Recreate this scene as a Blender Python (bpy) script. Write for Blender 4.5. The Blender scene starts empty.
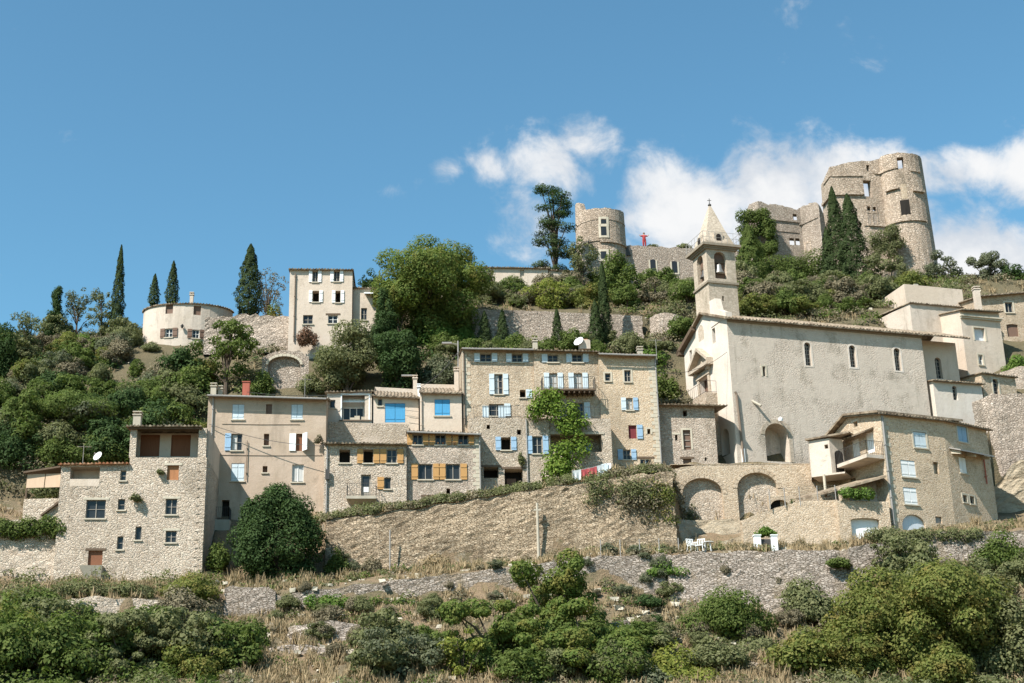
import bpy, bmesh, math, random
import numpy as np
from mathutils import Vector, noise as mn
from mathutils.bvhtree import BVHTree
R = math.radians
random.seed(7); rng = np.random.default_rng(7)
scene = bpy.context.scene
COL = scene.collection

# ------------------------------------------------------------------ camera
FPX, CX, CY, TH = 1422.0, 400.0, 341.5, R(18.5)
cs, sn = math.cos(TH), math.sin(TH)
cam_d = bpy.data.cameras.new('camera'); cam = bpy.data.objects.new('camera', cam_d); COL.objects.link(cam)
cam.location = (0, 0, 0); cam.rotation_euler = (R(90) + TH, 0, 0)
cam_d.sensor_width = 36; cam_d.lens = FPX / 1024 * 36; cam_d.shift_x = (512 - CX) / 1024
cam_d.clip_start = .5; cam_d.clip_end = 20000
scene.camera = cam

def ray(px, py):
    xc, yc = (px - CX) / FPX, (CY - py) / FPX
    return Vector((xc, cs - yc * sn, sn + yc * cs))
def at(px, py, Y):
    "world point at distance Y along the view's heading that the photo shows at px, py"
    r = ray(px, py); return r * (Y / r.y)
def mpp(px, py, Y):
    return Y / ray(px, py).y / FPX

# ------------------------------------------------------------------ scene settings
scene.view_settings.view_transform = 'Standard'; scene.view_settings.look = 'None'
scene.view_settings.gamma = 1; scene.view_settings.use_curve_mapping = False
scene.view_settings.exposure = EXPOSURE = 1.05
scene.cycles.use_denoising = True
scene.cycles.max_bounces = 5; scene.cycles.diffuse_bounces = 3; scene.cycles.glossy_bounces = 2
scene.cycles.transmission_bounces = 3; scene.cycles.caustics_reflective = False; scene.cycles.caustics_refractive = False
SUN_TO = Vector((-.60, -.52, .90)).normalized()
sd = bpy.data.lights.new('sun', 'SUN'); so = bpy.data.objects.new('sun', sd); COL.objects.link(so)
sd.energy = 4.4; sd.angle = R(.5); sd.color = (1, .962, .905)
so.rotation_euler = (-SUN_TO).to_track_quat('-Z', 'Y').to_euler(); so.location = (-60, -60, 120)

# ------------------------------------------------------------------ node helpers
class NT:
    def __init__(s, tree): s.t = tree; s.n = tree.nodes; s.l = tree.links
    def new(s, typ, **kw):
        n = s.n.new(typ)
        for k, v in kw.items(): setattr(n, k, v)
        return n
    def set(s, sock, v):
        if hasattr(v, 'is_output') or isinstance(v, bpy.types.NodeSocket): s.l.new(v, sock)
        else: sock.default_value = v
    def math(s, op, a, b=0.0, c=0.0, clamp=False):
        n = s.n.new('ShaderNodeMath'); n.operation = op; n.use_clamp = clamp
        s.set(n.inputs[0], a); s.set(n.inputs[1], b); s.set(n.inputs[2], c); return n.outputs[0]
    def vmath(s, op, a, b=(0, 0, 0)):
        n = s.n.new('ShaderNodeVectorMath'); n.operation = op
        s.set(n.inputs[0], a); s.set(n.inputs[1], b); return n.outputs[0]
    def mix(s, f, a, b, blend='MIX'):
        n = s.n.new('ShaderNodeMix'); n.data_type = 'RGBA'; n.blend_type = blend
        s.set(n.inputs[0], f)
        for i, v in ((6, a), (7, b)):
            if isinstance(v, (tuple, list)) and len(v) == 3: v = (*v, 1)
            s.set(n.inputs[i], v)
        return n.outputs[2]
    def noise(s, vec, scale, detail=4, rough=.55, dist=0.0, color=False):
        n = s.n.new('ShaderNodeTexNoise'); s.set(n.inputs['Vector'], vec)
        n.inputs['Scale'].default_value = scale; n.inputs['Detail'].default_value = detail
        n.inputs['Roughness'].default_value = rough; n.inputs['Distortion'].default_value = dist
        return n.outputs['Color' if color else 'Fac']
    def ramp(s, f, stops):
        n = s.n.new('ShaderNodeValToRGB'); e = n.color_ramp.elements
        while len(e) > 1: e.remove(e[-1])
        for i, (p, c) in enumerate(stops):
            el = e[0] if i == 0 else e.new(p)
            el.position = p
            el.color = (*c, 1) if isinstance(c, (tuple, list)) else (c, c, c, 1)
        s.set(n.inputs[0], f); return n.outputs[0]
    def sstep(s, v, lo, hi):
        n = s.n.new('ShaderNodeMapRange'); n.interpolation_type = 'SMOOTHSTEP'
        s.set(n.inputs[0], v); n.inputs[1].default_value = lo; n.inputs[2].default_value = hi
        return n.outputs[0]
    def scale(s, vec, xyz):
        n = s.n.new('ShaderNodeMapping'); s.set(n.inputs[0], vec); n.inputs['Scale'].default_value = xyz; return n.outputs[0]

def new_mat(name):
    m = bpy.data.materials.new(name); m.use_nodes = True
    nt = NT(m.node_tree); nt.n.clear()
    out = nt.new('ShaderNodeOutputMaterial'); b = nt.new('ShaderNodeBsdfPrincipled')
    nt.l.new(b.outputs[0], out.inputs[0])
    pos = nt.new('ShaderNodeNewGeometry').outputs['Position']
    b.inputs['Specular IOR Level'].default_value = .15
    return m, nt, b, out, pos
def bump(nt, b, h, strength, dist):
    n = nt.new('ShaderNodeBump'); n.inputs['Strength'].default_value = strength; n.inputs['Distance'].default_value = dist
    nt.set(n.inputs['Height'], h); nt.l.new(n.outputs[0], b.inputs['Normal'])

def cool(c): return (min(.9, c[0] * 1.03), c[1], min(.9, c[2] * 1.075))
def stone(name, dark, mid, light, mortar, k=3.2, joint=.07, bmp=.9, dist=.09, squash=1.7, weather=(.16, .13, .09), wamt=.35, render=None, ramt=0.0, streak=.15):
    """rubble masonry: one stone per voronoi cell, pale joints, weathering; RENDER covers part of it where RAMT > 0"""
    dark, mid, light, mortar = map(cool, (dark, mid, light, mortar)); lerp = lambda a, b_, t: tuple(x + (y - x) * t for x, y in zip(a, b_)); dark = lerp(dark, mid, .3); light = lerp(light, mid, .12); bmp *= .82; render = cool(render) if render else None
    m, nt, b, out, pos = new_mat(name)
    d = nt.noise(pos, 2.2, 2, color=True)
    v = nt.vmath('ADD', pos, nt.scale(d, (.22, .22, .18)))
    v = nt.scale(v, (k, k, k * squash))
    k2 = nt.scale(v, (2.1, 2.1, 2.3))
    v3 = nt.new('ShaderNodeTexVoronoi'); nt.set(v3.inputs['Vector'], k2); v3.inputs['Scale'].default_value = 1
    v1 = nt.new('ShaderNodeTexVoronoi'); nt.set(v1.inputs['Vector'], v); v1.inputs['Scale'].default_value = 1
    v2 = nt.new('ShaderNodeTexVoronoi', feature='DISTANCE_TO_EDGE'); nt.set(v2.inputs['Vector'], v); v2.inputs['Scale'].default_value = 1
    sep = nt.new('ShaderNodeSeparateColor'); nt.l.new(v1.outputs['Color'], sep.inputs[0])
    sep3 = nt.new('ShaderNodeSeparateColor'); nt.l.new(v3.outputs['Color'], sep3.inputs[0])
    pick = nt.sstep(nt.noise(pos, 1.3, 2), .46, .54)
    c = nt.ramp(nt.mix(pick, sep.outputs[0], sep3.outputs[0]), [(0, dark), (.42, mid), (1, light)])
    fine = nt.noise(pos, 9, 5, .65)
    c = nt.mix(.5, c, nt.ramp(fine, [(.3, .35), (.7, .75)]), 'OVERLAY')
    edge = nt.sstep(v2.outputs[0], joint * .2, joint * 2.2)
    c = nt.mix(edge, mortar, c)
    w = nt.sstep(nt.noise(nt.scale(pos, (1, 1, .45)), .55, 6, .65), .48, .72)
    c = nt.mix(nt.math('MULTIPLY', w, wamt), c, weather)
    stv = nt.sstep(nt.noise(nt.scale(pos, (1.6, 1.6, .13)), 1.0, 6, .68), .54, .74)
    c = nt.mix(nt.math('MULTIPLY', stv, streak), c, weather)
    big = nt.noise(pos, .3, 3)
    c = nt.mix(.35, c, nt.ramp(big, [(.3, .38), (.7, .66)]), 'OVERLAY')
    h = nt.math('ADD', nt.math('MULTIPLY', edge, nt.math('ADD', nt.math('MULTIPLY', sep.outputs[1], .6), .5)), nt.math('MULTIPLY', fine, .6))
    if render:
        r = nt.sstep(nt.noise(pos, .42, 5, .6), .62 - ramt * .5, .74 - ramt * .5)
        rc = nt.mix(nt.noise(pos, 2.5, 6, .7), tuple(x * .74 for x in render), tuple(min(.9, x * 1.2) for x in render))
        c = nt.mix(r, c, rc)
        c = nt.mix(nt.math('MULTIPLY', stv, streak), c, weather)
        h = nt.math('ADD', nt.math('MULTIPLY', h, nt.math('SUBTRACT', 1, nt.math('MULTIPLY', r, .75))), nt.math('MULTIPLY', r, .9))
    nt.set(b.inputs['Base Color'], c); b.inputs['Roughness'].default_value = .92
    bump(nt, b, h, bmp, dist)
    return m

def plaster(name, base, alt, stain, samt=.4, bmp=.4, streak=.5):
    base, alt, stain = map(cool, (base, alt, stain))
    m, nt, b, out, pos = new_mat(name)
    c = nt.mix(nt.sstep(nt.noise(pos, .5, 6, .62), .35, .68), base, alt)
    st = nt.noise(nt.scale(pos, (1.2, 1.2, .22)), .9, 6, .68)
    c = nt.mix(nt.math('MULTIPLY', nt.sstep(st, .5, .76), samt), c, stain)
    bl = nt.noise(pos, 1.4, 6, .7)
    c = nt.mix(nt.math('MULTIPLY', nt.sstep(bl, .56, .74), samt * .8), c, stain)
    f = nt.noise(pos, 14, 4, .7)
    c = nt.mix(.35, c, nt.ramp(f, [(.3, .38), (.7, .64)]), 'OVERLAY')
    nt.set(b.inputs['Base Color'], c); b.inputs['Roughness'].default_value = .9
    bump(nt, b, nt.math('ADD', nt.math('MULTIPLY', f, .5), nt.noise(pos, 3.5, 5, .6)), bmp, .06)
    return m

def plain(name, col, rough=.6, var=.18, scale=6, spec=.2, metal=0, streak=(1, 1, .2)):
    m, nt, b, out, pos = new_mat(name)
    f = nt.noise(nt.scale(pos, streak), scale, 4, .65)
    c = nt.mix(f, tuple(x * (1 - var * 1.6) for x in col), tuple(min(.92, x * (1 + var * 1.2)) for x in col))
    nt.set(b.inputs['Base Color'], c); b.inputs['Roughness'].default_value = rough; b.inputs['Metallic'].default_value = metal
    b.inputs['Specular IOR Level'].default_value = spec
    return m

def tile_mat(name, cols):
    m, nt, b, out, pos = new_mat(name)
    v = nt.new('ShaderNodeTexVoronoi'); nt.set(v.inputs['Vector'], nt.scale(pos, (3.6, 2.6, 2.6))); v.inputs['Scale'].default_value = 1
    sep = nt.new('ShaderNodeSeparateColor'); nt.l.new(v.outputs['Color'], sep.inputs[0])
    c = nt.ramp(sep.outputs[0], [(0, cols[0]), (.5, cols[1]), (1, cols[2])])
    c = nt.mix(nt.math('MULTIPLY', nt.sstep(nt.noise(pos, 1.6, 6, .7), .5, .7), .55), c, (.09, .08, .065))
    nt.set(b.inputs['Base Color'], c); b.inputs['Roughness'].default_value = .9
    bump(nt, b, nt.noise(pos, 7, 4), .5, .05)
    return m

def leaf_mat(name, c1, c2, trans=.28, c3=None):
    m, nt, b, out, pos = new_mat(name)
    geo = nt.new('ShaderNodeNewGeometry')
    rnd = geo.outputs['Random Per Island']
    c = nt.mix(rnd, c1, c2)
    if c3: c = nt.mix(nt.sstep(nt.noise(pos, .9, 3), .5, .68), c, c3)
    c = nt.mix(.45, c, nt.ramp(nt.noise(pos, .7, 3), [(.3, .36), (.7, .64)]), 'OVERLAY')
    nt.set(b.inputs['Base Color'], c); b.inputs['Roughness'].default_value = .7; b.inputs['Specular IOR Level'].default_value = .08
    tr = nt.new('ShaderNodeBsdfTranslucent'); nt.set(tr.inputs[0], nt.mix(.5, c, nt.mix(1, c, (1.0, 1.25, .45), 'MULTIPLY')))
    mx = nt.new('ShaderNodeMixShader'); mx.inputs[0].default_value = trans
    nt.l.new(b.outputs[0], mx.inputs[1]); nt.l.new(tr.outputs[0], mx.inputs[2]); nt.l.new(mx.outputs[0], out.inputs[0])
    return m

M = {}
M['stone_pale'] = stone('pale rubble stone', (.27, .21, .14), (.44, .36, .25), (.58, .50, .37), (.50, .43, .32), k=4.2, bmp=1, dist=.09)
M['stone_warm'] = stone('warm rubble stone', (.24, .175, .10), (.40, .31, .195), (.54, .45, .31), (.47, .39, .27), k=5.2, bmp=.8, dist=.06)
M['stone_gold'] = stone('golden squared stone', (.29, .205, .115), (.45, .345, .21), (.56, .455, .305), (.50, .41, .28), k=5.6, bmp=.7, dist=.05, squash=1.4)
M['stone_old'] = stone('greyish rubble stone', (.21, .165, .115), (.37, .30, .215), (.53, .455, .345), (.42, .36, .27), k=4.6, bmp=.95, dist=.08, wamt=.55, streak=.3)
M['stone_mixed'] = stone('rubble stone under old render', (.22, .17, .11), (.38, .31, .21), (.52, .45, .33), (.44, .38, .28), k=4.8, render=(.45, .38, .28), ramt=.22)
M['stone_grey'] = stone('dry stone walling', (.155, .125, .09), (.30, .255, .195), (.45, .395, .31), (.15, .122, .085), k=3.7, joint=.06, bmp=1, dist=.08, squash=2.7, weather=(.24, .185, .12), wamt=.7)
M['stone_terrace'] = stone('tawny dry stone walling', (.18, .132, .076), (.36, .28, .172), (.50, .41, .272), (.15, .112, .066), k=4.4, joint=.045, bmp=1, dist=.1, squash=2.4, weather=(.15, .11, .07), wamt=.65)
M['stone_castle'] = stone('castle ashlar', (.22, .165, .11), (.41, .33, .23), (.54, .45, .335), (.33, .265, .185), k=3.4, bmp=1, dist=.1, squash=1.6, weather=(.15, .12, .085), wamt=.7, streak=.35)
M['stone_ruin'] = stone('ruined rubble', (.22, .18, .13), (.36, .30, .22), (.50, .43, .33), (.28, .23, .17), k=4, bmp=1, dist=.09, weather=(.15, .13, .1), wamt=.5)
def rock_mat(name, a, b_, c_):
    m, nt, b, out, pos = new_mat(name)
    n1 = nt.noise(nt.scale(pos, (1, 1, 1.8)), .6, 8, .65, .6); n2 = nt.noise(nt.scale(pos, (1, 1, 2.2)), 3, 7, .7)
    c = nt.ramp(n1, [(.3, a), (.5, b_), (.72, c_)]); c = nt.mix(.55, c, nt.ramp(n2, [(.3, .3), (.7, .72)]), 'OVERLAY')
    nt.set(b.inputs['Base Color'], c); b.inputs['Roughness'].default_value = .95
    bump(nt, b, nt.math('ADD', nt.math('MULTIPLY', n1, 1.4), n2), 1, .3); return m
M['rock'] = rock_mat('pale bedrock', (.27, .21, .14), (.43, .35, .245), (.52, .445, .335))
M['tan'] = plaster('tan render', (.40, .315, .215), (.455, .365, .26), (.24, .19, .13), .62)
M['beige'] = plaster('beige render', (.50, .42, .305), (.545, .465, .35), (.28, .23, .16), .55)
M['pale'] = plaster('pale old render', (.52, .455, .35), (.45, .385, .285), (.24, .2, .145), .7)
M['cream'] = plaster('cream render', (.58, .525, .42), (.53, .47, .36), (.38, .32, .235), .4)
M['church'] = stone('church side render', (.31, .26, .19), (.45, .385, .29), (.55, .48, .37), (.47, .405, .305), k=5, joint=.1, bmp=.5, dist=.05, weather=(.2, .17, .125), wamt=.7, render=(.50, .435, .33), ramt=.36, streak=.42)
M['ashlar'] = stone('dressed pale stone', (.33, .275, .195), (.395, .335, .24), (.45, .385, .28), (.345, .29, .205), k=2.6, joint=.03, bmp=.35, dist=.05, squash=1.5, weather=(.19, .155, .105), wamt=.65, streak=.35)
M['trim'] = plain('worn stone trim', (.50, .44, .34), .9, .2)
M['trim_dark'] = plain('darker stone trim', (.26, .215, .16), .9, .25)  # darker tone than the plain trim, for cornices and string course
M['red_curtain'] = plain('dark red curtain', (.17, .035, .04), .85, .2)
M['tile'] = tile_mat('sun bleached canal tiles', [(.13, .095, .065), (.215, .165, .115), (.31, .25, .18)])
M['tile_red'] = tile_mat('terracotta canal tiles', [(.30, .12, .06), (.42, .19, .10), (.46, .28, .17)])
M['wood'] = plain('weathered timber', (.13, .09, .06), .85, .3, 5)
M['rust'] = plain('rust brown planks', (.20, .085, .045), .75, .3, 7, streak=(4, 4, .3))
M['orange'] = plain('ochre orange shutters', (.46, .255, .095), .6, .2, 7, streak=(4, 4, .3))
M['hatch'] = plain('worn orange brown hatch', (.36, .16, .07), .7, .25, 6)
M['blue'] = plain('bright blue shutters', (.07, .29, .50), .55, .2, 6, streak=(4, 4, .3))
M['sky_blue'] = plain('powder blue shutters', (.29, .42, .545), .6, .3, 6, streak=(4, 4, .3))
M['white_blue'] = plain('faded blue white shutters', (.54, .61, .64), .6, .24, 6, streak=(4, 4, .3))
M['white'] = plain('white paint', (.74, .74, .72), .6, .08)
M['bluegrey'] = plain('pale blue grey paint', (.58, .61, .64), .6, .12)
M['brown'] = plain('brown shutters', (.17, .105, .075), .7, .25, 6, streak=(4, 4, .3))
M['dark'] = plain('painted interior shade', (.022, .018, .015), .95, .3)  # near-black colour standing in for the shade of unlit space behind openings
M['glass'] = plain('window glass', (.025, .028, .03), .12, .3, 1.5, spec=.3)
M['frame'] = plain('grey window frame', (.28, .25, .21), .7)
M['frame_white'] = plain('white window frame', (.68, .67, .63), .6, .08)
M['curtain'] = plain('lace curtain', (.50, .49, .46), .9, .2, 9)
M['redcloth'] = plain('red cloth', (.34, .05, .05), .9, .2)
M['pinkcloth'] = plain('faded red cloth', (.55, .11, .11), .9, .15)
M['iron'] = plain('dark iron', (.055, .05, .045), .6, .3, spec=.4)
M['zinc'] = plain('zinc pipe', (.28, .26, .235), .5, .2, spec=.4)
M['copper'] = plain('dull brown pipe', (.20, .15, .11), .6, .2)
M['concrete'] = plain('concrete', (.42, .37, .29), .95, .2, 3)
M['brick'] = plain('red painted brick', (.36, .11, .075), .85, .2)
M['awning'] = plain('sand coloured awning', (.50, .36, .25), .9, .1)
M['dish'] = plain('white dish', (.72, .72, .70), .5, .06)
M['bronze'] = plain('bell bronze', (.30, .28, .25), .45, .3, metal=.6, spec=.5)
M['bark'] = plain('bark', (.10, .075, .055), .95, .35, 8)
M['skin'] = plain('skin', (.45, .27, .19), .6, .1)

# foliage
M['l_dark'] = leaf_mat('dark evergreen leaves', (.032, .058, .019), (.066, .102, .034), .3)
M['l_cypress'] = leaf_mat('cypress foliage', (.026, .042, .014), (.054, .074, .026), .14)
M['l_mid'] = leaf_mat('mid green leaves', (.068, .102, .024), (.142, .172, .048), .38)
M['l_bright'] = leaf_mat('bright green leaves', (.085, .15, .028), (.165, .235, .056), .4)
M['l_olive'] = leaf_mat('olive leaves', (.11, .122, .052), (.20, .20, .095), .35)
M['l_ochre'] = leaf_mat('turning ochre green leaves', (.098, .128, .03), (.20, .20, .058), .38, (.20, .165, .05))
M['l_tree'] = leaf_mat('late summer leaves', (.08, .125, .028), (.17, .20, .052), .4, (.185, .17, .045))
M['l_yellow'] = leaf_mat('yellow green leaves', (.14, .175, .035), (.255, .25, .06), .4)
M['l_brown'] = leaf_mat('brown dry scrub', (.125, .105, .065), (.215, .182, .115), .2)
M['l_redbrown'] = leaf_mat('withered red brown leaves', (.13, .068, .04), (.22, .125, .08), .15)
M['l_grey'] = leaf_mat('grey green leaves', (.09, .105, .06), (.165, .17, .10), .32)
M['l_vine'] = leaf_mat('fresh vine leaves', (.105, .175, .028), (.215, .275, .055), .4)
M['l_straw'] = leaf_mat('straw', (.22, .16, .09), (.39, .295, .175), .2)

# ------------------------------------------------------------------ mesh builder
class MB:
    def __init__(s): s.v = []; s.f = []
    def poly(s, *pts):
        i = len(s.v); s.v.extend([tuple(p) for p in pts]); s.f.append(tuple(range(i, i + len(pts))))
    def hexa(s, p):            # p: 8 corners, bottom 4 then top 4
        i = len(s.v); s.v.extend([tuple(q) for q in p])
        for f in ((0, 3, 2, 1), (4, 5, 6, 7), (0, 1, 5, 4), (1, 2, 6, 5), (2, 3, 7, 6), (3, 0, 4, 7)): s.f.append(tuple(i + k for k in f))
    def box(s, c, d, rz=0.0):
        ca, sa = math.cos(rz), math.sin(rz); x, y, z = d[0] / 2, d[1] / 2, d[2] / 2
        f = lambda a, b, e: (c[0] + a * ca - b * sa, c[1] + a * sa + b * ca, c[2] + e)
        s.hexa([f(-x, -y, -z), f(x, -y, -z), f(x, y, -z), f(-x, y, -z), f(-x, -y, z), f(x, -y, z), f(x, y, z), f(-x, y, z)])
    def tube(s, pts, radii, n=6, cap=True):
        pts = [Vector(p) for p in pts]
        if not hasattr(radii, '__len__'): radii = [radii] * len(pts)
        rings = []
        for k, p in enumerate(pts):
            t = (pts[min(k + 1, len(pts) - 1)] - pts[max(k - 1, 0)])
            if t.length < 1e-6: t = Vector((0, 0, 1))
            t.normalize(); a = t.orthogonal().normalized() if k == 0 else (rings_a - t * rings_a.dot(t)).normalized()
            rings_a = a; b = t.cross(a); i0 = len(s.v)
            for j in range(n):
                an = 2 * math.pi * j / n; s.v.append(tuple(p + (a * math.cos(an) + b * math.sin(an)) * radii[k]))
            rings.append(i0)
        for k in range(len(rings) - 1):
            for j in range(n):
                j2 = (j + 1) % n; s.f.append((rings[k] + j, rings[k] + j2, rings[k + 1] + j2, rings[k + 1] + j))
        if cap:
            s.f.append(tuple(rings[0] + j for j in range(n))[::-1]); s.f.append(tuple(rings[-1] + j for j in range(n)))
    def lathe(s, c, prof, n=16):
        i0 = len(s.v)
        for r, z in prof:
            for j in range(n):
                a = 2 * math.pi * j / n; s.v.append((c[0] + r * math.cos(a), c[1] + r * math.sin(a), c[2] + z))
        for k in range(len(prof) - 1):
            for j in range(n):
                j2 = (j + 1) % n; s.f.append((i0 + k * n + j, i0 + k * n + j2, i0 + (k + 1) * n + j2, i0 + (k + 1) * n + j))
        s.f.append(tuple(i0 + j for j in range(n))[::-1]); s.f.append(tuple(i0 + (len(prof) - 1) * n + j for j in range(n)))
    def build(s, name, mat, parent=None, smooth=False):
        me = bpy.data.meshes.new(name)
        off = Vector(parent.matrix_offset if hasattr(parent, 'matrix_offset') else root_loc(parent)) if parent else Vector((0, 0, 0))
        me.from_pydata([tuple(Vector(v) - off) for v in s.v], [], s.f); me.update()
        if smooth: me.shade_smooth()
        me.materials.append(M[mat] if isinstance(mat, str) else mat)
        o = bpy.data.objects.new(name, me); COL.objects.link(o)
        if parent: o.parent = parent
        return o
def root_loc(o):
    while o.parent: o = o.parent
    return o.location
def tag(o, label, cat, group=None, kind=None):
    if label: o['label'] = label
    if cat: o['category'] = cat
    if group: o['group'] = group
    if kind: o['kind'] = kind
    return o
def thing(name, label, cat, loc, group=None):
    o = bpy.data.objects.new(name, None); COL.objects.link(o); o.location = loc; o.empty_display_size = .3
    return tag(o, label, cat, group)
def set_origin(o, p):
    "move the origin of a single-mesh thing to p"
    p = Vector(p); me = o.data; n = len(me.vertices); a = np.empty(n * 3, 'f'); me.vertices.foreach_get('co', a)
    a = a.reshape(-1, 3) - np.array(p, 'f'); me.vertices.foreach_set('co', a.ravel()); me.update(); o.location = p; return o

def lin(prof):
    "piecewise linear function from [(s, value), ...] or a constant"
    if not isinstance(prof, (list, tuple)): return lambda s: prof
    xs = [p[0] for p in prof]; ys = [p[1] for p in prof]
    def f(s):
        if s <= xs[0]: return ys[0]
        for i in range(len(xs) - 1):
            if s <= xs[i + 1]:
                t = (s - xs[i]) / max(1e-9, xs[i + 1] - xs[i]); return ys[i] + (ys[i + 1] - ys[i]) * t
        return ys[-1]
    return f

class Strip:
    """an upright wall surface along a plan polyline; s runs along it, z is height, d is depth behind the face"""
    def __init__(self, pts, batter=0.0, zref=0.0, flip=False, closed=False):
        self.p = [Vector((q[0], q[1])) for q in pts]; self.cum = [0.0]; self.batter = batter; self.zref = zref
        for a, b in zip(self.p, self.p[1:]): self.cum.append(self.cum[-1] + (b - a).length)
        self.L = self.cum[-1]; seg = []
        for a, b in zip(self.p, self.p[1:]):
            t = (b - a).normalized(); n = Vector((t.y, -t.x)); seg.append(-n if flip else n)
        self.seg = seg; self.n = []
        for i in range(len(self.p)):
            a = seg[max(i - 1, 0)]; b = seg[min(i, len(seg) - 1)]
            if closed and i in (0, len(self.p) - 1): a, b = seg[-1], seg[0]
            self.n.append((a + b).normalized())
        self.holes = []
    def P(self, s, z, d=0.0):
        i = 0
        while i < len(self.cum) - 2 and s > self.cum[i + 1]: i += 1
        t = (s - self.cum[i]) / (self.cum[i + 1] - self.cum[i])
        q = self.p[i].lerp(self.p[i + 1], t); n = self.n[i].lerp(self.n[i + 1], max(0, min(1, t)))
        q = q + n * (self.batter * (self.zref - z) - d)
        return Vector((q.x, q.y, z))
    def hit(self, px, py):
        r = ray(px, py); best = None
        for i, (a, b) in enumerate(zip(self.p, self.p[1:])):
            n = self.seg[i]; den = n.x * r.x + n.y * r.y
            if den > -1e-4: continue
            t = n.dot(a) / den
            for _ in range(3 if self.batter else 0):
                t = (n.dot(a) + self.batter * (self.zref - r.z * t)) / den
            q = Vector((r.x * t, r.y * t)); u = (q - a).dot((b - a).normalized()) / (b - a).length
            e = max(0, -u, u - 1)
            if best is None or e < best[0]: best = (e, self.cum[i] + u * (b - a).length, r.z * t)
        return best[1], best[2]
    def rect(self, x0, y0, x1, y1):
        xm, ym = (x0 + x1) / 2, (y0 + y1) / 2
        a = self.hit(x0, ym)[0]; b = self.hit(x1, ym)[0]
        t = self.hit(xm, y0)[1]; c = self.hit(xm, y1)[1]
        return min(a, b), max(a, b), min(t, c), max(t, c)
    def hole(self, s0, s1, z0, z1, depth=.25, rise=0.0):
        self.holes.append((s0, s1, z0, z1, depth, rise))
    def box(self, mb, s0, s1, z0, z1, d0, d1):
        P = self.P; mb.hexa([P(s0, z0, d0), P(s1, z0, d0), P(s1, z0, d1), P(s0, z0, d1), P(s0, z1, d0), P(s1, z1, d0), P(s1, z1, d1), P(s0, z1, d1)])
    def build(self, mb, z0, top, thick=None, ds=50.0, rag=0.0, seed=0.0):
        f0, f1 = lin(z0), lin(top)
        ft = (lambda s: f1(s) + rag * (mn.noise((s * .9 + seed, seed, 0)) + .7 * mn.noise((s * 2.7 + seed, 5, 0)) + .5 * (1 if mn.noise((s * 1.9, seed + 9, 0)) > .12 else 0))) if rag else f1
        S = set(self.cum) | {0.0, self.L}
        for pr in (z0, top):
            if isinstance(pr, (list, tuple)): S |= {q[0] for q in pr if 0 < q[0] < self.L}
        for h in self.holes: S |= {h[0], h[1]}
        n = int(self.L / ds)
        S |= {self.L * k / (n + 1) for k in range(1, n + 1)}
        S = sorted(x for x in S if -1e-6 <= x <= self.L + 1e-6)
        S = [x for i, x in enumerate(S) if i == 0 or x - S[i - 1] > 1e-4]
        Z = sorted({h[2] for h in self.holes} | {h[3] for h in self.holes}); Z = [-1e6] + Z + [1e6]
        P = self.P
        for a, b in zip(S, S[1:]):
            for zl, zh in zip(Z, Z[1:]):
                sm = (a + b) / 2
                la, lb = (max(f0(x), min(zl, ft(x))) for x in (a, b)); ha, hb = (max(f0(x), min(zh, ft(x))) for x in (a, b))
                if ha - la < 1e-4 and hb - lb < 1e-4: continue
                zm = (la + lb + ha + hb) / 4
                if any(h[0] < sm < h[1] and h[2] < zm < h[3] for h in self.holes): continue
                mb.poly(P(a, la), P(b, lb), P(b, hb), P(a, ha))
                if thick: mb.poly(P(b, lb, thick), P(a, la, thick), P(a, ha, thick), P(b, hb, thick))
            if thick: mb.poly(P(a, ft(a)), P(b, ft(b)), P(b, ft(b), thick), P(a, ft(a), thick))
        if thick:
            for x in (0.0, self.L): mb.poly(P(x, f0(x)), P(x, f0(x), thick), P(x, ft(x), thick), P(x, ft(x)))
        for (s0, s1, za, zb, dep, rise) in self.holes:
            dd = thick or dep; zs = zb - rise; sm = (s0 + s1) / 2; hw = (s1 - s0) / 2
            mb.poly(P(s0, za), P(s1, za), P(s1, za, dd), P(s0, za, dd))
            mb.poly(P(s0, za), P(s0, za, dd), P(s0, zs, dd), P(s0, zs)); mb.poly(P(s1, za, dd), P(s1, za), P(s1, zs), P(s1, zs, dd))
            if rise <= 0: mb.poly(P(s0, zb), P(s0, zb, dd), P(s1, zb, dd), P(s1, zb))
            else:
                N = 12; A = [(sm - hw * math.cos(math.pi * k / N), zs + rise * math.sin(math.pi * k / N)) for k in range(N + 1)]
                for k in range(N):
                    (a1, b1), (a2, b2) = A[k], A[k + 1]
                    mb.poly(P(a1, b1), P(a1, b1, dd), P(a2, b2, dd), P(a2, b2))
                    cnr = s0 if k < N / 2 else s1
                    mb.poly(P(cnr, zb), P(a1, b1), P(a2, b2))
                    if thick: mb.poly(P(cnr, zb, dd), P(a2, b2, dd), P(a1, b1, dd))
                mb.poly(P(s0, zb), P(sm, zb), P(sm, zb - .001))

def arch_plate(mb, st, s0, s1, za, zb, rise, d):
    zs = zb - rise; sm = (s0 + s1) / 2; hw = (s1 - s0) / 2; P = st.P
    if rise <= 0: mb.poly(P(s0, za, d), P(s1, za, d), P(s1, zb, d), P(s0, zb, d)); return
    mb.poly(*([P(s0, za, d), P(s1, za, d)] + [P(sm + hw * math.cos(math.pi * k / 12), zs + rise * math.sin(math.pi * k / 12), d) for k in range(13)]))

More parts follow.
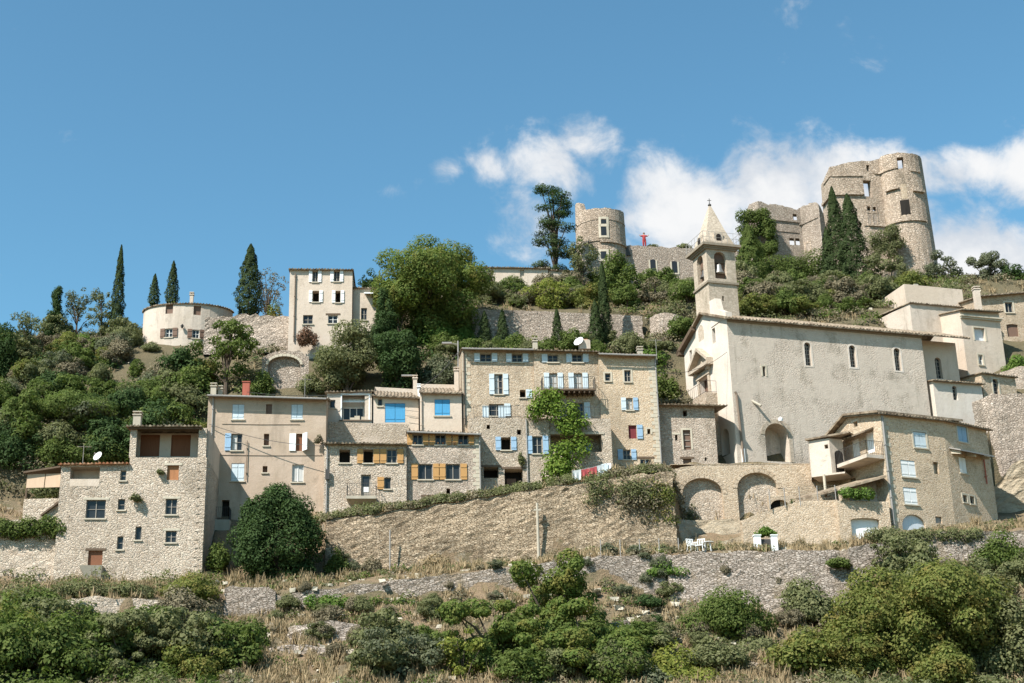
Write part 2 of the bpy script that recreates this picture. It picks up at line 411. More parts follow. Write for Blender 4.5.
def roof_sheet(mb, st, s0, s1, zfun, d0, dz0, d1, dz1, period=.27, amp=.045, thick=.1):
    "one slope of canal tiles over a strip: from depth d0 (height zfun + dz0) to depth d1 (zfun + dz1)"
    n = max(6, int((s1 - s0) / period * 6)); P = st.P
    T0, T1, B0, B1 = [], [], [], []
    for k in range(n + 1):
        s = s0 + (s1 - s0) * k / n; r = amp * math.cos(2 * math.pi * s / period) + .03 * mn.noise((s * 2.1, d0, 3)) + .06 * mn.noise((s * .33, d0 * .1, 8)); z = zfun(s)
        T0.append(P(s, z + dz0 + r, d0 + .04 * mn.noise((s * 3.3, 1, 2)))); T1.append(P(s, z + dz1 + r, d1)); B0.append(P(s, z + dz0 - thick, d0 + .03)); B1.append(P(s, z + dz1 - thick, d1))
    for k in range(n):
        mb.poly(T0[k], T0[k + 1], T1[k + 1], T1[k]); mb.poly(B0[k + 1], B0[k], B1[k], B1[k + 1])
        mb.poly(B0[k], B0[k + 1], T0[k + 1], T0[k]); mb.poly(T1[k], T1[k + 1], B1[k + 1], B1[k])
    for k in (0, n): mb.poly(B0[k], T0[k], T1[k], B1[k])

class House:
    def __init__(s, name, label, cat, loc, group=None):
        s.root = thing(name, label, cat, loc, group); s.w = {}; s.faces = []
    def wall(s, mat): return s.w.setdefault(mat, MB())
    def face(s, st, z0, top, mat, **kw): s.faces.append((st, z0, top, mat, kw)); return st
    def block(s, a, b, base, dep, mat, pitch=.2, back_top=None, z_top=None, side_mat=None):
        """a, b: (px, py, Y) of the two top front corners; base: py of the foot at a"""
        A, B = at(*a), at(*b); z0 = at(a[0], base, a[2]).z - 1.0
        zA, zB = (A.z, B.z) if z_top is None else z_top
        st = Strip([A.xy, B.xy]); L = st.L; n = st.seg[0]
        bA = A.xy - n * dep; bB = B.xy - n * dep
        s.face(st, z0, [(0, zA), (L, zB)], mat)
        rise = dep * pitch
        s.face(Strip([bA, A.xy]), z0, [(0, zA + rise), (dep, zA)], side_mat or mat)
        s.face(Strip([B.xy, bB]), z0, [(0, zB), (dep, zB + rise)], side_mat or mat)
        s.face(Strip([bB, bA]), z0, [(0, zB + rise), (L, zA + rise)], mat)
        st.zA, st.zB, st.z0, st.dep, st.pitch = zA, zB, z0, dep, pitch
        st.top = lin([(0, zA), (L, zB)])
        return st
    def roof(s, st, over=.45, side=.18, mat='tile', lift=.1, run=None, pitch=None, name='roof', s0=None, s1=None):
        mb = MB(); p = st.pitch if pitch is None else pitch; run = run or st.dep
        a = -side if s0 is None else s0; b = st.L + side if s1 is None else s1
        zf = lambda q: st.zA + (st.zB - st.zA) * q / st.L
        roof_sheet(mb, st, a, b, zf, -over, lift - over * p, run + .1, lift + run * p)
        return mb.build(name, mat, s.root)
    def win(s, st, x0, y0, x1, y1, kind='glass', shut='', smat='white_blue', sw=None, rise=0.0, sill=True, sur=False, bars=(1, 1), fmat='frame', depth=None, mat=None, name=None, curtain=0, lintel=False):
        a, b, c, d = st.rect(x0, y0, x1, y1)
        if rise: rise = (b - a) / 2 * rise
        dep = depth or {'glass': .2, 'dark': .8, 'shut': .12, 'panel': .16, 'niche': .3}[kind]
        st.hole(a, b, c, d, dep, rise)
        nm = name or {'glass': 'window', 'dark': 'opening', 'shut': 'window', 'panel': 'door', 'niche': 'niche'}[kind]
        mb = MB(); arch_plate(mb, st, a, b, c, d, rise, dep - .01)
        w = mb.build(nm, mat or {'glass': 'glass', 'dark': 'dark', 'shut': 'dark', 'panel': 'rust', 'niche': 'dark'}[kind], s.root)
        if kind == 'glass' and bars:
            f = MB(); t = .055; e = dep - .07
            for (p0, p1, q0, q1) in ((a, a + t, c, d - rise), (b - t, b, c, d - rise), (a + t, b - t, c, c + t), (a + t, b - t, d - t - rise, d - rise)): st.box(f, p0, p1, q0, q1, e, dep - .015)
            for k in range(1, bars[0] + 1):
                x = a + (b - a) * k / (bars[0] + 1); st.box(f, x - .03, x + .03, c + t, d - t - rise * .1, e + .005, dep - .015)
            for k in range(1, bars[1] + 1):
                z = c + (d - rise - c) * k / (bars[1] + 1); st.box(f, a + t, b - t, z - .018, z + .018, e + .012, dep - .015)
            f.build('frame', fmat, w)
        if curtain:
            f = MB(); n = 8; wd = (b - a) * .46
            for q0 in ((a + .05, b - .05 - wd) if curtain == 2 else (a + .05,)):
                for k in range(n):
                    u0, u1 = q0 + wd * k / n, q0 + wd * (k + 1) / n; e0, e1 = (dep - .03 - .012 * (k % 2), dep - .03 - .012 * ((k + 1) % 2))
                    f.poly(st.P(u0, c + .1, e0), st.P(u1, c + .1, e1), st.P(u1, d - .06 - rise, e1), st.P(u0, d - .06 - rise, e0))
            f.build('curtain', 'curtain', w)
        if kind == 'shut':
            m = (a + b) / 2
            for u0, u1 in ((a + .01, m - .012), (m + .012, b - .01)):
                f = MB(); st.box(f, u0, u1, c + .02, d - .02, .03, .085)
                for q in (.2, .8): st.box(f, u0 + .03, u1 - .03, c + (d - c) * q - .05, c + (d - c) * q + .05, .01, .03)
                f.build('shutter', smat, w)
        if sill and kind != 'panel':
            f = MB(); st.box(f, a - .1, b + .1, c - .09, c, -.09, .05); f.build('sill', 'trim', w)
        if sur:
            f = MB(); t = .13
            st.box(f, a - t, a, c, d + t, -.03, .02); st.box(f, b, b + t, c, d + t, -.03, .02); st.box(f, a, b, d, d + t, -.03, .02)
            f.build('surround', 'trim', w)
        if lintel:
            f = MB(); st.box(f, a - .22, b + .22, d, d + .16, -.025, .02); f.build('lintel', 'wood' if lintel == 2 else 'trim', w)
        wid = st.rect(x0, y0, x0 + sw, y1)[1] - st.rect(x0, y0, x0 + sw, y1)[0] if sw else (b - a) * .5
        for k, side in enumerate(shut):
            f = MB(); u0, u1 = (a - wid - .03, a - .03) if side == 'L' else (b + .03, b + wid + .03)
            st.box(f, u0, u1, c - .02, d + .02, -.075, -.03)
            for q in (.2, .8): st.box(f, u0 + .03, u1 - .03, c + (d - c) * q - .05, c + (d - c) * q + .05, -.1, -.075)
            f.build('shutter', smat[k] if isinstance(smat, (list, tuple)) else smat, w)
        return w
    def finish(s):
        for st, z0, top, mat, kw in s.faces: st.build(s.wall(mat), z0, top, **kw)
        first = True
        for mat, mb in s.w.items():
            mb.build('wall', mat, s.root)
        return s.root
    def pipe(s, st, px, py0, py1, r=.055, mat='zinc', name='drainpipe'):
        a = st.hit(px, py0); b = st.hit(px + (py1 - py0) * (px - 400) / 4300, py1); mb = MB()
        mb.tube([st.P(a[0], a[1], -.1), st.P(a[0], b[1], -.1)], r, 7)
        k = b[1] + .5
        while k < a[1]: st.box(mb, a[0] - r - .02, a[0] + r + .02, k, k + .05, -.1 - r - .012, 0); k += 1.9
        return mb.build(name, mat, s.root)
    def quoins(s, st, end, z0, z1, mat='trim', d=-.02):
        mb = MB(); z = z0; k = 0; n = 0
        while z < z1:
            h = .3 + .08 * mn.noise((z * 3, end, 4)); w_ = (.62 if k % 2 else .38) + .08 * mn.noise((z, 3, end))
            a, b = (0.004, w_) if end == 0 else (st.L - w_, st.L - .004)
            st.box(mb, a, b, z, min(z + h - .03, z1), d, .05); z += h; k += 1
        return mb.build('quoins', mat, s.root)
    def gutter(s, st, over, drop=.12, r=.07):
        mb = MB(); n = 6; mb.tube([st.P(st.L * k / n, st.zA + (st.zB - st.zA) * k / n - drop - .02 * mn.noise((k, st.L, 1)), -over - .06) for k in range(n + 1)], r, 6); return mb.build('gutter', 'zinc', s.root)
    def chimney(s, px, py0, py1, wpx, Y, mat='concrete', pots=1):
        t, bpt = at(px, py0, Y) - Vector((0, 0, .3)), at(px, py1, Y); w = wpx * mpp(px, py0, Y); mb = MB()
        mb.box((t.x, Y, (t.z + bpt.z) / 2 - .5), (w, w, t.z - bpt.z + 1))
        mb.box((t.x, Y, t.z + .04), (w + .12, w + .12, .08))
        for dx in (-.35, .35):
            for dy in (-.35, .35): mb.box((t.x + dx * w, Y + dy * w, t.z + .15), (.09, .09, .16))
        mb.box((t.x, Y, t.z + .26), (w + .1, w + .1, .07))
        return mb.build('chimney', mat, s.root)
    def railing(s, st, s0, s1, z, h=.95, d0=0.0, d1=-.9, step=.14, name='railing', r=.012, sides=True, mat='iron'):
        mb = MB(); P = st.P
        runs = [((s0, d1), (s1, d1))]
        if sides: runs += [((s0, d0), (s0, d1)), ((s1, d0), (s1, d1))]
        for (a, da), (b, db) in runs:
            for zz in (z + .08, z + h): mb.tube([P(a, zz, da), P(b, zz, db)], r * 1.5, 4)
            L = abs(a - b) + abs(da - db); n = max(1, int(L / step))
            for k in range(n + 1): q = k / n; mb.tube([P(a + (b - a) * q, z, da + (db - da) * q), P(a + (b - a) * q, z + h, da + (db - da) * q)], r if 0 < k < n else r * 1.8, 4)
        return mb.build(name, mat, s.root)
# ------------------------------------------------------------------ sky
w = bpy.data.worlds.new('World'); scene.world = w; w.use_nodes = True
nt = NT(w.node_tree); nt.n.clear()
out = nt.new('ShaderNodeOutputWorld'); bg = nt.new('ShaderNodeBackground'); nt.l.new(bg.outputs[0], out.inputs[0])
sky = nt.new('ShaderNodeTexSky'); sky.sky_type = 'NISHITA'; sky.sun_disc = False
sky.sun_elevation = math.asin(SUN_TO.z); sky.sun_rotation = math.atan2(SUN_TO.x, SUN_TO.y)
sky.air_density = 1.0; sky.dust_density = .6; sky.ozone_density = 1.6; sky.altitude = 400
dirv = nt.new('ShaderNodeTexCoord').outputs['Generated']
sx = nt.new('ShaderNodeSeparateXYZ'); nt.l.new(dirv, sx.inputs[0])
yy = nt.math('MAXIMUM', sx.outputs[1], .02)
A = nt.math('DIVIDE', sx.outputs[0], yy); B = nt.math('DIVIDE', sx.outputs[2], yy)
# cumulus banks: centre and half-size in pixels of the photograph turned into directions of the sky
BANKS = [(700, 215, 85, 70, 1), (770, 190, 80, 62, 1), (690, 165, 40, 24, .55), (840, 185, 75, 58, 1), (925, 172, 40, 36, .8), (975, 163, 62, 34, .85), (1040, 175, 55, 60, 1), (960, 255, 130, 54, 1), (830, 250, 160, 60, 1), (680, 262, 60, 40, .9), (905, 158, 50, 26, .75), (1120, 200, 110, 80, 1),
         (540, 165, 60, 42, .9), (592, 142, 50, 30, .8), (525, 220, 44, 66, .85), (500, 168, 42, 36, .7), (455, 168, 30, 20, .38), (378, 198, 24, 14, .36), (795, 18, 44, 40, .36), (850, 35, 40, 44, .34), (640, 150, 46, 28, .45), (-220, 250, 180, 60, .9), (1420, 150, 200, 90, .9)]
cv = nt.new('ShaderNodeCombineXYZ'); nt.set(cv.inputs[0], A); nt.set(cv.inputs[1], B)
wob = nt.noise(cv.outputs[0], 9, 5, .6, color=True)
wv = nt.vmath('ADD', cv.outputs[0], nt.vmath('MULTIPLY', nt.vmath('SUBTRACT', wob, (.5, .5, .5)), (.05, .045, 0)))
s2 = nt.new('ShaderNodeSeparateXYZ'); nt.l.new(wv, s2.inputs[0]); A2, B2 = s2.outputs[0], s2.outputs[1]
field = None
for px, py, rx, ry, amp in BANKS:
    c = at(px, py, 1); ra = abs(at(px + rx, py, 1).x - c.x); rb = abs(at(px, py - ry, 1).z - c.z)
    u = nt.math('MULTIPLY', nt.math('SUBTRACT', A2, c.x), 1 / ra); v = nt.math('MULTIPLY', nt.math('SUBTRACT', B2, c.z), 1 / rb)
    g = nt.math('EXPONENT', nt.math('MULTIPLY', nt.math('ADD', nt.math('MULTIPLY', u, u), nt.math('MULTIPLY', v, v)), -1.0))
    g = nt.math('MULTIPLY', g, amp); field = g if field is None else nt.math('MAXIMUM', field, g)
fb = nt.noise(cv.outputs[0], 17, 10, .62, .3)
fb2 = nt.noise(cv.outputs[0], 6, 4, .5)
dens = nt.math('ADD', field, nt.math('ADD', nt.math('MULTIPLY', nt.math('SUBTRACT', fb, .5), 1.8), nt.math('MULTIPLY', nt.math('SUBTRACT', fb2, .5), .35)))
mask = nt.sstep(dens, .30, .78)
mask = nt.math('MULTIPLY', mask, nt.math('GREATER_THAN', sx.outputs[1], .05))
shade = nt.sstep(nt.math('ADD', nt.math('MULTIPLY', nt.noise(cv.outputs[0], 11, 7, .58), 1.0), nt.math('MULTIPLY', dens, .16)), .48, .76)
CLOUD = 4.9
cc = nt.mix(shade, (CLOUD * .70, CLOUD * .745, CLOUD * .81), (CLOUD, CLOUD, CLOUD * 1.0))
skyc = nt.mix(1, sky.outputs[0], (.635, .98, .945), 'MULTIPLY')
nt.set(bg.inputs[0], nt.mix(nt.math('MULTIPLY', mask, nt.math('ADD', .65, nt.math('MULTIPLY', nt.sstep(dens, .45, 1.0), .32))), skyc, cc)); bg.inputs[1].default_value = .095

# ------------------------------------------------------------------ terrain: contour lines lofted into one sheet
def ln(d): ks = sorted(d); return ks, [d[k][0] for k in ks], [d[k][1] for k in ks]
LINES = [ln(x) for x in (
    {0: (690, 76)},
    {0: (662, 83), 500: (662, 83), 700: (655, 83), 1000: (650, 83)},
    {-60: (640, 89.5), 60: (636, 89.5), 130: (632, 89.5), 165: (620, 91), 208: (620, 91.8), 330: (606, 91.8), 480: (592, 91.8), 600: (585, 91.8), 690: (600, 91.8), 840: (605, 91.8), 870: (588, 91.8), 930: (566, 91.8), 980: (560, 91.8), 1080: (556, 91.8)},
    {-60: (602, 90.0), 60: (600, 90.0), 130: (598, 90), 165: (600, 91.5), 208: (601, 92.3), 330: (588, 92.3), 480: (571, 92.3), 600: (556, 92.3), 690: (553, 92.3), 840: (551, 92.3), 870: (545, 92.3), 980: (532, 92.3), 1080: (528, 92.3)},
    {-60: (577, 98.0), 50: (579, 98.0), 62: (582, 96.4), 130: (582, 96.4), 205: (580, 96.4), 230: (578, 97.5), 330: (576, 98.9), 480: (566, 98.9), 600: (554, 98.9), 690: (549, 98.9), 836: (546, 97.6), 890: (540, 97), 980: (528, 99), 1080: (524, 99)},
    {-60: (522, 98.9), 50: (522, 98.9), 66: (574, 98.4), 205: (574, 98.4), 214: (524, 103.4), 318: (522, 103.4), 330: (521, 99.8), 480: (499, 99.6), 600: (480, 99.6), 668: (472, 99.8), 684: (530, 103.6), 700: (527, 103.8), 836: (522, 103.4), 850: (515, 100), 900: (512, 101.5), 975: (512, 104), 990: (510, 107.6), 1100: (500, 107.6)},
    {-60: (502, 103), 60: (502, 104), 130: (496, 105), 208: (516, 104.6), 330: (513, 104.8), 480: (493, 106.6), 600: (469, 107.4), 668: (466, 107), 690: (464, 104.6), 836: (464, 104.6), 850: (490, 103), 900: (480, 104), 975: (470, 106), 990: (425, 108.2), 1100: (405, 108.2)})]
LZ = 7                                     # then one line 5 m further back and 1 m higher (inside the houses)
UP = [ln(x) for x in (
    {-60: (432, 111), 60: (432, 111), 130: (425, 113), 208: (402, 115), 330: (388, 117), 480: (356, 118), 600: (356, 118), 690: (345, 120), 840: (322, 123), 960: (318, 124), 985: (348, 119.5), 1100: (350, 119.5)},
    {-60: (386, 118), 60: (384, 118), 130: (378, 120), 208: (362, 122), 330: (350, 122), 480: (344, 124), 640: (343, 124), 700: (318, 125.5), 840: (312, 127), 960: (298, 128), 985: (322, 126), 1100: (322, 126)},
    {-60: (352, 128), 60: (350, 128), 130: (346, 126), 208: (346, 126), 290: (346, 124), 360: (338, 126), 480: (313, 125), 640: (316, 125), 700: (300, 128), 840: (290, 134), 980: (282, 133), 1100: (278, 133)},
    {-60: (338, 136), 60: (336, 136), 130: (334, 136), 208: (330, 136), 330: (318, 136), 420: (292, 139), 480: (281, 141), 600: (284, 144), 690: (286, 144.6), 760: (286, 146), 840: (284, 147), 910: (282, 147), 980: (280, 145), 1080: (284, 140), 1300: (300, 136)})]
PX = np.concatenate([np.arange(-380, 1421, 5.0)])
def smooth(a, n=3):
    k = np.ones(n) / n; return np.convolve(np.pad(a, (n // 2, n // 2), 'edge'), k, 'valid')
def line_pts(L, sm=3):
    py = smooth(np.interp(PX, L[0], L[1]), sm); Y = smooth(np.interp(PX, L[0], L[2]), sm)
    xc = (PX - CX) / FPX; yc = (CY - py) / FPX; ry = cs - yc * sn; rz = sn + yc * cs
    return np.stack([xc / ry * Y, Y, rz / ry * Y], 1)
K = [line_pts(L, 1) for L in LINES]
back = K[-1].copy(); back[:, 1] += 5; back[:, 2] += 1; back[:, 0] *= (back[:, 1] / K[-1][:, 1]); K.append(back)
K += [line_pts(L, 9) for L in UP]
def off(P, dy, dz=None, z=None, fx=1.0):
    q = P.copy(); q[:, 1] = q[:, 1] + dy; q[:, 2] = q[:, 2] + dz if dz is not None else z; q[:, 0] *= fx; return q
front = [off(K[0], -4, -.8), off(K[0], -22, z=-.9), off(K[0], -50, z=-1.7), off(K[0], -150, z=-2.2), off(K[0], -3000, z=-4, fx=8)]
behind = [off(K[-1], 8, .2), off(K[-1], 22, -5), off(K[-1], 60, -26), off(K[-1], 260, z=0, fx=1.4), off(K[-1], 5000, z=-5, fx=20)]
ALL = front[::-1] + K + behind; NF = len(front)
grid = []; SEG = []
for k in range(len(ALL) - 1):
    a, b = ALL[k], ALL[k + 1]; inner = NF - 1 <= k <= NF + len(K) - 1
    dist = np.median(np.linalg.norm(b - a, axis=1)); n = max(1, min(22, int(dist / .55))) if inner else 3
    for j in range(n): grid.append(a + (b - a) * (j / n)); SEG.append((k - NF, j / n))
grid.append(ALL[-1]); SEG.append((99, 0))
G = np.stack(grid)                         # rows x cols x 3
for i in range(G.shape[0]):
    kk = SEG[i][0]
    if -1 <= kk <= 12:
        for j in range(G.shape[1]):
            p = G[i, j]; q = Vector((p[0], p[1], p[2] * .6))
            nz = mn.noise(q * .35) * .30 + mn.noise(q * 1.1) * .16
            if SEG[i] in ((2, 0.0), (3, 0.0), (5, 0.0)): nz *= .3
            G[i, j, 2] += nz; G[i, j, 1] += mn.noise(q * .8 + Vector((9, 9, 9))) * .16
def side_cols(G, sgn):
    e = G[:, -1 if sgn > 0 else 0]
    return [np.stack([e[:, 0] + sgn * dx, e[:, 1], np.where(e[:, 2] > 0, e[:, 2] * f, e[:, 2])], 1) for dx, f in ((40, .85), (120, .5), (400, .12), (4000, .0))]
cols = side_cols(G, -1)[::-1]; colsR = side_cols(G, 1)
G = np.concatenate([np.stack(cols, 1), G, np.stack(colsR, 1)], 1)
nr, nc = G.shape[:2]
ids = np.arange(nr * nc).reshape(nr, nc)
quads = np.stack([ids[:-1, :-1], ids[:-1, 1:], ids[1:, 1:], ids[1:, :-1]], -1).reshape(-1, 4)
def np_mesh(name, V, Q):
    me = bpy.data.meshes.new(name); n, f = len(V), len(Q); k = Q.shape[1]
    me.vertices.add(n); me.vertices.foreach_set('co', np.ascontiguousarray(V, 'f').ravel())
    me.loops.add(f * k); me.loops.foreach_set('vertex_index', np.ascontiguousarray(Q, 'i').ravel())
    me.polygons.add(f); me.polygons.foreach_set('loop_start', np.arange(0, f * k, k, dtype='i'))
    try: me.polygons.foreach_set('loop_total', np.full(f, k, 'i'))
    except Exception: pass
    me.update(calc_edges=True); me.validate(); return me
m, gn, b, out, pos = new_mat('hillside earth and dry grass')
a1 = gn.noise(pos, .28, 6, .62); a2 = gn.noise(pos, 1.7, 6, .7); a3 = gn.noise(pos, 9, 4, .7)
c = gn.mix(gn.sstep(a1, .42, .6), (.24, .17, .105), (.165, .13, .078))
c = gn.mix(gn.math('MULTIPLY', gn.sstep(a2, .52, .66), .75), c, (.105, .105, .05))
c = gn.mix(gn.math('MULTIPLY', gn.sstep(gn.noise(pos, .8, 5, .7), .58, .68), .7), c, (.33, .28, .21))
sp_ = gn.new('ShaderNodeSeparateXYZ'); gn.l.new(pos, sp_.inputs[0])
c = gn.mix(gn.math('MULTIPLY', gn.sstep(gn.math('ADD', sp_.outputs[1], gn.math('MULTIPLY', a1, 8)), 110, 116), .8), c, gn.mix(a2, (.085, .08, .04), (.15, .12, .075)))
c = gn.mix(.5, c, gn.ramp(a3, [(.3, .3), (.7, .72)]), 'OVERLAY')
gn.set(b.inputs['Base Color'], c); b.inputs['Roughness'].default_value = .95
bump(gn, b, gn.math('ADD', a3, a2), 1, .15)
me = np_mesh('hillside', G.reshape(-1, 3), quads); me.materials.append(m)
ground = bpy.data.objects.new('hillside', me); COL.objects.link(ground); ground['kind'] = 'structure'
TREE = BVHTree.FromPolygons([tuple(v) for v in G.reshape(-1, 3)], [tuple(q) for q in quads])
def ground_px(px, py):
    h = TREE.ray_cast(Vector((0, 0, 0)), ray(px, py).normalized()); return h[0]
def ground_z(x, y):
    h = TREE.ray_cast(Vector((x, y, 300)), Vector((0, 0, -1))); return h[0].z if h[0] else 0.0

# ------------------------------------------------------------------ free-standing and retaining walls
def rough_wall(name, label, pts, mat, cat='stone wall', cell=.42, amp=.12, thick=.7, rag=.16, seed=0, sink=.7, batter=.06, level=False):
    "dry stone retaining wall whose face is a jittered grid, so courses bulge and the top edge is broken"
    T = [at(p[0], p[2], p[3]) for p in pts]; Bz = [at(p[0], p[1], p[3]).z - sink for p in pts]
    st = Strip([t.xy for t in T]); f0 = lin([(st.cum[i], Bz[i]) for i in range(len(pts))]); f1 = lin([(st.cum[i], T[i].z) for i in range(len(pts))])
    n = max(2, int(st.L / cell)); H = max(f1(s) - f0(s) for s in st.cum); zlo = min(f0(s) for s in st.cum); zhi = max(f1(s) for s in st.cum) + rag * 1.2; H = zhi - zlo if level else H; m_ = max(2, int(H / (cell * .55)))
    V = []; 
    for j in range(m_ + 1):
        for i in range(n + 1):
            s = st.L * i / n; z0, z1 = f0(s), f1(s); q = Vector((s * 1.3 + seed, j * .61, seed))
            top = z1 + rag * (mn.noise((s * .7 + seed, 1, 2)) + mn.noise((s * 2.9 + seed, 3, 2)))
            z = max(z0, min(top, zlo + (zhi - zlo) * j / m_)) if level else z0 + (top - z0) * j / m_
            d = amp * .5 * mn.noise(Vector((i * 7.31 + seed, j * 5.77, 3.1))) + amp * .9 * mn.noise(q * .2) + batter * (z - z1)
            V.append(st.P(s + .35 * cell * mn.noise(q + Vector((7, 1, 3))), z, d))
    mb = MB(); mb.v = [tuple(v) for v in V]; w_ = n + 1
    mb.f = [(j * w_ + i, j * w_ + i + 1, (j + 1) * w_ + i + 1, (j + 1) * w_ + i) for j in range(m_) for i in range(n)]
    for i in range(n):
        a, c = Vector(V[m_ * w_ + i]), Vector(V[m_ * w_ + i + 1]); sa, sc = st.L * i / n, st.L * (i + 1) / n
        mb.poly(a, c, st.P(sc, c.z - .02, thick), st.P(sa, a.z - .02, thick))
        mb.poly(st.P(sc, c.z - .02, thick), st.P(sc, f0(sc), thick), st.P(sa, f0(sa), thick), st.P(sa, a.z - .02, thick))
    for i, s in ((0, 0.0), (n, st.L)):
        for j in range(m_):
            a, c = Vector(V[j * w_ + i]), Vector(V[(j + 1) * w_ + i]); mb.poly(a, c, st.P(s, c.z, thick), st.P(s, a.z, thick))
    o = mb.build(name, mat); set_origin(o, (st.p[0].x, st.p[0].y, Bz[0])); tag(o, label, cat); return o, st

rough_wall('retaining_wall', 'long tawny dry stone retaining wall under the washing line, topped by straggling weeds', [(326, 578, 520, 99.2), (400, 572, 510, 99.2), (480, 567, 498, 99.2), (540, 560, 489, 99.2), (600, 555, 479, 99.2), (672, 551, 471, 99.2)], 'stone_terrace', seed=1, amp=.2, level=True)
rough_wall('retaining_wall', 'low grey dry stone wall running along the lower edge of the path', [(255, 614, 598, 92), (330, 606, 588, 92), (480, 592, 571, 92), (600, 586, 556, 92), (665, 594, 554, 92)], 'stone_grey', seed=2)
rough_wall('retaining_wall', 'broad grey scree-like stone wall below the white gate pillars', [(666, 594, 554, 91.9), (690, 602, 553, 91.9), (760, 606, 551, 91.9), (850, 604, 550, 91.9), (868, 592, 546, 91.9)], 'stone_grey', seed=3, amp=.16, batter=.25)
rough_wall('retaining_wall', 'stone wall under the garage house, its top hung with ivy', [(848, 592, 549, 91.3), (880, 585, 542, 91.3), (940, 568, 533, 91.5), (1040, 562, 530, 91.6)], 'stone_grey', seed=4)
rough_wall('retaining_wall', 'short pale stone wall below the house with the rust brown loggia doors', [(58, 640, 599, 89.6), (100, 638, 597, 89.6), (165, 634, 600, 90.4)], 'stone_pale', seed=5)
rough_wall('retaining_wall', 'stub of grey wall beside the round dark bush', [(225, 622, 588, 91.9), (268, 616, 586, 91.9), (276, 612, 592, 91.9)], 'stone_grey', seed=6)
rough_wall('retaining_wall', 'rough pale wall under the clipped hedge at the far left', [(-40, 577, 519, 97.8), (20, 577, 520, 97.8), (66, 580, 521, 97.6)], 'stone_pale', seed=7, amp=.16)
rough_wall('rubble_heap', 'collapsed grey stone terrace in the dry grass left of the leafy walnut tree', [(288, 648, 628, 86.5), (330, 648, 620, 86.5), (372, 646, 627, 86.5)], 'stone_grey', 'rubble', seed=8, amp=.3, batter=.5)
rough_wall('rubble_heap', 'tumbled grey stones beside the ivy covered hollow', [(598, 668, 625, 84.5), (625, 668, 620, 84.8), (655, 664, 632, 85)], 'stone_grey', 'rubble', seed=9, amp=.3, batter=.45)
rough_wall('rubble_heap', 'pale broken stone terrace at the foot of the slope, below the rounded green bush', [(714, 700, 664, 80.5), (745, 700, 660, 80.5), (775, 700, 664, 80.5)], 'stone_grey', 'rubble', seed=10, amp=.25, batter=.3)
rough_wall('rubble_heap', 'grey stone terrace remnant below the round clipped bush', [(765, 640, 600, 88.5), (800, 636, 596, 88.8), (850, 632, 600, 89)], 'stone_grey', 'rubble', seed=11, amp=.25, batter=.4)
rough_wall('rubble_heap', 'low outcrop of stones in the middle of the dry grass slope', [(268, 662, 648, 84), (300, 662, 644, 84), (360, 660, 652, 84)], 'stone_grey', 'rubble', seed=12, amp=.25, batter=.4)
# wall with two blind arches under the church
T = [at(671, 470, 103.4), at(700, 464, 103.4), at(840, 464, 103.2)]
AW = Strip([T[0].xy, T[1].xy, T[2].xy])
root = thing('arched_wall', 'stone retaining wall with two tall blind arches below the church', 'stone wall', (T[0].x, T[0].y, T[0].z - 8))
for h in ((683.5, 478, 724, 540), (738.5, 472.5, 779, 536)):
    r = AW.rect(*h); AW.hole(r[0], r[1], r[2] - 3, r[3], .45, (r[1] - r[0]) / 2 * .8)
    mb = MB(); arch_plate(mb, AW, r[0], r[1], r[2] - 3, r[3], (r[1] - r[0]) / 2 * .8, .44); mb.build('arch_infill', 'stone_pale', root)
    mb = MB(); hw = (r[1] - r[0]) / 2; sm = (r[0] + r[1]) / 2; zs = r[3] - hw * .8
    for k in range(13):
        a0, a1 = math.pi * k / 13, math.pi * (k + .9) / 13
        q = lambda a, f: (sm + (hw + f) * math.cos(a), zs + (hw * .8 + f) * math.sin(a))
        (x0, z0), (x1, z1), (x2, z2), (x3, z3) = q(a0, 0), q(a0, .32), q(a1, .32), q(a1, 0)
        P = AW.P; mb.hexa([P(x0, z0, -.04), P(x1, z1, -.04), P(x2, z2, -.04), P(x3, z3, -.04), P(x0, z0, .1), P(x1, z1, .1), P(x2, z2, .1), P(x3, z3, .1)])
    mb.build('arch_ring', 'stone_warm', root)
mb = MB(); AW.build(mb, T[0].z - 9, [(0, T[0].z), (AW.cum[1], T[1].z), (AW.L, T[2].z)], ds=.6, rag=.06); AW.box(mb, 0, AW.L, T[1].z - .05, T[1].z, 0, 1.2)
mb.build('wall', 'stone_warm', root)
# pier at the left end of the arches
rough_wall('bedrock', 'pale sloping bedrock apron under the two blind arches', [(640, 556, 540, 99.6), (665, 556, 522, 100.5), (690, 554, 519, 102), (735, 553, 521, 102.6), (772, 550, 518, 102.6), (800, 549, 515, 102.4), (838, 549, 512, 102)], 'rock', 'rock', seed=15, amp=.5, cell=.7, batter=.55, thick=1.5)
# the yard wall left of the garage
rough_wall('yard_wall', 'tall pale stone yard wall to the left of the white garage door', [(742, 552, 520, 98.6), (775, 552, 508, 98.6), (800, 552, 501, 98.4), (838, 548, 500, 98)], 'stone_warm', seed=16, amp=.05, batter=.02, rag=.03)
rough_wall('stair_wall', 'sloping stone stair parapet climbing towards the white gate pillars', [(706, 553, 547, 99.4), (735, 553, 538, 99.2), (766, 550, 522, 99.1)], 'rock', seed=17, amp=.06, thick=.35, rag=.03)
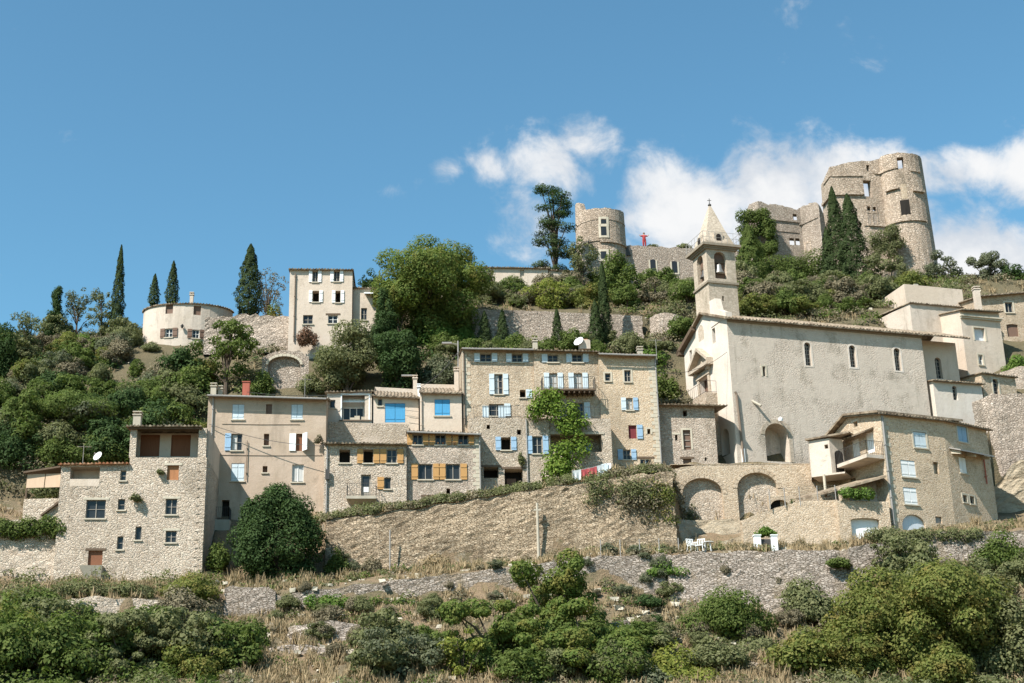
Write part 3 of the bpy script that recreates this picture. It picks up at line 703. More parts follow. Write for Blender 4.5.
# rock face and stone wall at the far right
rough_wall('rock_face', 'upright rough stone wall at the edge of the village, behind the garage house', [(972, 530, 402, 108.6), (990, 530, 394, 107.8), (1030, 530, 394, 107.4), (1120, 530, 396, 107)], 'stone_ruin', 'rock face', seed=18, amp=.1, cell=.5, batter=.0)
rough_wall('rock_face', 'eroded tan rock outcrop at the foot of the upright rough stone wall', [(988, 535, 492, 106.4), (1003, 530, 476, 106), (1016, 530, 462, 105.8), (1050, 530, 455, 105.6), (1110, 530, 450, 105.4)], 'rock', 'rock face', seed=19, amp=.35, cell=.5, batter=.1)
rough_wall('retaining_wall', 'stone terrace wall beside the square annexe, below the brown shuttered house', [(1000, 425, 372, 116.4), (1020, 425, 366, 116), (1090, 425, 366, 116)], 'stone_old', seed=27, amp=.08, batter=.02)
# walls up on the hill
rough_wall('garden_wall', 'long pale garden wall on the hill with two small cypresses in front', [(472, 346, 309, 123.7), (520, 346, 310.5, 123.7), (580, 346, 313, 123.7), (642, 346, 316, 123.7)], 'stone_ruin', seed=20, amp=.06, rag=.06, batter=.03)
rough_wall('bastion', 'rounded grey stone bastion ruin left of the bell tower', [(650, 345, 318, 123.4), (656, 345, 313, 122.4), (672, 345, 313, 122), (686, 345, 318, 122.4), (692, 345, 324, 123)], 'stone_ruin', 'ruin', seed=21, amp=.12, rag=.2, batter=.1)
rough_wall('garden_wall', 'crumbling pale wall between the round house and the tall pale house', [(205, 348, 318, 123), (250, 348, 315, 123), (292, 346, 316, 122.6)], 'stone_ruin', seed=22, amp=.2, rag=.35, batter=.1)
rough_wall('garden_wall', 'weathered low wall half lost in scrub on the left hillside', [(18, 362, 352, 127.6), (55, 362, 350, 127.4), (95, 362, 351, 127.2)], 'stone_ruin', seed=23, amp=.15, rag=.2)
rough_wall('garden_wall', 'short pale wall end above the left hillside scrub', [(52, 352, 338, 131), (68, 352, 337, 131)], 'stone_ruin', seed=24, amp=.1)
def P3(st, px, py, d=0.0):
    s, z = st.hit(px, py); return st.P(s, z, d)
def dish(name, label, px, py, Y, r, face=(-.5, -.8, .45)):
    c = at(px, py, Y); f = Vector(face).normalized(); a = f.orthogonal().normalized(); b_ = f.cross(a); mb = MB(); rings = []
    for k in range(6):
        q = k / 5; rings.append([c + (a * math.cos(t) + b_ * math.sin(t)) * (r * q) - f * (.22 * r * (1 - q * q)) for t in [2 * math.pi * j / 20 for j in range(20)]])
    for k in range(5):
        for j in range(20): mb.poly(rings[k][j], rings[k][(j + 1) % 20], rings[k + 1][(j + 1) % 20], rings[k + 1][j])
    root = thing(name, label, 'satellite dish', c - Vector((0, 0, r * 1.4)))
    mb.build('reflector', 'dish', root)
    m2 = MB(); m2.tube([c - f * .2 * r, c - f * .5 * r - Vector((0, 0, r * 1.6))], .025, 6); m2.build('mast', 'zinc', root)
    m3 = MB(); m3.tube([c - a * r * .9, c + f * r * .75], .012, 5); m3.tube([c + f * r * .7, c + f * r * .95], .04, 6); m3.build('feed_arm', 'zinc', root)
    return root

# ================= pale rubble house at the left
H = House('stone_house', 'rough pale stone house with a roofed loggia and rust brown doors', 'house', at(130, 578, 97))
a = H.block((130, 457.5, 97), (207, 457.5, 97), 584, 7, 'stone_pale', pitch=0, z_top=None); H.quoins(a, 1, a.zA - 8.5, a.zA - .05, 'stone_pale', -.04)
b = H.block((61.5, 465, 97.02), (129.8, 464, 97.02), 584, 7, 'stone_pale', pitch=.12)
zt = at(130, 428, 97).z; zb = a.zA
for (p0, p1) in ((130, 136.5), (198.5, 206.5)):                        # loggia piers
    mb = MB(); s0, s1 = a.hit(p0, 440)[0], a.hit(p1, 440)[0]; a.box(mb, s0, s1, zb + .004, zt, 0, .45); mb.build('pier', 'stone_pale', H.root)
lg = Strip([a.P(0, 0, 1.5).xy, a.P(a.L, 0, 1.5).xy]); H.face(lg, zb, zt, 'beige')
for s0 in (0.0, a.L - .3):
    mb = MB(); a.box(mb, s0, s0 + .3, zb + .004, zt - .004, .46, 7); mb.build('side_wall', 'beige', H.root)
H.win(lg, 140, 434.5, 159.6, 456.5, 'panel', mat='rust', name='door'); H.win(lg, 171, 434.5, 190.5, 456.5, 'panel', mat='rust', name='door')
mb = MB(); roof_sheet(mb, a, -.35, a.L - .4, lambda q: zt, -.45, .1, 7.2, .55); mb.build('roof', 'tile', H.root)
mb = MB(); a.box(mb, -.2, a.L - .45, zt - .12, zt - .005, -.25, .25); mb.build('beam', 'wood', H.root)
H.chimney(138, 412, 426, 7.5, 98.5, 'concrete')
H.win(a, 167, 465.2, 178.7, 480, 'panel', mat='hatch', name='hatch', lintel=True)
for r in ((165.5, 498.7, 177, 514.5), (165.5, 530.7, 176.5, 542.5)): H.win(a, *r, 'glass', lintel=True)
H.win(a, 135.2, 526.5, 141.4, 540, 'glass', bars=(0, 0))
mb = MB()
for r in ((120.3, 470.5, 126.2, 480.5), (117.8, 499, 125, 510), (117, 536.3, 123.2, 549.5)): H.win(b, *r, 'glass', bars=(0, 1))
H.win(b, 85.9, 499.8, 105.5, 518.4, 'glass', lintel=True, fmat='frame')
H.win(b, 88, 550.5, 102.4, 565.5, 'panel', mat='rust', name='hatch', lintel=2)
s0, s1 = b.hit(81, 570)[0], b.hit(104, 570)[0]; z0, z1 = b.hit(90, 580)[1], b.hit(90, 567)[1]
mb = MB(); Pb = b.P; mb.hexa([Pb(s0 + .5, z0, -.5), Pb(s1 - .1, z0, -.5), Pb(s1, z0, .1), Pb(s0 + .3, z0, .1), Pb(s0, z1, -.75), Pb(s1, z1, -.75), Pb(s1, z1, .1), Pb(s0, z1, .1)]); mb.build('corbel', 'concrete', H.root)
# inset balcony of the lower wing
r = b.rect(70, 467, 99.5, 486); b.hole(*r, 1.1); mb = MB(); arch_plate(mb, b, *r, 0, 1.09); nb = mb.build('balcony_recess', 'beige', H.root)
mb = MB(); b.box(mb, r[0], r[1], r[2] + .004, r[2] + .5, .003, .16); mb.build('parapet', 'beige', H.root)
mb = MB(); q = b.rect(85.5, 479, 96.7, 488); b.box(mb, q[0], q[1], q[2], q[3], .95, 1.08); mb.build('door', 'hatch', H.root)
H.roof(b, mat='tile_red', over=.3, s1=b.L)
H.finish()
set_l = dish('satellite_dish', 'white satellite dish on the red tiled wing of the loggia house', 97.5, 455.8, 98.2, .36)

# canopy annexe with awnings
A0, A1 = at(24, 499, 97.9), at(62, 499, 97.6)
st = Strip([A0.xy, A1.xy]); zz = A0.z
root = thing('terrace_annexe', 'small roof terrace with sand coloured awnings and a low wall, left of the loggia house', 'terrace', A0 - Vector((0, 0, 2)))
mb = MB(); st.box(mb, 0, st.L - .004, zz - 3.2, zz, 0, 3); mb.build('wall', 'stone_pale', root)
z2 = at(28, 474, 97.9).z; z3 = at(62, 468, 97.6).z
mb = MB(); P = st.P; mb.hexa([P(-.1, z2, -.3), P(st.L - .1, z3, -.3), P(st.L - .1, z3 + .2, 3), P(-.1, z2 + .2, 3), P(-.1, z2 + .12, -.3), P(st.L - .1, z3 + .12, -.3), P(st.L - .1, z3 + .32, 3), P(-.1, z2 + .32, 3)]); mb.build('roof', 'wood', root)
for x0, x1 in ((.12, st.L * .52 - .03), (st.L * .52 + .03, st.L - .2)):
    mb = MB(); zt_ = z2 - .03; zb_ = at(40, 488, 97.8).z
    for k in range(6):
        u0, u1 = x0 + (x1 - x0) * k / 6, x0 + (x1 - x0) * (k + 1) / 6
        mb.hexa([P(u0, zb_, -.12), P(u1, zb_, -.12), P(u1, zb_, -.09), P(u0, zb_, -.09), P(u0, zt_, -.02), P(u1, zt_, -.02), P(u1, zt_, .01), P(u0, zt_, .01)])
    mb.build('awning', 'awning', root)
for x in (.05, st.L - .25):
    mb = MB(); st.box(mb, x, x + .1, zz, z2, .02, .12); mb.build('post', 'wood', root)
mb = MB(); P0 = at(40, 514, 97.2); 
mb.hexa([P(1.4, zz - 1.3, -.25), P(st.L - .1, zz - .35, -.25), P(st.L - .1, zz - .35, -.02), P(1.4, zz - 1.3, -.02), P(1.4, zz - 1.15, -.25), P(st.L - .1, zz - .2, -.25), P(st.L - .1, zz - .2, -.02), P(1.4, zz - 1.15, -.02)]); mb.build('brace', 'wood', root)

# ================= tan rendered house
H = House('rendered_house', 'tall tan rendered house with pale shutters, half hidden by the round dark bush', 'house', at(208, 520, 104))
a = H.block((208.5, 396, 104), (326.5, 399.5, 104), 528, 8, 'tan', pitch=.24); H.gutter(a, .55)
H.roof(a, over=.55)
for r in ((232.3, 404.2, 244, 419.4), (291.3, 404.2, 302.8, 419.4), (231.2, 463.3, 244.2, 481)): H.win(a, *r, 'shut', smat='white_blue')
H.win(a, 231.4, 433.7, 242.2, 450.4, 'glass', 'L', smat='sky_blue', sw=6, curtain=1)
H.win(a, 266, 404.2, 272, 414, 'panel', mat='brown', name='window')
for r in ((263.8, 433.7, 269, 445.6), (262.6, 466, 267.4, 472.6)): H.win(a, *r, 'dark', depth=.35, mat='brown')
w = H.win(a, 296, 433.7, 302.4, 451, 'panel', mat='rust', name='window'); H.win
mb = MB(); q = a.rect(289.4, 433.7, 295.8, 451); a.box(mb, q[0], q[1], q[2], q[3], -.08, -.03); mb.build('shutter', 'white', w)
mb = MB(); P = a.P; s0 = a.rect(296, 433.7, 302.4, 451)[1]; mb.hexa([P(s0, q[2], -.05), P(s0 + .35, q[2], -.5), P(s0 + .4, q[2], -.48), P(s0 + .05, q[2], -.01), P(s0, q[3], -.05), P(s0 + .35, q[3], -.5), P(s0 + .4, q[3], -.48), P(s0 + .05, q[3], -.01)]); mb.build('shutter', 'white', w)
H.win(a, 292, 464.4, 303.6, 482, 'glass', curtain=2, bars=(1, 0), fmat='frame_white')
H.win(a, 221.5, 500, 229, 527, 'dark', depth=.5, sill=False)
H.pipe(a, 213.6, 397, 515, .06, 'zinc'); H.pipe(a, 247.5, 441, 480, .03, 'copper', 'waste_pipe')
H.chimney(214, 383.5, 398, 5.5, 105, 'concrete'); H.chimney(220.6, 386, 398, 4.5, 105.4, 'concrete'); 
mb = MB(); c0 = at(246.5, 383, 106); c1 = at(246.5, 396, 106); wd = 7 * mpp(246, 390, 106)
mb.box((c0.x, 106, (c0.z + c1.z) / 2 - .3), (wd, wd, c0.z - c1.z + .6)); mb.box((c0.x, 106, c0.z + .03), (wd + .1, wd + .1, .07)); mb.build('chimney', 'brick', H.root)
H.railing(a, a.hit(206, 515)[0], a.hit(231, 515)[0], a.hit(218, 523)[1], .95, 0, -1.2, .13)
mb = MB(); s0, s1 = a.hit(205, 515)[0], a.hit(232, 515)[0]; zr = a.hit(218, 523)[1]; a.box(mb, s0, s1, zr - 2.5, zr, -1.3, -.004); mb.build('terrace', 'concrete', H.root)
for px0, px1, py in ((222, 300, 424), (215, 322, 455)):
    mb = MB(); q0 = a.hit(px0, py); q1 = a.hit(px1, py + .5)
    mb.tube([P(q0[0], q0[1], -.025), P((q0[0] + q1[0]) / 2, (q0[1] + q1[1]) / 2 - .03, -.025), P(q1[0], q1[1], -.025)], .018, 4); mb.build('cable', 'copper', H.root)
H.finish()

# ================= pale upper house with a glazed veranda
H = House('rendered_house', 'pale rendered house with a white framed veranda above the orange shutters', 'house', at(322, 440, 107))
a = H.block((327, 392.5, 107), (371.5, 391.5, 107), 455, 7, 'pale', pitch=.2)
H.roof(a, over=.25)
H.win(a, 329.7, 399.8, 335.3, 408, 'glass', bars=(0, 0))
r = a.rect(340.6, 393.4, 370, 420); a.hole(*r, 1.2); P = a.P
mb = MB(); arch_plate(mb, a, *r, 0, 1.19); mb.build('veranda_back', 'white', H.root)
v = thing('x', '', '', (0, 0, 0)); bpy.data.objects.remove(v)
ver = MB(); 
for u0, u1, q0, q1 in ((r[0], r[0] + .1, r[2], r[3]), (r[1] - .1, r[1], r[2], r[3]), (r[0] + .1, r[1] - .1, r[3] - .14, r[3])): a.box(ver, u0, u1, q0 + .002, q1 - .002, -.05, .12)
ver = ver.build('veranda', 'white', H.root)
q = a.rect(341.5, 404.2, 363, 418); mb = MB(); arch_plate(mb, a, q[0] + .1, q[1], q[2], q[3], 0, 1.12); gl = mb.build('window', 'glass', ver)
mb = MB()
for k in range(4): x = q[0] + .1 + (q[1] - q[0] - .1) * k / 3; a.box(mb, x - .035, x + .035, q[2], q[3], 1.04, 1.115)
a.box(mb, q[0] + .1, q[1], q[3] - .06, q[3] + .03, 1.03, 1.11); mb.build('frame', 'frame_white', ver)
mb = MB()
for k in range(7): z = r[3] - .16 - .07 * k; a.box(mb, r[0] + .12, r[1] - .12, z - .05, z, .9 - .1 * k, .98 - .1 * k)
mb.build('blind', 'white', ver)
mb = MB()
for x, wv, hh in ((352, 5, 4), (357, 6, 6), (363, 4, 5)):
    s, z = a.hit(x, 418); a.box(mb, s - wv * .035, s + wv * .035, r[2] + .003, r[2] + hh * .07, .3, .6)
mb.build('planter', 'concrete', ver)
mb = MB(); a.box(mb, r[0] - .1, r[1] + .1, r[2] - .08, r[2], -.12, -.002); mb.build('sill', 'copper', ver)
mb = MB(); q = a.rect(345, 430, 351, 438); a.box(mb, q[0], q[1], q[2], q[3], -.03, -.002); mb.build('meter_box', 'white', H.root)
H.finish()
dish('satellite_dish', 'white satellite dish on the stained wall left of the orange shuttered row', 384, 452, 106.4, .38)

# ================= two beige houses with bright blue shutters
H = House('rendered_house', 'beige house whose bright blue double shutter is cut by a slanting shadow', 'house', at(372, 440, 107))
a = H.block((373, 395.5, 107.1), (418.5, 398, 107.1), 455, 7, 'beige', pitch=.4)
H.roof(a, over=.42, run=3.2, side=.1)
H.win(a, 377.8, 398.6, 382.4, 406, 'glass', bars=(0, 0), sur=True)
w = H.win(a, 385, 403.2, 405.2, 422.5, 'shut', smat='blue', sill=False)
H.chimney(415, 375.5, 392, 4, 108.5, 'beige'); H.chimney(418.8, 384, 394, 2.6, 107.6, 'white')
mb = MB(); a.box(mb, a.hit(371.2, 400)[0] - .5, a.hit(371.2, 400)[0] + .05, a.hit(372, 432)[1], a.hit(372, 391)[1], -.12, .3); mb.build('party_wall', 'beige', H.root)
mb = MB(); q0, q1 = a.hit(405, 411), a.hit(420, 413)
for dz in (0, .45): mb.tube([a.P(q0[0], q0[1] - dz, -.3), a.P(q1[0], q1[1] - dz, -.3)], .015, 4)
mb.build('railing', 'iron', H.root)
H.finish()
H = House('rendered_house', 'beige house with one bright blue shuttered window in full sun', 'house', at(420, 440, 107))
a = H.block((420, 392.3, 106.4), (461.5, 393.2, 106.4), 455, 7, 'beige', pitch=.4)
H.roof(a, over=.42, run=3.2, side=.08)
H.win(a, 434.6, 399.4, 450, 415.7, 'shut', smat='blue')
H.chimney(456.2, 367.5, 392, 4.2, 107.6, 'beige'); H.pipe(a, 421.3, 394, 432, .05, 'beige')
H.finish()
# stained retaining block they stand on
H = House('terrace_block', 'stained rubble base wall below the blue shuttered beige houses', 'wall', at(372, 455, 106))
a = H.block((327, 421.6, 106.3), (409, 424.5, 106.3), 470, 4, 'stone_mixed', pitch=0); H.finish()

# ================= two stone houses with orange shutters
H = House('stone_house', 'low rubble house with orange shutters and a small balcony', 'house', at(323, 512, 103))
a = H.block((324.5, 444, 103), (406.5, 444.8, 103), 520, 4.2, 'stone_pale', pitch=.16)
H.roof(a, over=.5, side=.05)
H.win(a, 339.3, 449.6, 350, 462.8, 'dark'); H.win(a, 363.6, 449.4, 373, 463, 'dark', 'LR', 'orange', sw=6); H.win(a, 386.8, 449.4, 396.8, 463, 'glass', 'LR', 'orange', sw=6.2, fmat='frame')
w = H.win(a, 361, 474.6, 370.8, 498, 'panel', mat='frame', name='door', depth=.2)
mb = MB(); q = a.rect(362.6, 476, 369, 486); a.box(mb, q[0], q[1], q[2], q[3], .165, .187); mb.build('pane', 'glass', w)
mb = MB(); q = a.rect(363.4, 486.5, 368.6, 491.6); a.box(mb, q[0], q[1], q[2], q[3], .16, .187); mb.build('notice', 'white', w)
H.win(a, 384.4, 477.4, 391, 489, 'glass', 'L', 'orange', sw=6.6, bars=(0, 0))
q = a.rect(347, 498.6, 376.5, 503); mb = MB(); a.box(mb, q[0], q[1], q[2] + .12, q[3], -1.0, -.004); mb.hexa([a.P(q[0] + .3, q[2] - .15, -.3), a.P(q[1] - .3, q[2] - .15, -.3), a.P(q[1] - .3, q[2] - .15, -.004), a.P(q[0] + .3, q[2] - .15, -.004), a.P(q[0], q[2] + .118, -.9), a.P(q[1], q[2] + .118, -.9), a.P(q[1], q[2] + .118, -.004), a.P(q[0], q[2] + .118, -.004)])
bal = mb.build('balcony', 'concrete', H.root); H.railing(a, q[0] + .03, q[1] - .03, q[3], .95, 0, -.95, .17, r=.011)
H.win(a, 360.5, 507.6, 384, 518, 'panel', mat='rust', name='garage_door', lintel=2)
H.win(a, 393.4, 504.4, 395.8, 507.4, 'dark', sill=False)
H.pipe(a, 327.4, 446, 516, .06, 'zinc')
mb = MB(); q = a.rect(325.5, 470, 329.6, 480); a.box(mb, q[0], q[1], q[2], q[3], -.3, -.15); mb.build('wall_lamp', 'iron', H.root)
H.finish()
H = House('stone_house', 'rubble house with two rows of orange shuttered windows, no balcony', 'house', at(407, 508, 103.4))
a = H.block((406.8, 432, 103.4), (480.5, 434.5, 103.4), 515, 3.2, 'stone_old', pitch=.16); H.quoins(a, 1, a.zA - 5, a.zA - .05); H.gutter(a, .45)
H.roof(a, over=.45, side=.06)
for x0, x1 in ((412.9, 422.6), (435.3, 445.6), (458.4, 468.2)): H.win(a, x0, 434.4, x1, 444.6, 'glass', 'LR', 'orange', sw=5.4, bars=(1, 0))
for x0, x1 in ((418.3, 432.6), (445.9, 460)): H.win(a, x0, 464, x1, 479.4, 'glass', 'LR', 'orange', sw=6.6, bars=(1, 0))
H.win(a, 446.4, 488.4, 450.2, 497, 'dark', sill=False); H.win(a, 424, 496.8, 434, 503, 'dark', sill=False, lintel=2)
H.pipe(a, 479.5, 436, 500, .06, 'zinc')
pot = MB()
for x in (438, 443, 455, 461, 415):
    s, z = a.hit(x, 479.5 if x in (455,) else 444.8)
    pot.lathe(tuple(a.P(s, a.hit(x, 444.4)[1], -.06)), [(.06, 0), (.09, .14)], 7)
pot.build('flowerpot', 'tile_red', H.root)
H.finish()

# ================= the tall stone houses in the middle
H = House('stone_house', 'tall rubble stone house with faded blue shutters beside the blue shuttered beige house', 'house', at(462, 492, 106))
a = H.block((462, 349.5, 106.6), (533, 350.5, 106.6), 500, 8, 'stone_warm', pitch=.2); H.quoins(a, 0, a.zA - 5.4, a.zA - .05); H.gutter(a, .55)
H.roof(a, over=.55, side=.1)
H.win(a, 480.2, 353.6, 491.4, 361.8, 'glass', 'LR', 'white_blue', sw=5.5); H.win(a, 512, 354, 522.4, 362.2, 'glass', 'LR', 'white_blue', sw=5.5)
H.win(a, 494.6, 374.2, 502.8, 394.2, 'glass', 'LR', 'white_blue', sw=5, curtain=1, sur=True, bars=(1, 2))
H.win(a, 519.8, 389.8, 525.6, 397.6, 'dark', 'R', 'white_blue', sw=6)
H.win(a, 489, 404, 504, 416, 'glass', 'R', 'white_blue', sw=6)
H.chimney(534.8, 338.5, 351, 4.6, 107.6, 'concrete'); H.pipe(a, 463.6, 352, 425, .06, 'copper')
b = H.block((469, 417.5, 104.4), (549, 418.5, 104.4), 510, 2.3, 'stone_mixed', pitch=0)
H.win(b, 501.3, 437.2, 510.6, 450, 'dark', 'LR', 'sky_blue', sw=5.4); H.win(b, 532.6, 436.2, 542.4, 453.6, 'glass', 'LR', 'sky_blue', sw=5.6)
H.win(b, 486.6, 424.6, 490, 429, 'dark', sill=False); H.win(b, 517, 429.6, 521, 434.6, 'dark', sill=False)
H.win(b, 483.7, 467.2, 498.6, 478, 'dark', sill=False, depth=1.2, lintel=2); H.win(b, 504.6, 469, 523, 487.6, 'dark', sill=False, depth=1.2, lintel=2, name='doorway')
H.win(b, 542, 477, 546, 483, 'dark', sill=False); H.win(b, 489, 489, 498, 494, 'dark', sill=False)
mb = MB(); q = b.rect(507.5, 476, 517, 488); b.box(mb, q[0], q[1], q[2], q[3], .9, 1.0); mb.build('gate', 'brown', H.root)
H.railing(b, b.hit(474, 410)[0], b.L - .1, b.zA, .95, 1, .12, .22, sides=False)
for p0, p1 in ((482.5, 489), (498.5, 505.5)):
    mb = MB(); q = b.rect(p0, 405, p1, 416.6); b.box(mb, q[0], q[1], b.zA + .01, q[3], .16, .19); mb.build('screen', 'white_blue', H.root)
H.pipe(b, 526, 419, 490, .055, 'zinc')
H.finish()
H = House('stone_house', 'tall stone house with a timber balcony above the climbing vine', 'house', at(534, 478, 106.4))
a = H.block((533.4, 351, 106.4), (598, 352.4, 106.4), 490, 8, 'stone_warm', pitch=.2)
H.roof(a, over=.55, side=.04)
H.win(a, 547.8, 354.6, 558, 362.2, 'glass', 'L', 'white_blue', sw=5.6); H.win(a, 572.2, 354.2, 582.4, 362.2, 'glass', 'LR', 'white_blue', sw=5.6)
for x0, x1 in ((549.6, 557.4), (574.2, 582.3)): H.win(a, x0, 373.2, x1, 392.4, 'glass', 'LR', 'white_blue', sw=5.2, curtain=2, sill=False)
q = a.rect(541, 392.6, 594, 394.4); mb = MB(); a.box(mb, q[0], q[1], q[2], q[3], -1.15, -.004); bal = mb.build('balcony', 'wood', H.root)
mb = MB(); n = 11
for k in range(n): x = q[0] + .1 + (q[1] - q[0] - .2) * k / (n - 1); a.box(mb, x - .05, x + .05, q[2] - .17, q[2] - .003, -1.1, 0)
mb.build('joist', 'wood', bal)
H.railing(a, q[0] + .03, q[1] - .03, q[3], .95, 0, -1.1, .16, r=.011)
H.win(a, 566.6, 402.8, 584, 419, 'glass', 'R', 'white_blue', sw=5.6, sill=False)
bb = H.block((549.2, 418.6, 104.6), (610.5, 418.6, 104.6), 490, 1.79, 'stone_mixed', pitch=0)
H.railing(bb, bb.hit(572, 415)[0], bb.L - .75, bb.zA, .95, 1, .14, .2, sides=False)
q = bb.rect(551, 432, 602, 459); bb.hole(q[0], q[1], q[2], q[3], 1.5); mb = MB(); arch_plate(mb, bb, q[0], q[1], q[2], q[3], 0, 1.49); lg = mb.build('loggia_back', 'stone_mixed', H.root)
mb = MB(); bb.box(mb, q[0] - .1, q[1] + .2, q[3] - .18, q[3] - .004, -.05, .3); mb.build('beam', 'concrete', H.root)
mb = MB(); bb.box(mb, q[0], q[1], q[2] + .004, q[2] + .55, .004, .2); mb.build('parapet', 'stone_mixed', H.root)
for (p0, p1, mm) in ((573, 587, 'glass'), (588, 593.5, 'sky_blue')):
    mb = MB(); r = bb.rect(p0, 438, p1, 457); bb.box(mb, r[0], r[1], q[2] + .2, r[3], 1.36, 1.48); w = mb.build('door' if mm == 'glass' else 'shutter', mm, H.root)
    if mm == 'glass':
        mb = MB(); 
        for k in range(5): x = r[0] + (r[1] - r[0]) * k / 4; bb.box(mb, x - .03, x + .03, q[2] + .2, r[3], 1.33, 1.357)
        for k in range(4): z = q[2] + .2 + (r[3] - q[2] - .2) * k / 3; bb.box(mb, r[0], r[1], z - .025, z + .025, 1.335, 1.355)
        mb.build('frame', 'frame_white', w)
H.finish()
H = House('stone_house', 'tall golden stone house with small windows, ending the tall row', 'house', at(598, 472, 106))
a = H.block((598.2, 354.6, 106.2), (655.5, 356.4, 106.2), 482, 8, 'stone_gold', pitch=.2); H.quoins(a, 1, a.zA - 9, a.zA - .05); H.gutter(a, .5)
H.roof(a, over=.5, side=.06)
H.win(a, 605, 373.4, 610.6, 381, 'glass', sur=True, bars=(0, 1)); H.win(a, 624.3, 370.2, 630.9, 381.8, 'glass', sur=True)
H.win(a, 626.3, 398, 632.8, 410, 'glass', 'LR', ('white_blue', 'sky_blue'), sw=4.8, curtain=2)
w = H.win(a, 628.6, 425.2, 636.6, 438.6, 'panel', 'R', 'sky_blue', sw=5.6, mat='red_curtain', name='window', sur=False)
H.win(a, 647.2, 429, 650.4, 434, 'dark', sill=False, sur=True); H.win(a, 623.2, 449.6, 630.8, 459.6, 'glass', 'LR', 'sky_blue', sw=5)
w = H.win(a, 640.4, 458.6, 651.8, 472, 'glass', bars=(1, 1), fmat='frame_white', lintel=2, sill=False)
H.chimney(639.5, 347, 357, 5, 107.4, 'concrete'); H.pipe(a, 654.8, 357, 471, .06, 'zinc')
H.finish()
dish('satellite_dish', 'white satellite dish on the roof of the tall house with the timber balcony', 578.5, 341, 107.4, .42, (-.6, -.75, .5))
H2 = thing('roof_lantern', 'small white plastered chimney block beside the rooftop satellite dish', 'chimney', at(583, 347, 107.6))
mb = MB(); c = at(584.5, 345.5, 107.7); mb.box((c.x, c.y, c.z), (.85, .6, .7)); mb.box((c.x + .1, c.y, c.z + .39), (.55, .45, .09)); mb.build('stack', 'pale', H2)
mb = MB(); mb.box((c.x + .1, c.y, c.z + .47), (.3, .28, .07)); mb.build('cap', 'tile_red', H2)

# ================= low house next to the church front
H = House('stone_house', 'low stone house with a tiled lean-to roof, between the tall row and the church front', 'house', at(657, 470, 107))
a = H.block((656.5, 405.5, 107), (714, 406.5, 107), 482, 5.2, 'stone_old', pitch=.14)
zf = lambda q: a.zA
H.roof(a, over=.55, side=.12, s1=a.L + .95)
H.win(a, 683, 410.4, 687.2, 416.2, 'dark', sill=False); w = H.win(a, 683.2, 430, 690.8, 449.6, 'panel', mat='brown', name='window', sur=True); H.win(a, 683.2, 458.8, 691.6, 467, 'panel', mat='brown', name='hatch', lintel=2)
H.win(a, 675, 434.6, 677.6, 440.6, 'dark', sill=False, lintel=True); H.win(a, 704.8, 457.4, 706.8, 460.8, 'dark', sill=False)
mb = MB(); q = a.rect(684, 431, 690, 449)
for k in range(3): z = q[2] + (q[3] - q[2]) * (k + .5) / 3; a.box(mb, q[0], q[1], z - .03, z + .03, .1, .14)
mb.build('frame', 'frame', w)
H.finish()
# ================= the church
sdir = Vector((.972, .236)).normalized(); fdir = Vector((-sdir.y, sdir.x))
C0 = at(726.5, 318, 108).xy; ZE = at(726.5, 318, 108).z
cp = lambda t, w=0.0: C0 + sdir * t + fdir * w            # t along the nave, w back from its side wall
W_ = 8.2
H = House('church', 'large rendered village church with a tiled nave roof, arched windows and a pale pedimented front', 'church', Vector((*cp(0), 25)))
side = Strip([cp(0), cp(17.6)]); front = Strip([cp(0, W_), cp(0)]); far = Strip([cp(17.6), cp(17.6, W_)]); back = Strip([cp(17.6, W_), cp(0, W_)])
zb = at(742, 466, 108).z - 2
RIDGE = 1.75
H.face(side, zb, ZE, 'church'); H.face(front, zb, [(0, ZE), (W_ / 2, ZE + RIDGE), (W_, ZE)], 'cream'); H.face(far, zb, [(0, ZE), (W_ / 2, ZE + RIDGE), (W_, ZE)], 'church'); H.face(back, zb, ZE, 'church')
for x0, y0, x1, y1 in ((804.9, 342.5, 811.3, 365.6), (849.7, 345.4, 856.1, 367.2), (894.5, 348.2, 900.9, 370.6)):
    w = H.win(side, x0, y0, x1, y1, 'glass', rise=1.0, bars=(1, 4), depth=.28, sill=False)
    a, b, c, d = side.rect(x0, y0, x1, y1); t = .14; mb = MB()
    side.box(mb, a - t, a, c - t, d - .3, -.02, .02); side.box(mb, b, b + t, c - t, d - .3, -.02, .02); side.box(mb, a, b, c - t, c, -.02, .02)
    hw = (b - a) / 2; sm = (a + b) / 2; zs = d - hw
    for k in range(8):
        a0, a1 = math.pi * k / 8, math.pi * (k + 1) / 8; q = lambda an, f: (sm + (hw + f) * math.cos(an), zs + (hw + f) * math.sin(an)); P = side.P
        pts = [q(a0, 0), q(a0, t), q(a1, t), q(a1, 0)]; mb.hexa([P(*p, -.02) for p in pts] + [P(*p, .02) for p in pts])
    mb.build('surround', 'cream', w)
H.win(side, 762.6, 366.4, 765.6, 376.2, 'dark', sill=False, sur=True)
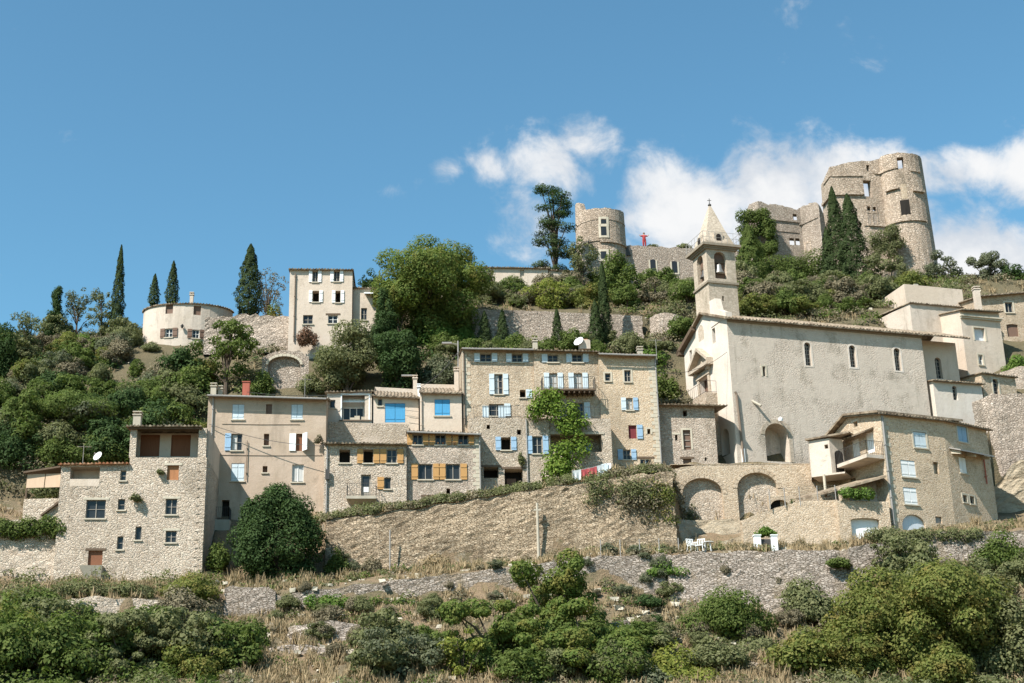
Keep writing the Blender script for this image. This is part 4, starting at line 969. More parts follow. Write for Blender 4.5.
# arched porch niche with its lamp
a, b, c, d = side.rect(765.5, 423.5, 789.5, 461.5); rz = (b - a) / 2 * .95; side.hole(a, b, c, d, 1.5, rz)
mb = MB(); arch_plate(mb, side, a, b, c, d, rz, 1.49); nic = mb.build('niche', 'church', H.root)
mb = MB(); hw = (b - a) / 2; sm = (a + b) / 2; zs = d - rz
for k in range(11):
    a0, a1 = math.pi * k / 11, math.pi * (k + .94) / 11; q = lambda an, f: (sm + (hw + f) * math.cos(an), zs + (rz + f) * math.sin(an)); P = side.P
    pts = [q(a0, 0), q(a0, .34), q(a1, .34), q(a1, 0)]; mb.hexa([P(*p, -.03) for p in pts] + [P(*p, .03) for p in pts])
mb.build('arch_ring', 'ashlar', nic)
mb = MB(); side.box(mb, b, b + .3, c, zs, -.03, .03); mb.build('jamb', 'ashlar', nic)
mb = MB(); s, z = side.hit(778, 419.5); mb.tube([side.P(s, z, 0), side.P(s, z + .1, -.35)], .03, 6); mb.lathe(tuple(side.P(s, z - .25, -.4)), [(.05, .35), (.2, .2), (.16, 0)], 10); mb.build('lamp', 'white', H.root)
mb = MB(); s, z = side.hit(754, 404); mb.tube([side.P(s - .15, z + .3, .1), side.P(s + .35, z - .25, -.45)], .11, 7); mb.build('spout', 'concrete', H.root)
mb = MB(); q0 = [side.hit(x, y) for x, y in ((734.5, 392), (736, 395), (741, 440), (743, 462))]
mb.tube([side.P(q[0], q[1], -.12) for q in q0], .09, 7); mb.build('drainpipe', 'copper', H.root)
mb = MB(); q = side.rect(741.5, 449, 744.2, 462.5); side.box(mb, q[0], q[1], q[2], q[3], -.16, -.005); mb.build('service_box', 'white', H.root)
# roof
mb = MB(); f = lambda q: ZE; p_ = RIDGE / (W_ / 2)
roof_sheet(mb, side, -.35, 21.9, f, -.5, .12 - .5 * p_, W_ / 2, .12 + RIDGE, period=.3, amp=.055, thick=.14); roof_sheet(mb, side, -.35, 21.9, f, W_ / 2, .12 + RIDGE, W_ + .6, .12 - .6 * p_, period=.3, amp=.055, thick=.14)
mb.build('roof', 'tile', H.root)
for z0_, z1_, o_ in ((ZE - .32, ZE - .145, .13), (ZE - .14, ZE - .02, .26)): mb = MB(); side.box(mb, 0, 17.6, z0_, z1_, -o_, -.003); mb.build('cornice', 'trim_dark', H.root)
mb = MB(); front.box(mb, -.55, -.003, ZE - .55, ZE - .12, -.45, .3); P = front.P
mb.hexa([P(-.6, ZE - .5, -.45), P(W_ / 2 - 1.5, ZE + RIDGE - .95, -.45), P(W_ / 2 - 1.5, ZE + RIDGE - .95, .1), P(-.6, ZE - .5, .1), P(-.6, ZE - .15, -.45), P(W_ / 2 - 1.5, ZE + RIDGE - .6, -.45), P(W_ / 2 - 1.5, ZE + RIDGE - .6, .1), P(-.6, ZE - .15, .1)])
mb.build('verge', 'wood', H.root)
# front: oculus, slits, door, pediment, side arch
a, b, c, d = front.rect(698.2, 325, 703.8, 341); front.hole(a, b, c, d, .4, (d - c) * .5); mb = MB(); arch_plate(mb, front, a, b, c, d, (d - c) * .5, .39); mb.build('window', 'glass', H.root)
for r in ((712.2, 328, 715.4, 343.5), (689.6, 350, 692, 362)): H.win(front, *r, 'dark', sill=False, depth=.4)
w = H.win(front, 700.5, 377, 709.5, 398, 'panel', mat='brown', name='door', depth=.4)
a, b, c, d = front.rect(700.5, 377, 709.5, 398); mb = MB(); t = .3
front.box(mb, a - t, a, c, d, -.14, .02); front.box(mb, b, b + t, c, d, -.14, .02); front.box(mb, a - t - .1, b + t + .1, d, d + .35, -.2, .02); mb.build('surround', 'ashlar', w)
sa, za = front.hit(690.5, 374); sb, zb2 = front.hit(711, 364); sm, zm = front.hit(699.5, 354.5)
s0, s1 = a - 1.0, b + 1.0; zc = d + .9; smid = (s0 + s1) / 2; P = front.P; zp = zc + 1.35
mb = MB(); front.box(mb, s0, s1, zc - .28, zc, -.6, .02)
for u0, v0, u1, v1 in ((s0, zc, smid, zp), (smid, zp, s1, zc)): mb.hexa([P(u0, v0, -.6), P(u1, v1, -.6), P(u1, v1, .02), P(u0, v0, .02), P(u0, v0 + .28, -.6), P(u1, v1 + .28, -.6), P(u1, v1 + .28, .02), P(u0, v0 + .28, .02)])
ped = mb.build('pediment', 'ashlar', H.root)
mb = MB(); mb.poly(P(s0 + .2, zc + .01, -.02), P(s1 - .2, zc + .01, -.02), P(smid, zp - .02, -.02)); mb.build('tympanum', 'ashlar', ped)
for q0 in (a - .5, b + .15): mb = MB(); front.box(mb, q0, q0 + .35, d + .36, zc - .29, -.35, .02); mb.build('bracket', 'ashlar', ped)
H.win(front, 721.4, 428.5, 729.6, 456, 'dark', rise=1.0, sill=False, depth=1.0, name='archway')
# front terrace with rail
zt = front.hit(707, 399)[1]; mb = MB(); front.box(mb, .2, W_ - 2.6, zt - 7.5, zt, -1.0, -.004); mb.build('forecourt', 'stone_mixed', H.root)
H.railing(front, .2, W_ - 2.65, zt, 1.0, 0, -.95, .35, r=.012)
# bell tower, centred on the front
T0, T1 = 2.75, 5.35                        # measured back from the side wall
tf = Strip([cp(.0, T1), cp(.0, T0)], 0); tw = T1 - T0
zK = at(705, 278.5, 110).z                    # string course
zC = at(703, 243, 110).z                    # cornice
tn = [cp(0.02, T1), cp(0.02, T0), cp(2.62, T0), cp(2.62, T1), cp(0.02, T1)]
faces = [Strip([tn[i], tn[i + 1]]) for i in range(4)]
tb = MB(); zlow = ZE - .5
tower = None
mbs = MB()
hol = []
for i, st in enumerate(faces):
    if i < 2:
        xm = (688, 710.5)[i]
        s0, s1 = (.72, tw - .72) if i == 0 else (.68, tw - .86)
        za, zb3 = at(715, 274.5, 110).z, at(715, 247.5, 110).z
        st.hole(s0, s1, za, zb3, .5, (s1 - s0) / 2); hol.append((st, s0, s1, za, zb3))
        if i == 1: st.hole(1.15, 1.32, at(722, 297, 110).z, at(722, 292, 110).z, .4)
    st.build(mbs, zlow - 1, zC)
tower = mbs.build('bell_tower', 'ashlar', H.root)
P = faces[0].P
# dark bell chamber behind the openings
inn = [Strip([st.P(0, 0, .5).xy, st.P(st.L, 0, .5).xy]) for st in faces]
mb = MB()
for st, s0, s1, za, zb3 in hol:
    st.box(mb, s0 - .35, s1 + .35, za - .05, zb3 + .1, 1.75, 1.8)
    mb.poly(st.P(s0 - .4, za - .02, .5), st.P(s1 + .4, za - .02, .5), st.P(s1 + .4, za - .02, 1.8), st.P(s0 - .4, za - .02, 1.8))
    for s in (s0 - .38, s1 + .38): mb.poly(st.P(s, za - .05, .5), st.P(s, zb3 + .1, .5), st.P(s, zb3 + .1, 1.8), st.P(s, za - .05, 1.8))
mb.build('bell_chamber', 'brown', tower)
mb = MB(); cen = cp(1.32, (T0 + T1) / 2)
sq = lambda e, z: [Vector((*(Vector(cen) + (Vector(q) - Vector(cen)) * (1 + e * 2 / tw)), z)) for q in tn[:4]]
mb.hexa(sq(.12, zK - .12) + sq(.12, zK + .06)); mb.build('string_course', 'trim_dark', tower)
mb = MB()
for e, z0_, z1_ in ((.16, zC - .25, zC - .13), (.26, zC - .128, zC - .003), (.44, zC, zC + .22)): mb.hexa(sq(e, z0_) + sq(e, z1_))
mb.build('cornice', 'trim_dark', tower)
zS = zC + .224; za_ = at(709.3, 199, 111).z
mb = MB(); prof = [(1.0, 0), (.97, .35), (.62, .38 + (za_ - zS) * .30), (0.03, za_ - zS)]
ring = lambda f, z: [Vector((*(Vector(cen) + (Vector(q) - Vector(cen)) * f), zS + z)) for q in tn[:4]]
for (f0, z0), (f1, z1) in zip(prof, prof[1:]):
    r0, r1 = ring(f0, z0), ring(f1, z1)
    for k in range(4): mb.poly(r0[k], r0[(k + 1) % 4], r1[(k + 1) % 4], r1[k])
sp = mb.build('spire', 'ashlar', tower)
mb = MB(); st = faces[1]
for st_ in faces[:2]:
    mb.hexa([st_.P(tw / 2 + x, zS + z, d) for z, in ((.12,),) for x, d in ((-.42, .08), (.42, .08), (.42, 1.0), (-.42, 1.0))] + [st_.P(tw / 2 + x, zS + 1.15, d) for x, d in ((-.42, .12), (.42, .12), (.42, 1.2), (-.42, 1.2))])
dor = mb.build('dormer', 'ashlar', sp)
mb = MB()
for st_ in faces[:2]: arch_plate(mb, st_, tw / 2 - .24, tw / 2 + .24, zS + .2, zS + 1.05, .24, .062)
mb.build('opening', 'dark', sp)  # flat plates on the dormers, coloured as the shade inside an opening
mb = MB(); mb.tube([(*cen, za_ - .1), (*cen, za_ + .6)], .03, 6); mb.tube([(cen.x - .17, cen.y, za_ + .42), (cen.x + .17, cen.y, za_ + .42)], .025, 6); mb.lathe((cen.x, cen.y, za_ - .12), [(.1, 0), (.16, .1), (.08, .22)], 10); mb.build('cross', 'iron', tower)
mb = MB(); rp = [Vector((*(Vector(cen) + (Vector(q) - Vector(cen)) * 1.27), 0)) for q in tn[:4]]
for k in range(4):
    p, q = rp[k], rp[(k + 1) % 4]
    for h in (.5, 1.0): mb.tube([(p.x, p.y, zS + h), (q.x, q.y, zS + h)], .016, 4)
    for j in range(6): r_ = p.lerp(q, j / 6); mb.tube([(r_.x, r_.y, zS), (r_.x, r_.y, zS + 1.0)], .018 if j else .028, 4)
mb.build('railing', 'zinc', tower)
# volute buttress right of the tower
mb = MB(); st = front
prof = [(0, ZE + .1), (2.75, ZE + .1), (2.7, ZE + 2.4), (1.7, ZE + 2.3), (1.35, ZE + 1.2), (.5, ZE + .75), (0.0, ZE + .55)]
pf = [front.P(W_ - w_, z, -.05) for w_, z in prof]; pb_ = [front.P(W_ - w_, z, .5) for w_, z in prof]
mb.poly(*pf[::-1]); mb.poly(*pb_)
for k in range(len(prof)): mb.poly(pf[k], pf[(k + 1) % len(prof)], pb_[(k + 1) % len(prof)], pb_[k])
mb.build('volute', 'cream', H.root)
# choir wall set back, chapel and gabled annexe belong to the church
ch = Strip([cp(17.6, 1.3), cp(21.7, 1.3)]); H.face(ch, 24, ZE, 'beige'); H.face(Strip([cp(21.7, 1.3), cp(21.7, W_)]), 24, ZE, 'beige')
w = H.win(ch, 935.6, 357.6, 941.8, 378.5, 'glass', rise=1, bars=(1, 3), depth=.28, sill=False, sur=False)
H.finish()
# the bell
bc = hol[1][0].P((hol[1][1] + hol[1][2]) / 2, 0, .32); zb4 = hol[1][3] + .55
mb = MB(); mb.lathe((bc.x, bc.y, zb4), [(.46, 0), (.43, .06), (.34, .22), (.27, .45), (.25, .68), (.19, .84), (.05, .9)], 20)
root = thing('church_bell', 'grey bronze bell catching the sun in the wider belfry arch', 'bell', (bc.x, bc.y, zb4)); mb.build('bell', 'bronze', root, True)
mb = MB(); mb.box((bc.x, bc.y, zb4 + 1.05), (.95, .2, .26), math.atan2(sdir.y, sdir.x)); mb.build('headstock', 'wood', root)
bc2 = hol[0][0].P((hol[0][1] + hol[0][2]) / 2, 0, .32)
mb = MB(); mb.lathe((bc2.x, bc2.y, zb4 - .1), [(.36, 0), (.34, .06), (.26, .2), (.21, .38), (.19, .56), (.14, .68), (.04, .74)], 18)
root = thing('church_bell', 'smaller dark bell in the narrower belfry arch above the church front', 'bell', (bc2.x, bc2.y, zb4 - .1)); mb.build('bell', 'iron', root, True)
mb = MB(); mb.box((bc2.x, bc2.y, zb4 + .8), (.8, .18, .24), math.atan2(fdir.y, fdir.x)); mb.build('headstock', 'wood', root)

# ================= chapel with pale render and the arched stone annexe
H = House('chapel', 'small cream rendered chapel with one narrow arched window, below the choir of the church', 'chapel', Vector((*cp(18.2, -.3), 28)))
z1 = at(932, 381, cp(18.1, -.3).y).z; st = Strip([cp(17.95, -.3), cp(22.5, -.3)]); st.zA = st.zB = z1; st.dep = 1.5; st.pitch = .2; st.L
H.face(st, 25, z1, 'cream'); H.face(Strip([cp(17.95, 1.2), cp(17.95, -.3)]), 25, [(0, z1 + .3), (1.5, z1)], 'cream'); H.face(Strip([cp(22.5, -.3), cp(22.5, 3)]), 25, [(0, z1), (3.3, z1 + .66)], 'cream')
H.roof(st, over=.35, side=.2)
H.win(st, 952.8, 386, 957.4, 400, 'glass', rise=1, bars=(0, 2), sill=False, depth=.28)
H.finish()
H = House('stone_annexe', 'square rubble annexe with one arched window, beside the cream chapel', 'annexe', at(983, 420, 114))
a = H.block((981, 373.6, 113.4), (1015, 378, 114.6), 425, 4, 'stone_warm', pitch=.1); H.roof(a, over=.25, side=.15)
H.win(a, 993.2, 379.2, 998.6, 395.4, 'glass', rise=1, bars=(0, 2), sill=False, sur=True); H.finish()

# ================= houses stacked behind the church
H = House('rendered_house', 'tall beige house with a cornice and one big pale framed window, behind the choir', 'house', at(962, 372, 117))
a = H.block((959.5, 310.5, 117), (998.6, 312.6, 118), 385, 7, 'beige', pitch=.2)
H.roof(a, over=.5, side=.15)
mb = MB(); a.box(mb, -.1, a.L + .1, a.zA - .56, a.zA - .42, -.3, -.003); mb.build('cornice', 'trim', H.root); mb = MB(); a.box(mb, -.05, a.L + .05, a.zA - .7, a.zA - .56, -.18, -.003); mb.build('cornice', 'trim', H.root)
w = H.win(a, 974.4, 328, 985, 340.6, 'panel', mat='bluegrey', name='window', sur=True, depth=.3); H.win(a, 978.6, 354.8, 983, 364.8, 'glass', bars=(1, 1), fmat='frame_white', sur=True)
H.chimney(975.5, 287, 308, 5.4, 119.5, 'pale'); H.finish()
H = House('rendered_house', 'pale flat topped house with one white door, half hidden behind the church roof', 'house', at(895, 340, 120))
a = H.block((909.5, 303.5, 119), (962, 308, 120.2), 345, 6, 'pale', pitch=.05); H.roof(a, over=.2, side=.1, pitch=.1)
lf = Strip([at(896.5, 304, 123).xy, at(909.5, 303.5, 119).xy]); H.face(lf, 34, [(0, a.zA + .3), (lf.L, a.zA)], 'pale'); H.win(lf, 900, 311, 905.4, 327, 'panel', mat='white', depth=.15)
H.finish()
H = House('rendered_house', 'beige house end with a slanting flank, topmost above the church roof', 'house', at(884, 320, 125))
a = H.block((904, 284, 124.5), (962, 289.5, 125.5), 325, 7, 'beige', pitch=0)
lf = Strip([at(880, 312, 130.5).xy, at(904, 284, 124.5).xy]); H.face(lf, 34, [(0, at(880, 316, 130.5).z), (lf.L, a.zA)], 'beige')
mb = MB(); q = a.rect(917, 280.6, 921, 284.5); a.box(mb, q[0], q[1], a.zA - .1, a.zA + .3, .5, .8); mb.build('vent', 'concrete', H.root)
H.win(lf, 897.5, 297, 900.5, 301, 'dark', sill=False); H.finish()
H = House('stone_house', 'warm stone house with brown closed shutters and a tiled roof beside the highest chimney', 'house', at(982, 380, 122))
a = H.block((978, 297, 121.4), (1062, 290, 121.4), 400, 8, 'stone_warm', pitch=.22); H.roof(a, over=.45, side=.2)
H.win(a, 1005.2, 302.4, 1012.8, 312.6, 'glass', bars=(1, 0), sur=True); H.win(a, 1007, 324, 1018.4, 336.6, 'panel', mat='brown', name='window', rise=.3, sill=True); H.win(a, 1036, 303, 1044, 313, 'glass')
H.finish()

# ================= the garage house in front of the church
C1 = at(880, 414.6, 98); C2 = at(942.5, 420.6, 99.8); C3 = at(985.5, 425, 102.4)
ud = (C2.xy - C1.xy).normalized(); bk = Vector((-ud.y, ud.x)); CL = C1.xy + bk * 7.4
H = House('stone_house', 'big warm stone house with white shutters and a long balcony, below the church', 'house', Vector((C1.x, C1.y, 19)))
ze = C1.z; zbm = at(893, 532, 98).z - 2
fr = Strip([C1.xy, C2.xy]); ri = Strip([C2.xy, C3.xy]); le = Strip([CL, C1.xy]); bkx = C3.xy + bk * 6
H.face(fr, zbm, ze, 'stone_gold'); H.face(ri, zbm, ze, 'stone_gold'); H.face(le, zbm, [(0, ze - .9), (1.9, ze - .1), (3.8, ze + .75), (le.L, ze)], 'stone_warm'); H.face(Strip([C3.xy, bkx]), zbm, ze, 'stone_warm'); H.face(Strip([bkx, CL]), zbm, ze, 'stone_warm')
big = Strip([C1.xy, C2.xy, C3.xy]); big.zA = big.zB = ze
mb = MB(); roof_sheet(mb, big, -.35, big.L + .3, lambda q: ze, -.4, .03, 3.8, .85, period=.28); mb.build('roof', 'tile', H.root)
mb = MB(); P = le.P
for u0, z0, u1, z1 in ((-.1, ze - .85, 3.8, ze + .82), (3.8, ze + .82, le.L + .3, ze + .06)):
    mb.hexa([P(u0, z0, -.45), P(u1, z1, -.45), P(u1, z1, 7), P(u0, z0, 7), P(u0, z0 + .16, -.45), P(u1, z1 + .16, -.45), P(u1, z1 + .16, 7), P(u0, z0 + .16, 7)])
mb.build('gable_roof', 'tile', H.root)
H.win(fr, 913.6, 432, 926.2, 447.8, 'shut', smat='white_blue', sur=True); H.win(fr, 901.2, 460.4, 915.6, 477, 'shut', smat='white', sur=False); H.win(fr, 903.8, 487.6, 917.2, 504.4, 'shut', smat='white')
H.win(fr, 933.6, 462, 938.8, 474, 'dark', sill=False, depth=.35, mat='concrete', name='niche'); H.win(fr, 902, 514.5, 925.6, 531, 'panel', mat='bluegrey', rise=.85, name='garage_door', depth=.2); H.win(fr, 935.6, 516.6, 942, 523.4, 'panel', mat='zinc', name='vent')
H.win(ri, 957.6, 426.4, 967, 442, 'shut', smat='sky_blue', sur=True); H.win(ri, 959.4, 457.4, 966.4, 473, 'shut', smat='white'); H.win(ri, 963, 495.2, 967, 502.4, 'glass', bars=(0, 0), sur=True); H.win(ri, 970, 496.4, 974.2, 504, 'glass', bars=(0, 0), sur=True)
q = ri.rect(949.5, 449.5, 982.5, 455); mb = MB(); P = ri.P; z = ri.hit(966, 455)[1]
mb.hexa([P(q[0], z - .1, -.95), P(q[1], z - .1, -.95), P(q[1], z + .25, -.004), P(q[0], z + .25, -.004), P(q[0], z, -.95), P(q[1], z, -.95), P(q[1], z + .35, -.004), P(q[0], z + .35, -.004)]); cano = mb.build('canopy', 'zinc', H.root)
for k in range(3):
    mb = MB(); x = q[0] + .25 + (q[1] - q[0] - .5) * k / 2; mb.hexa([P(x - .06, z - .28, -.75), P(x + .06, z - .28, -.75), P(x + .06, z - .1, -.004), P(x - .06, z - .1, -.004), P(x - .06, z - .12, -.75), P(x + .06, z - .12, -.75), P(x + .06, z + .22, -.004), P(x - .06, z + .22, -.004)]); mb.build('bracket', 'trim', cano)
H.pipe(ri, 982, 455, 484, .05, 'brick'); H.pipe(fr, 881.2, 416, 532, .07, 'zinc'); H.quoins(fr, 0, ze - 8, ze - .05)
# gable side: doors, balcony, box room, sloping tiled canopy
for r in ((852, 439, 859.6, 459), (866, 432.4, 874, 453.4)): H.win(le, *r, 'panel', mat='white', depth=.1)
H.win(le, 851, 478, 856, 489, 'dark', sill=False); H.win(le, 853.5, 421.5, 857.5, 427, 'dark', sill=False, lintel=True)
mb = MB(); P = le.P; b0 = le.hit(828, 470)[0]; zz = le.hit(878, 457)[1]
le.box(mb, .6, le.L - .02, zz - .3, zz - .05, -1.5, -.004); mb.build('balcony', 'pale', H.root); H.railing(le, 2.0, le.L - .05, zz - .05, 1.0, 0, -1.45, .16, r=.012)
cz = le.hit(862, 436)[1]; mb = MB(); q = (le.hit(851, 440)[0], le.hit(874, 431)[0])
mb.hexa([P(q[0], cz - .1, -.8), P(q[1], cz - .1, -.8), P(q[1], cz + .25, -.004), P(q[0], cz + .25, -.004), P(q[0], cz, -.8), P(q[1], cz, -.8), P(q[1], cz + .35, -.004), P(q[0], cz + .35, -.004)]); mb.build('canopy', 'tile', H.root)
br = Strip([at(808.5, 442, 101.4).xy, at(829, 440, 100.6).xy]); zt1, zb1 = at(810, 441, 101.4).z, at(822, 474, 100.9).z
H.face(br, zb1, zt1, 'pale'); rr = Strip([br.p[1], br.p[1] + (br.p[1] - br.p[0]).normalized() * .9 + Vector((.35, .9)) * 1.0]); H.face(rr, zb1, zt1, 'pale')
rr2 = Strip([br.p[0] + Vector((.6, 2.2)), br.p[0]]); H.face(rr2, zb1, zt1, 'pale')
H.win(br, 824.5, 444.5, 828, 448.6, 'dark', sill=False)
mb = MB(); arch_plate(mb, rr, .35, 1.1, zb1 + .1, zb1 + 1.75, .37, -.01); mb.build('doorway', 'dark', H.root)  # flat dark arch on the uncut wall, painted as the doorway's shade
mb = MB(); big2 = [br.P(-.2, zt1 + .02, -.2), br.P(br.L + 1.5, zt1 + .15, -.2), br.P(br.L + 1.5, zt1 + .3, 2), br.P(-.2, zt1 + .3, 2)]; mb.hexa([p for p in big2] + [p + Vector((0, 0, .13)) for p in big2]); mb.build('roof', 'tile', H.root)
mb = MB(); f_ = [br.P(0, zb1 - .12, 0), br.P(br.L + .9, zb1 - .12, 0), br.P(br.L + .9, zb1 - .12, 2), br.P(0, zb1 - .12, 2)]; mb.hexa(f_ + [p + Vector((0, 0, .118)) for p in f_]); mb.build('floor_slab', 'pale', H.root)
mb = MB(); p = at(824, 476, 100.8); mb.tube([(p.x, p.y, p.z - 1.6), (p.x, p.y, p.z + .1)], .1, 8); mb.build('column', 'trim', H.root)
H.finish()
# garage terrace in front
H = House('garage', 'warm stone garage block with a white door and a shady covered terrace over it', 'garage', at(838, 542, 97.6))
a = H.block((837, 500.5, 97.5), (888.5, 501.8, 97.6), 548, .9, 'stone_warm', pitch=0, back_top=None)
H.face(Strip([a.P(0, 0, 3.2).xy, a.P(0, 0, .9).xy]), a.z0, a.zA, 'stone_warm')
H.win(a, 851.5, 518, 880.2, 540, 'panel', mat='white', rise=.16, depth=.35, name='garage_door')
r = a.rect(851.5, 518, 880.2, 540); 
p0, p1 = at(803, 500, 99.2), at(886, 477.5, 97.4); mb = MB(); d_ = Vector((.15, 2.4, .55))
mb.hexa([p0, p1, p1 + d_, p0 + d_] + [q + Vector((0, 0, .16)) for q in (p0, p1, p1 + d_, p0 + d_)]); mb.build('canopy', 'tile', H.root)
mb = MB(); s0 = a.hit(842, 490)[0]; a.box(mb, .35, .95, a.zA + .003, a.zA + 1.05, .1, .6); mb.build('pier', 'stone_warm', H.root)
mb = MB(); mb.hexa([a.P(.96, a.zA + .003, 1.6), a.P(a.L, a.zA + .003, 1.6), a.P(a.L, a.zA + .003, 1.7), a.P(.96, a.zA + .003, 1.7), a.P(.96, a.zA + 1.35, 1.6), a.P(a.L, a.zA + 1.9, 1.6), a.P(a.L, a.zA + 1.9, 1.7), a.P(.96, a.zA + 1.35, 1.7)]); mb.build('back_wall', 'stone_mixed', H.root)
H.finish()

# ================= hill-top houses
# round house
ccx = at(188, 320, 128.5); Rr = 45.5 * mpp(188, 320, 126)
pts = [(ccx.x + Rr * math.cos(t), ccx.y + Rr * .62 * math.sin(t)) for t in [math.pi + math.pi * k / 16 for k in range(17)]]
st = Strip(pts); H = House('round_house', 'round pale rendered house with brown shutters among cypresses on the hilltop', 'house', Vector((ccx.x, ccx.y - Rr * .62, at(188, 345, 125).z)))
zt = at(188, 300.5, 125).z; st.zA = st.zB = zt; top = [(0, zt), (st.L, zt)]
H.face(st, zt - 6.5, zt, 'pale'); H.face(Strip([pts[-1], pts[0]]), zt - 6.5, zt, 'pale')
mb = MB(); roof_sheet(mb, st, 0.0, st.L, lambda q: zt, -.16, .05, 2.9, .6); mb.build('roof', 'tile', H.root)
for r in ((165.6, 304.6, 173, 313.6), (193.6, 305.8, 201, 315)): H.win(st, *r, 'panel', mat='brown', name='window')
for r in ((165.2, 328.4, 172.4, 337.2), (192.4, 329.6, 199.4, 338.2)): H.win(st, *r, 'glass', 'LR', 'brown', sw=4.6, fmat='frame_white', bars=(1, 1))
H.chimney(192, 292.5, 300, 3.4, 127, 'pale'); mb = MB(); s, z = st.hit(182.5, 327.5); mb.lathe(tuple(st.P(s, z - .15, -.25)), [(.08, 0), (.16, .25), (.05, .4)], 8); mb.tube([st.P(s, z + .25, -.25), st.P(s, z + .35, 0)], .02, 5); mb.build('wall_lamp', 'iron', H.root)
H.finish()
H = House('rendered_house', 'tall pale four square house with white shutters standing alone on the hilltop', 'house', at(290, 346, 121))
a = H.block((290, 270, 121), (352.5, 270.6, 121), 352, 7, 'beige', pitch=.12); H.roof(a, over=.3, side=.12)
for r in ((312.6, 271, 317.8, 282), (334, 271, 339.6, 281.6)): H.win(a, *r, 'glass', 'LR', 'white', sw=3.4)
for r in ((312.6, 290.8, 319, 302), (335.6, 290.8, 340.4, 302.6)): H.win(a, *r, 'dark', 'LR', 'white', sw=3.4)
H.win(a, 303, 315, 312.8, 324, 'glass', sur=False); H.win(a, 328, 315, 337.8, 323.4, 'glass', fmat='frame_white', lintel=2)
H.pipe(a, 295.5, 274, 342, .06, 'copper')
b = H.block((353.2, 288.4, 121.6), (376, 289, 121.6), 350, 6, 'beige', pitch=.15); H.roof(b, over=.25, side=.05)
H.win(b, 361, 308, 367, 320, 'glass'); mb = MB(); q = b.rect(364, 293, 374, 296.5); P = b.P
mb.hexa([P(q[0], q[2], -.8), P(q[1], q[2], -.8), P(q[1], q[3], -.01), P(q[0], q[3], -.01), P(q[0], q[2] + .05, -.8), P(q[1], q[2] + .05, -.8), P(q[1], q[3] + .05, -.01), P(q[0], q[3] + .05, -.01)]); mb.build('awning', 'white', H.root)
H.finish()
H = House('long_house', 'long low house with a tiled roof mostly hidden by scrub below the round keep', 'house', at(484, 278, 139))
a = H.block((482, 267.5, 139), (548, 268.5, 139), 290, 5, 'beige', pitch=.3); H.roof(a, over=.3)
for r in ((489, 270, 493, 278), (520, 270, 524, 277)): H.win(a, *r, 'panel', mat='concrete', name='window')
b = H.block((548.5, 270.5, 139.4), (584, 271.5, 139.4), 300, 4, 'pale', pitch=.2); H.win(b, 569, 276, 576, 291, 'panel', mat='white', name='window'); H.roof(b, over=.2); H.finish()
# vaulted ruin below the tall pale house
st = Strip([at(262, 362, 116.6).xy, at(309, 358, 116.6).xy]); z0 = at(262, 392, 116.6).z; z1 = at(285, 350, 116.6).z; z2 = at(262, 358, 116.6).z
root = thing('vaulted_ruin', 'ruined stone vault with a wide segmental arch, below the tall pale hilltop house', 'ruin', (st.p[0].x, st.p[0].y, z0))
mb = MB(); r = st.rect(268, 356.5, 300, 392); st.hole(r[0], r[1], z0 - 3, r[3], .35, .75); st.build(mb, z0 - 2, [(0, z2), (st.L * .4, z1), (st.L * .8, z1 - .1), (st.L, z1 - .6)], ds=.5, rag=.2, seed=31); mb.build('wall', 'stone_ruin', root)
mb = MB(); arch_plate(mb, st, r[0], r[1], z0 - 3, r[3], .75, .34); mb.build('vault_infill', 'stone_ruin', root)
mb = MB(); hw = (r[1] - r[0]) / 2; sm = (r[0] + r[1]) / 2; zs = r[3] - .75
for k in range(13):
    a0, a1 = math.pi * k / 13, math.pi * (k + .92) / 13; q = lambda an, f: (sm + (hw + f) * math.cos(an), zs + (.75 + f) * math.sin(an)); P = st.P
    pts = [q(a0, 0), q(a0, .22), q(a1, .22), q(a1, 0)]; mb.hexa([P(*p, -.12) for p in pts] + [P(*p, .1) for p in pts])
mb.build('arch_ring', 'trim', root)
def ring(mb, st, s0, s1, z0, z1, proj, step=.45, inn=.02, dz=0.0):
    n = max(1, int((s1 - s0) / step))
    for k in range(n): a, b = s0 + (s1 - s0) * k / n, s0 + (s1 - s0) * (k + 1) / n; st.box(mb, a, b, z0, z1, -proj, inn)
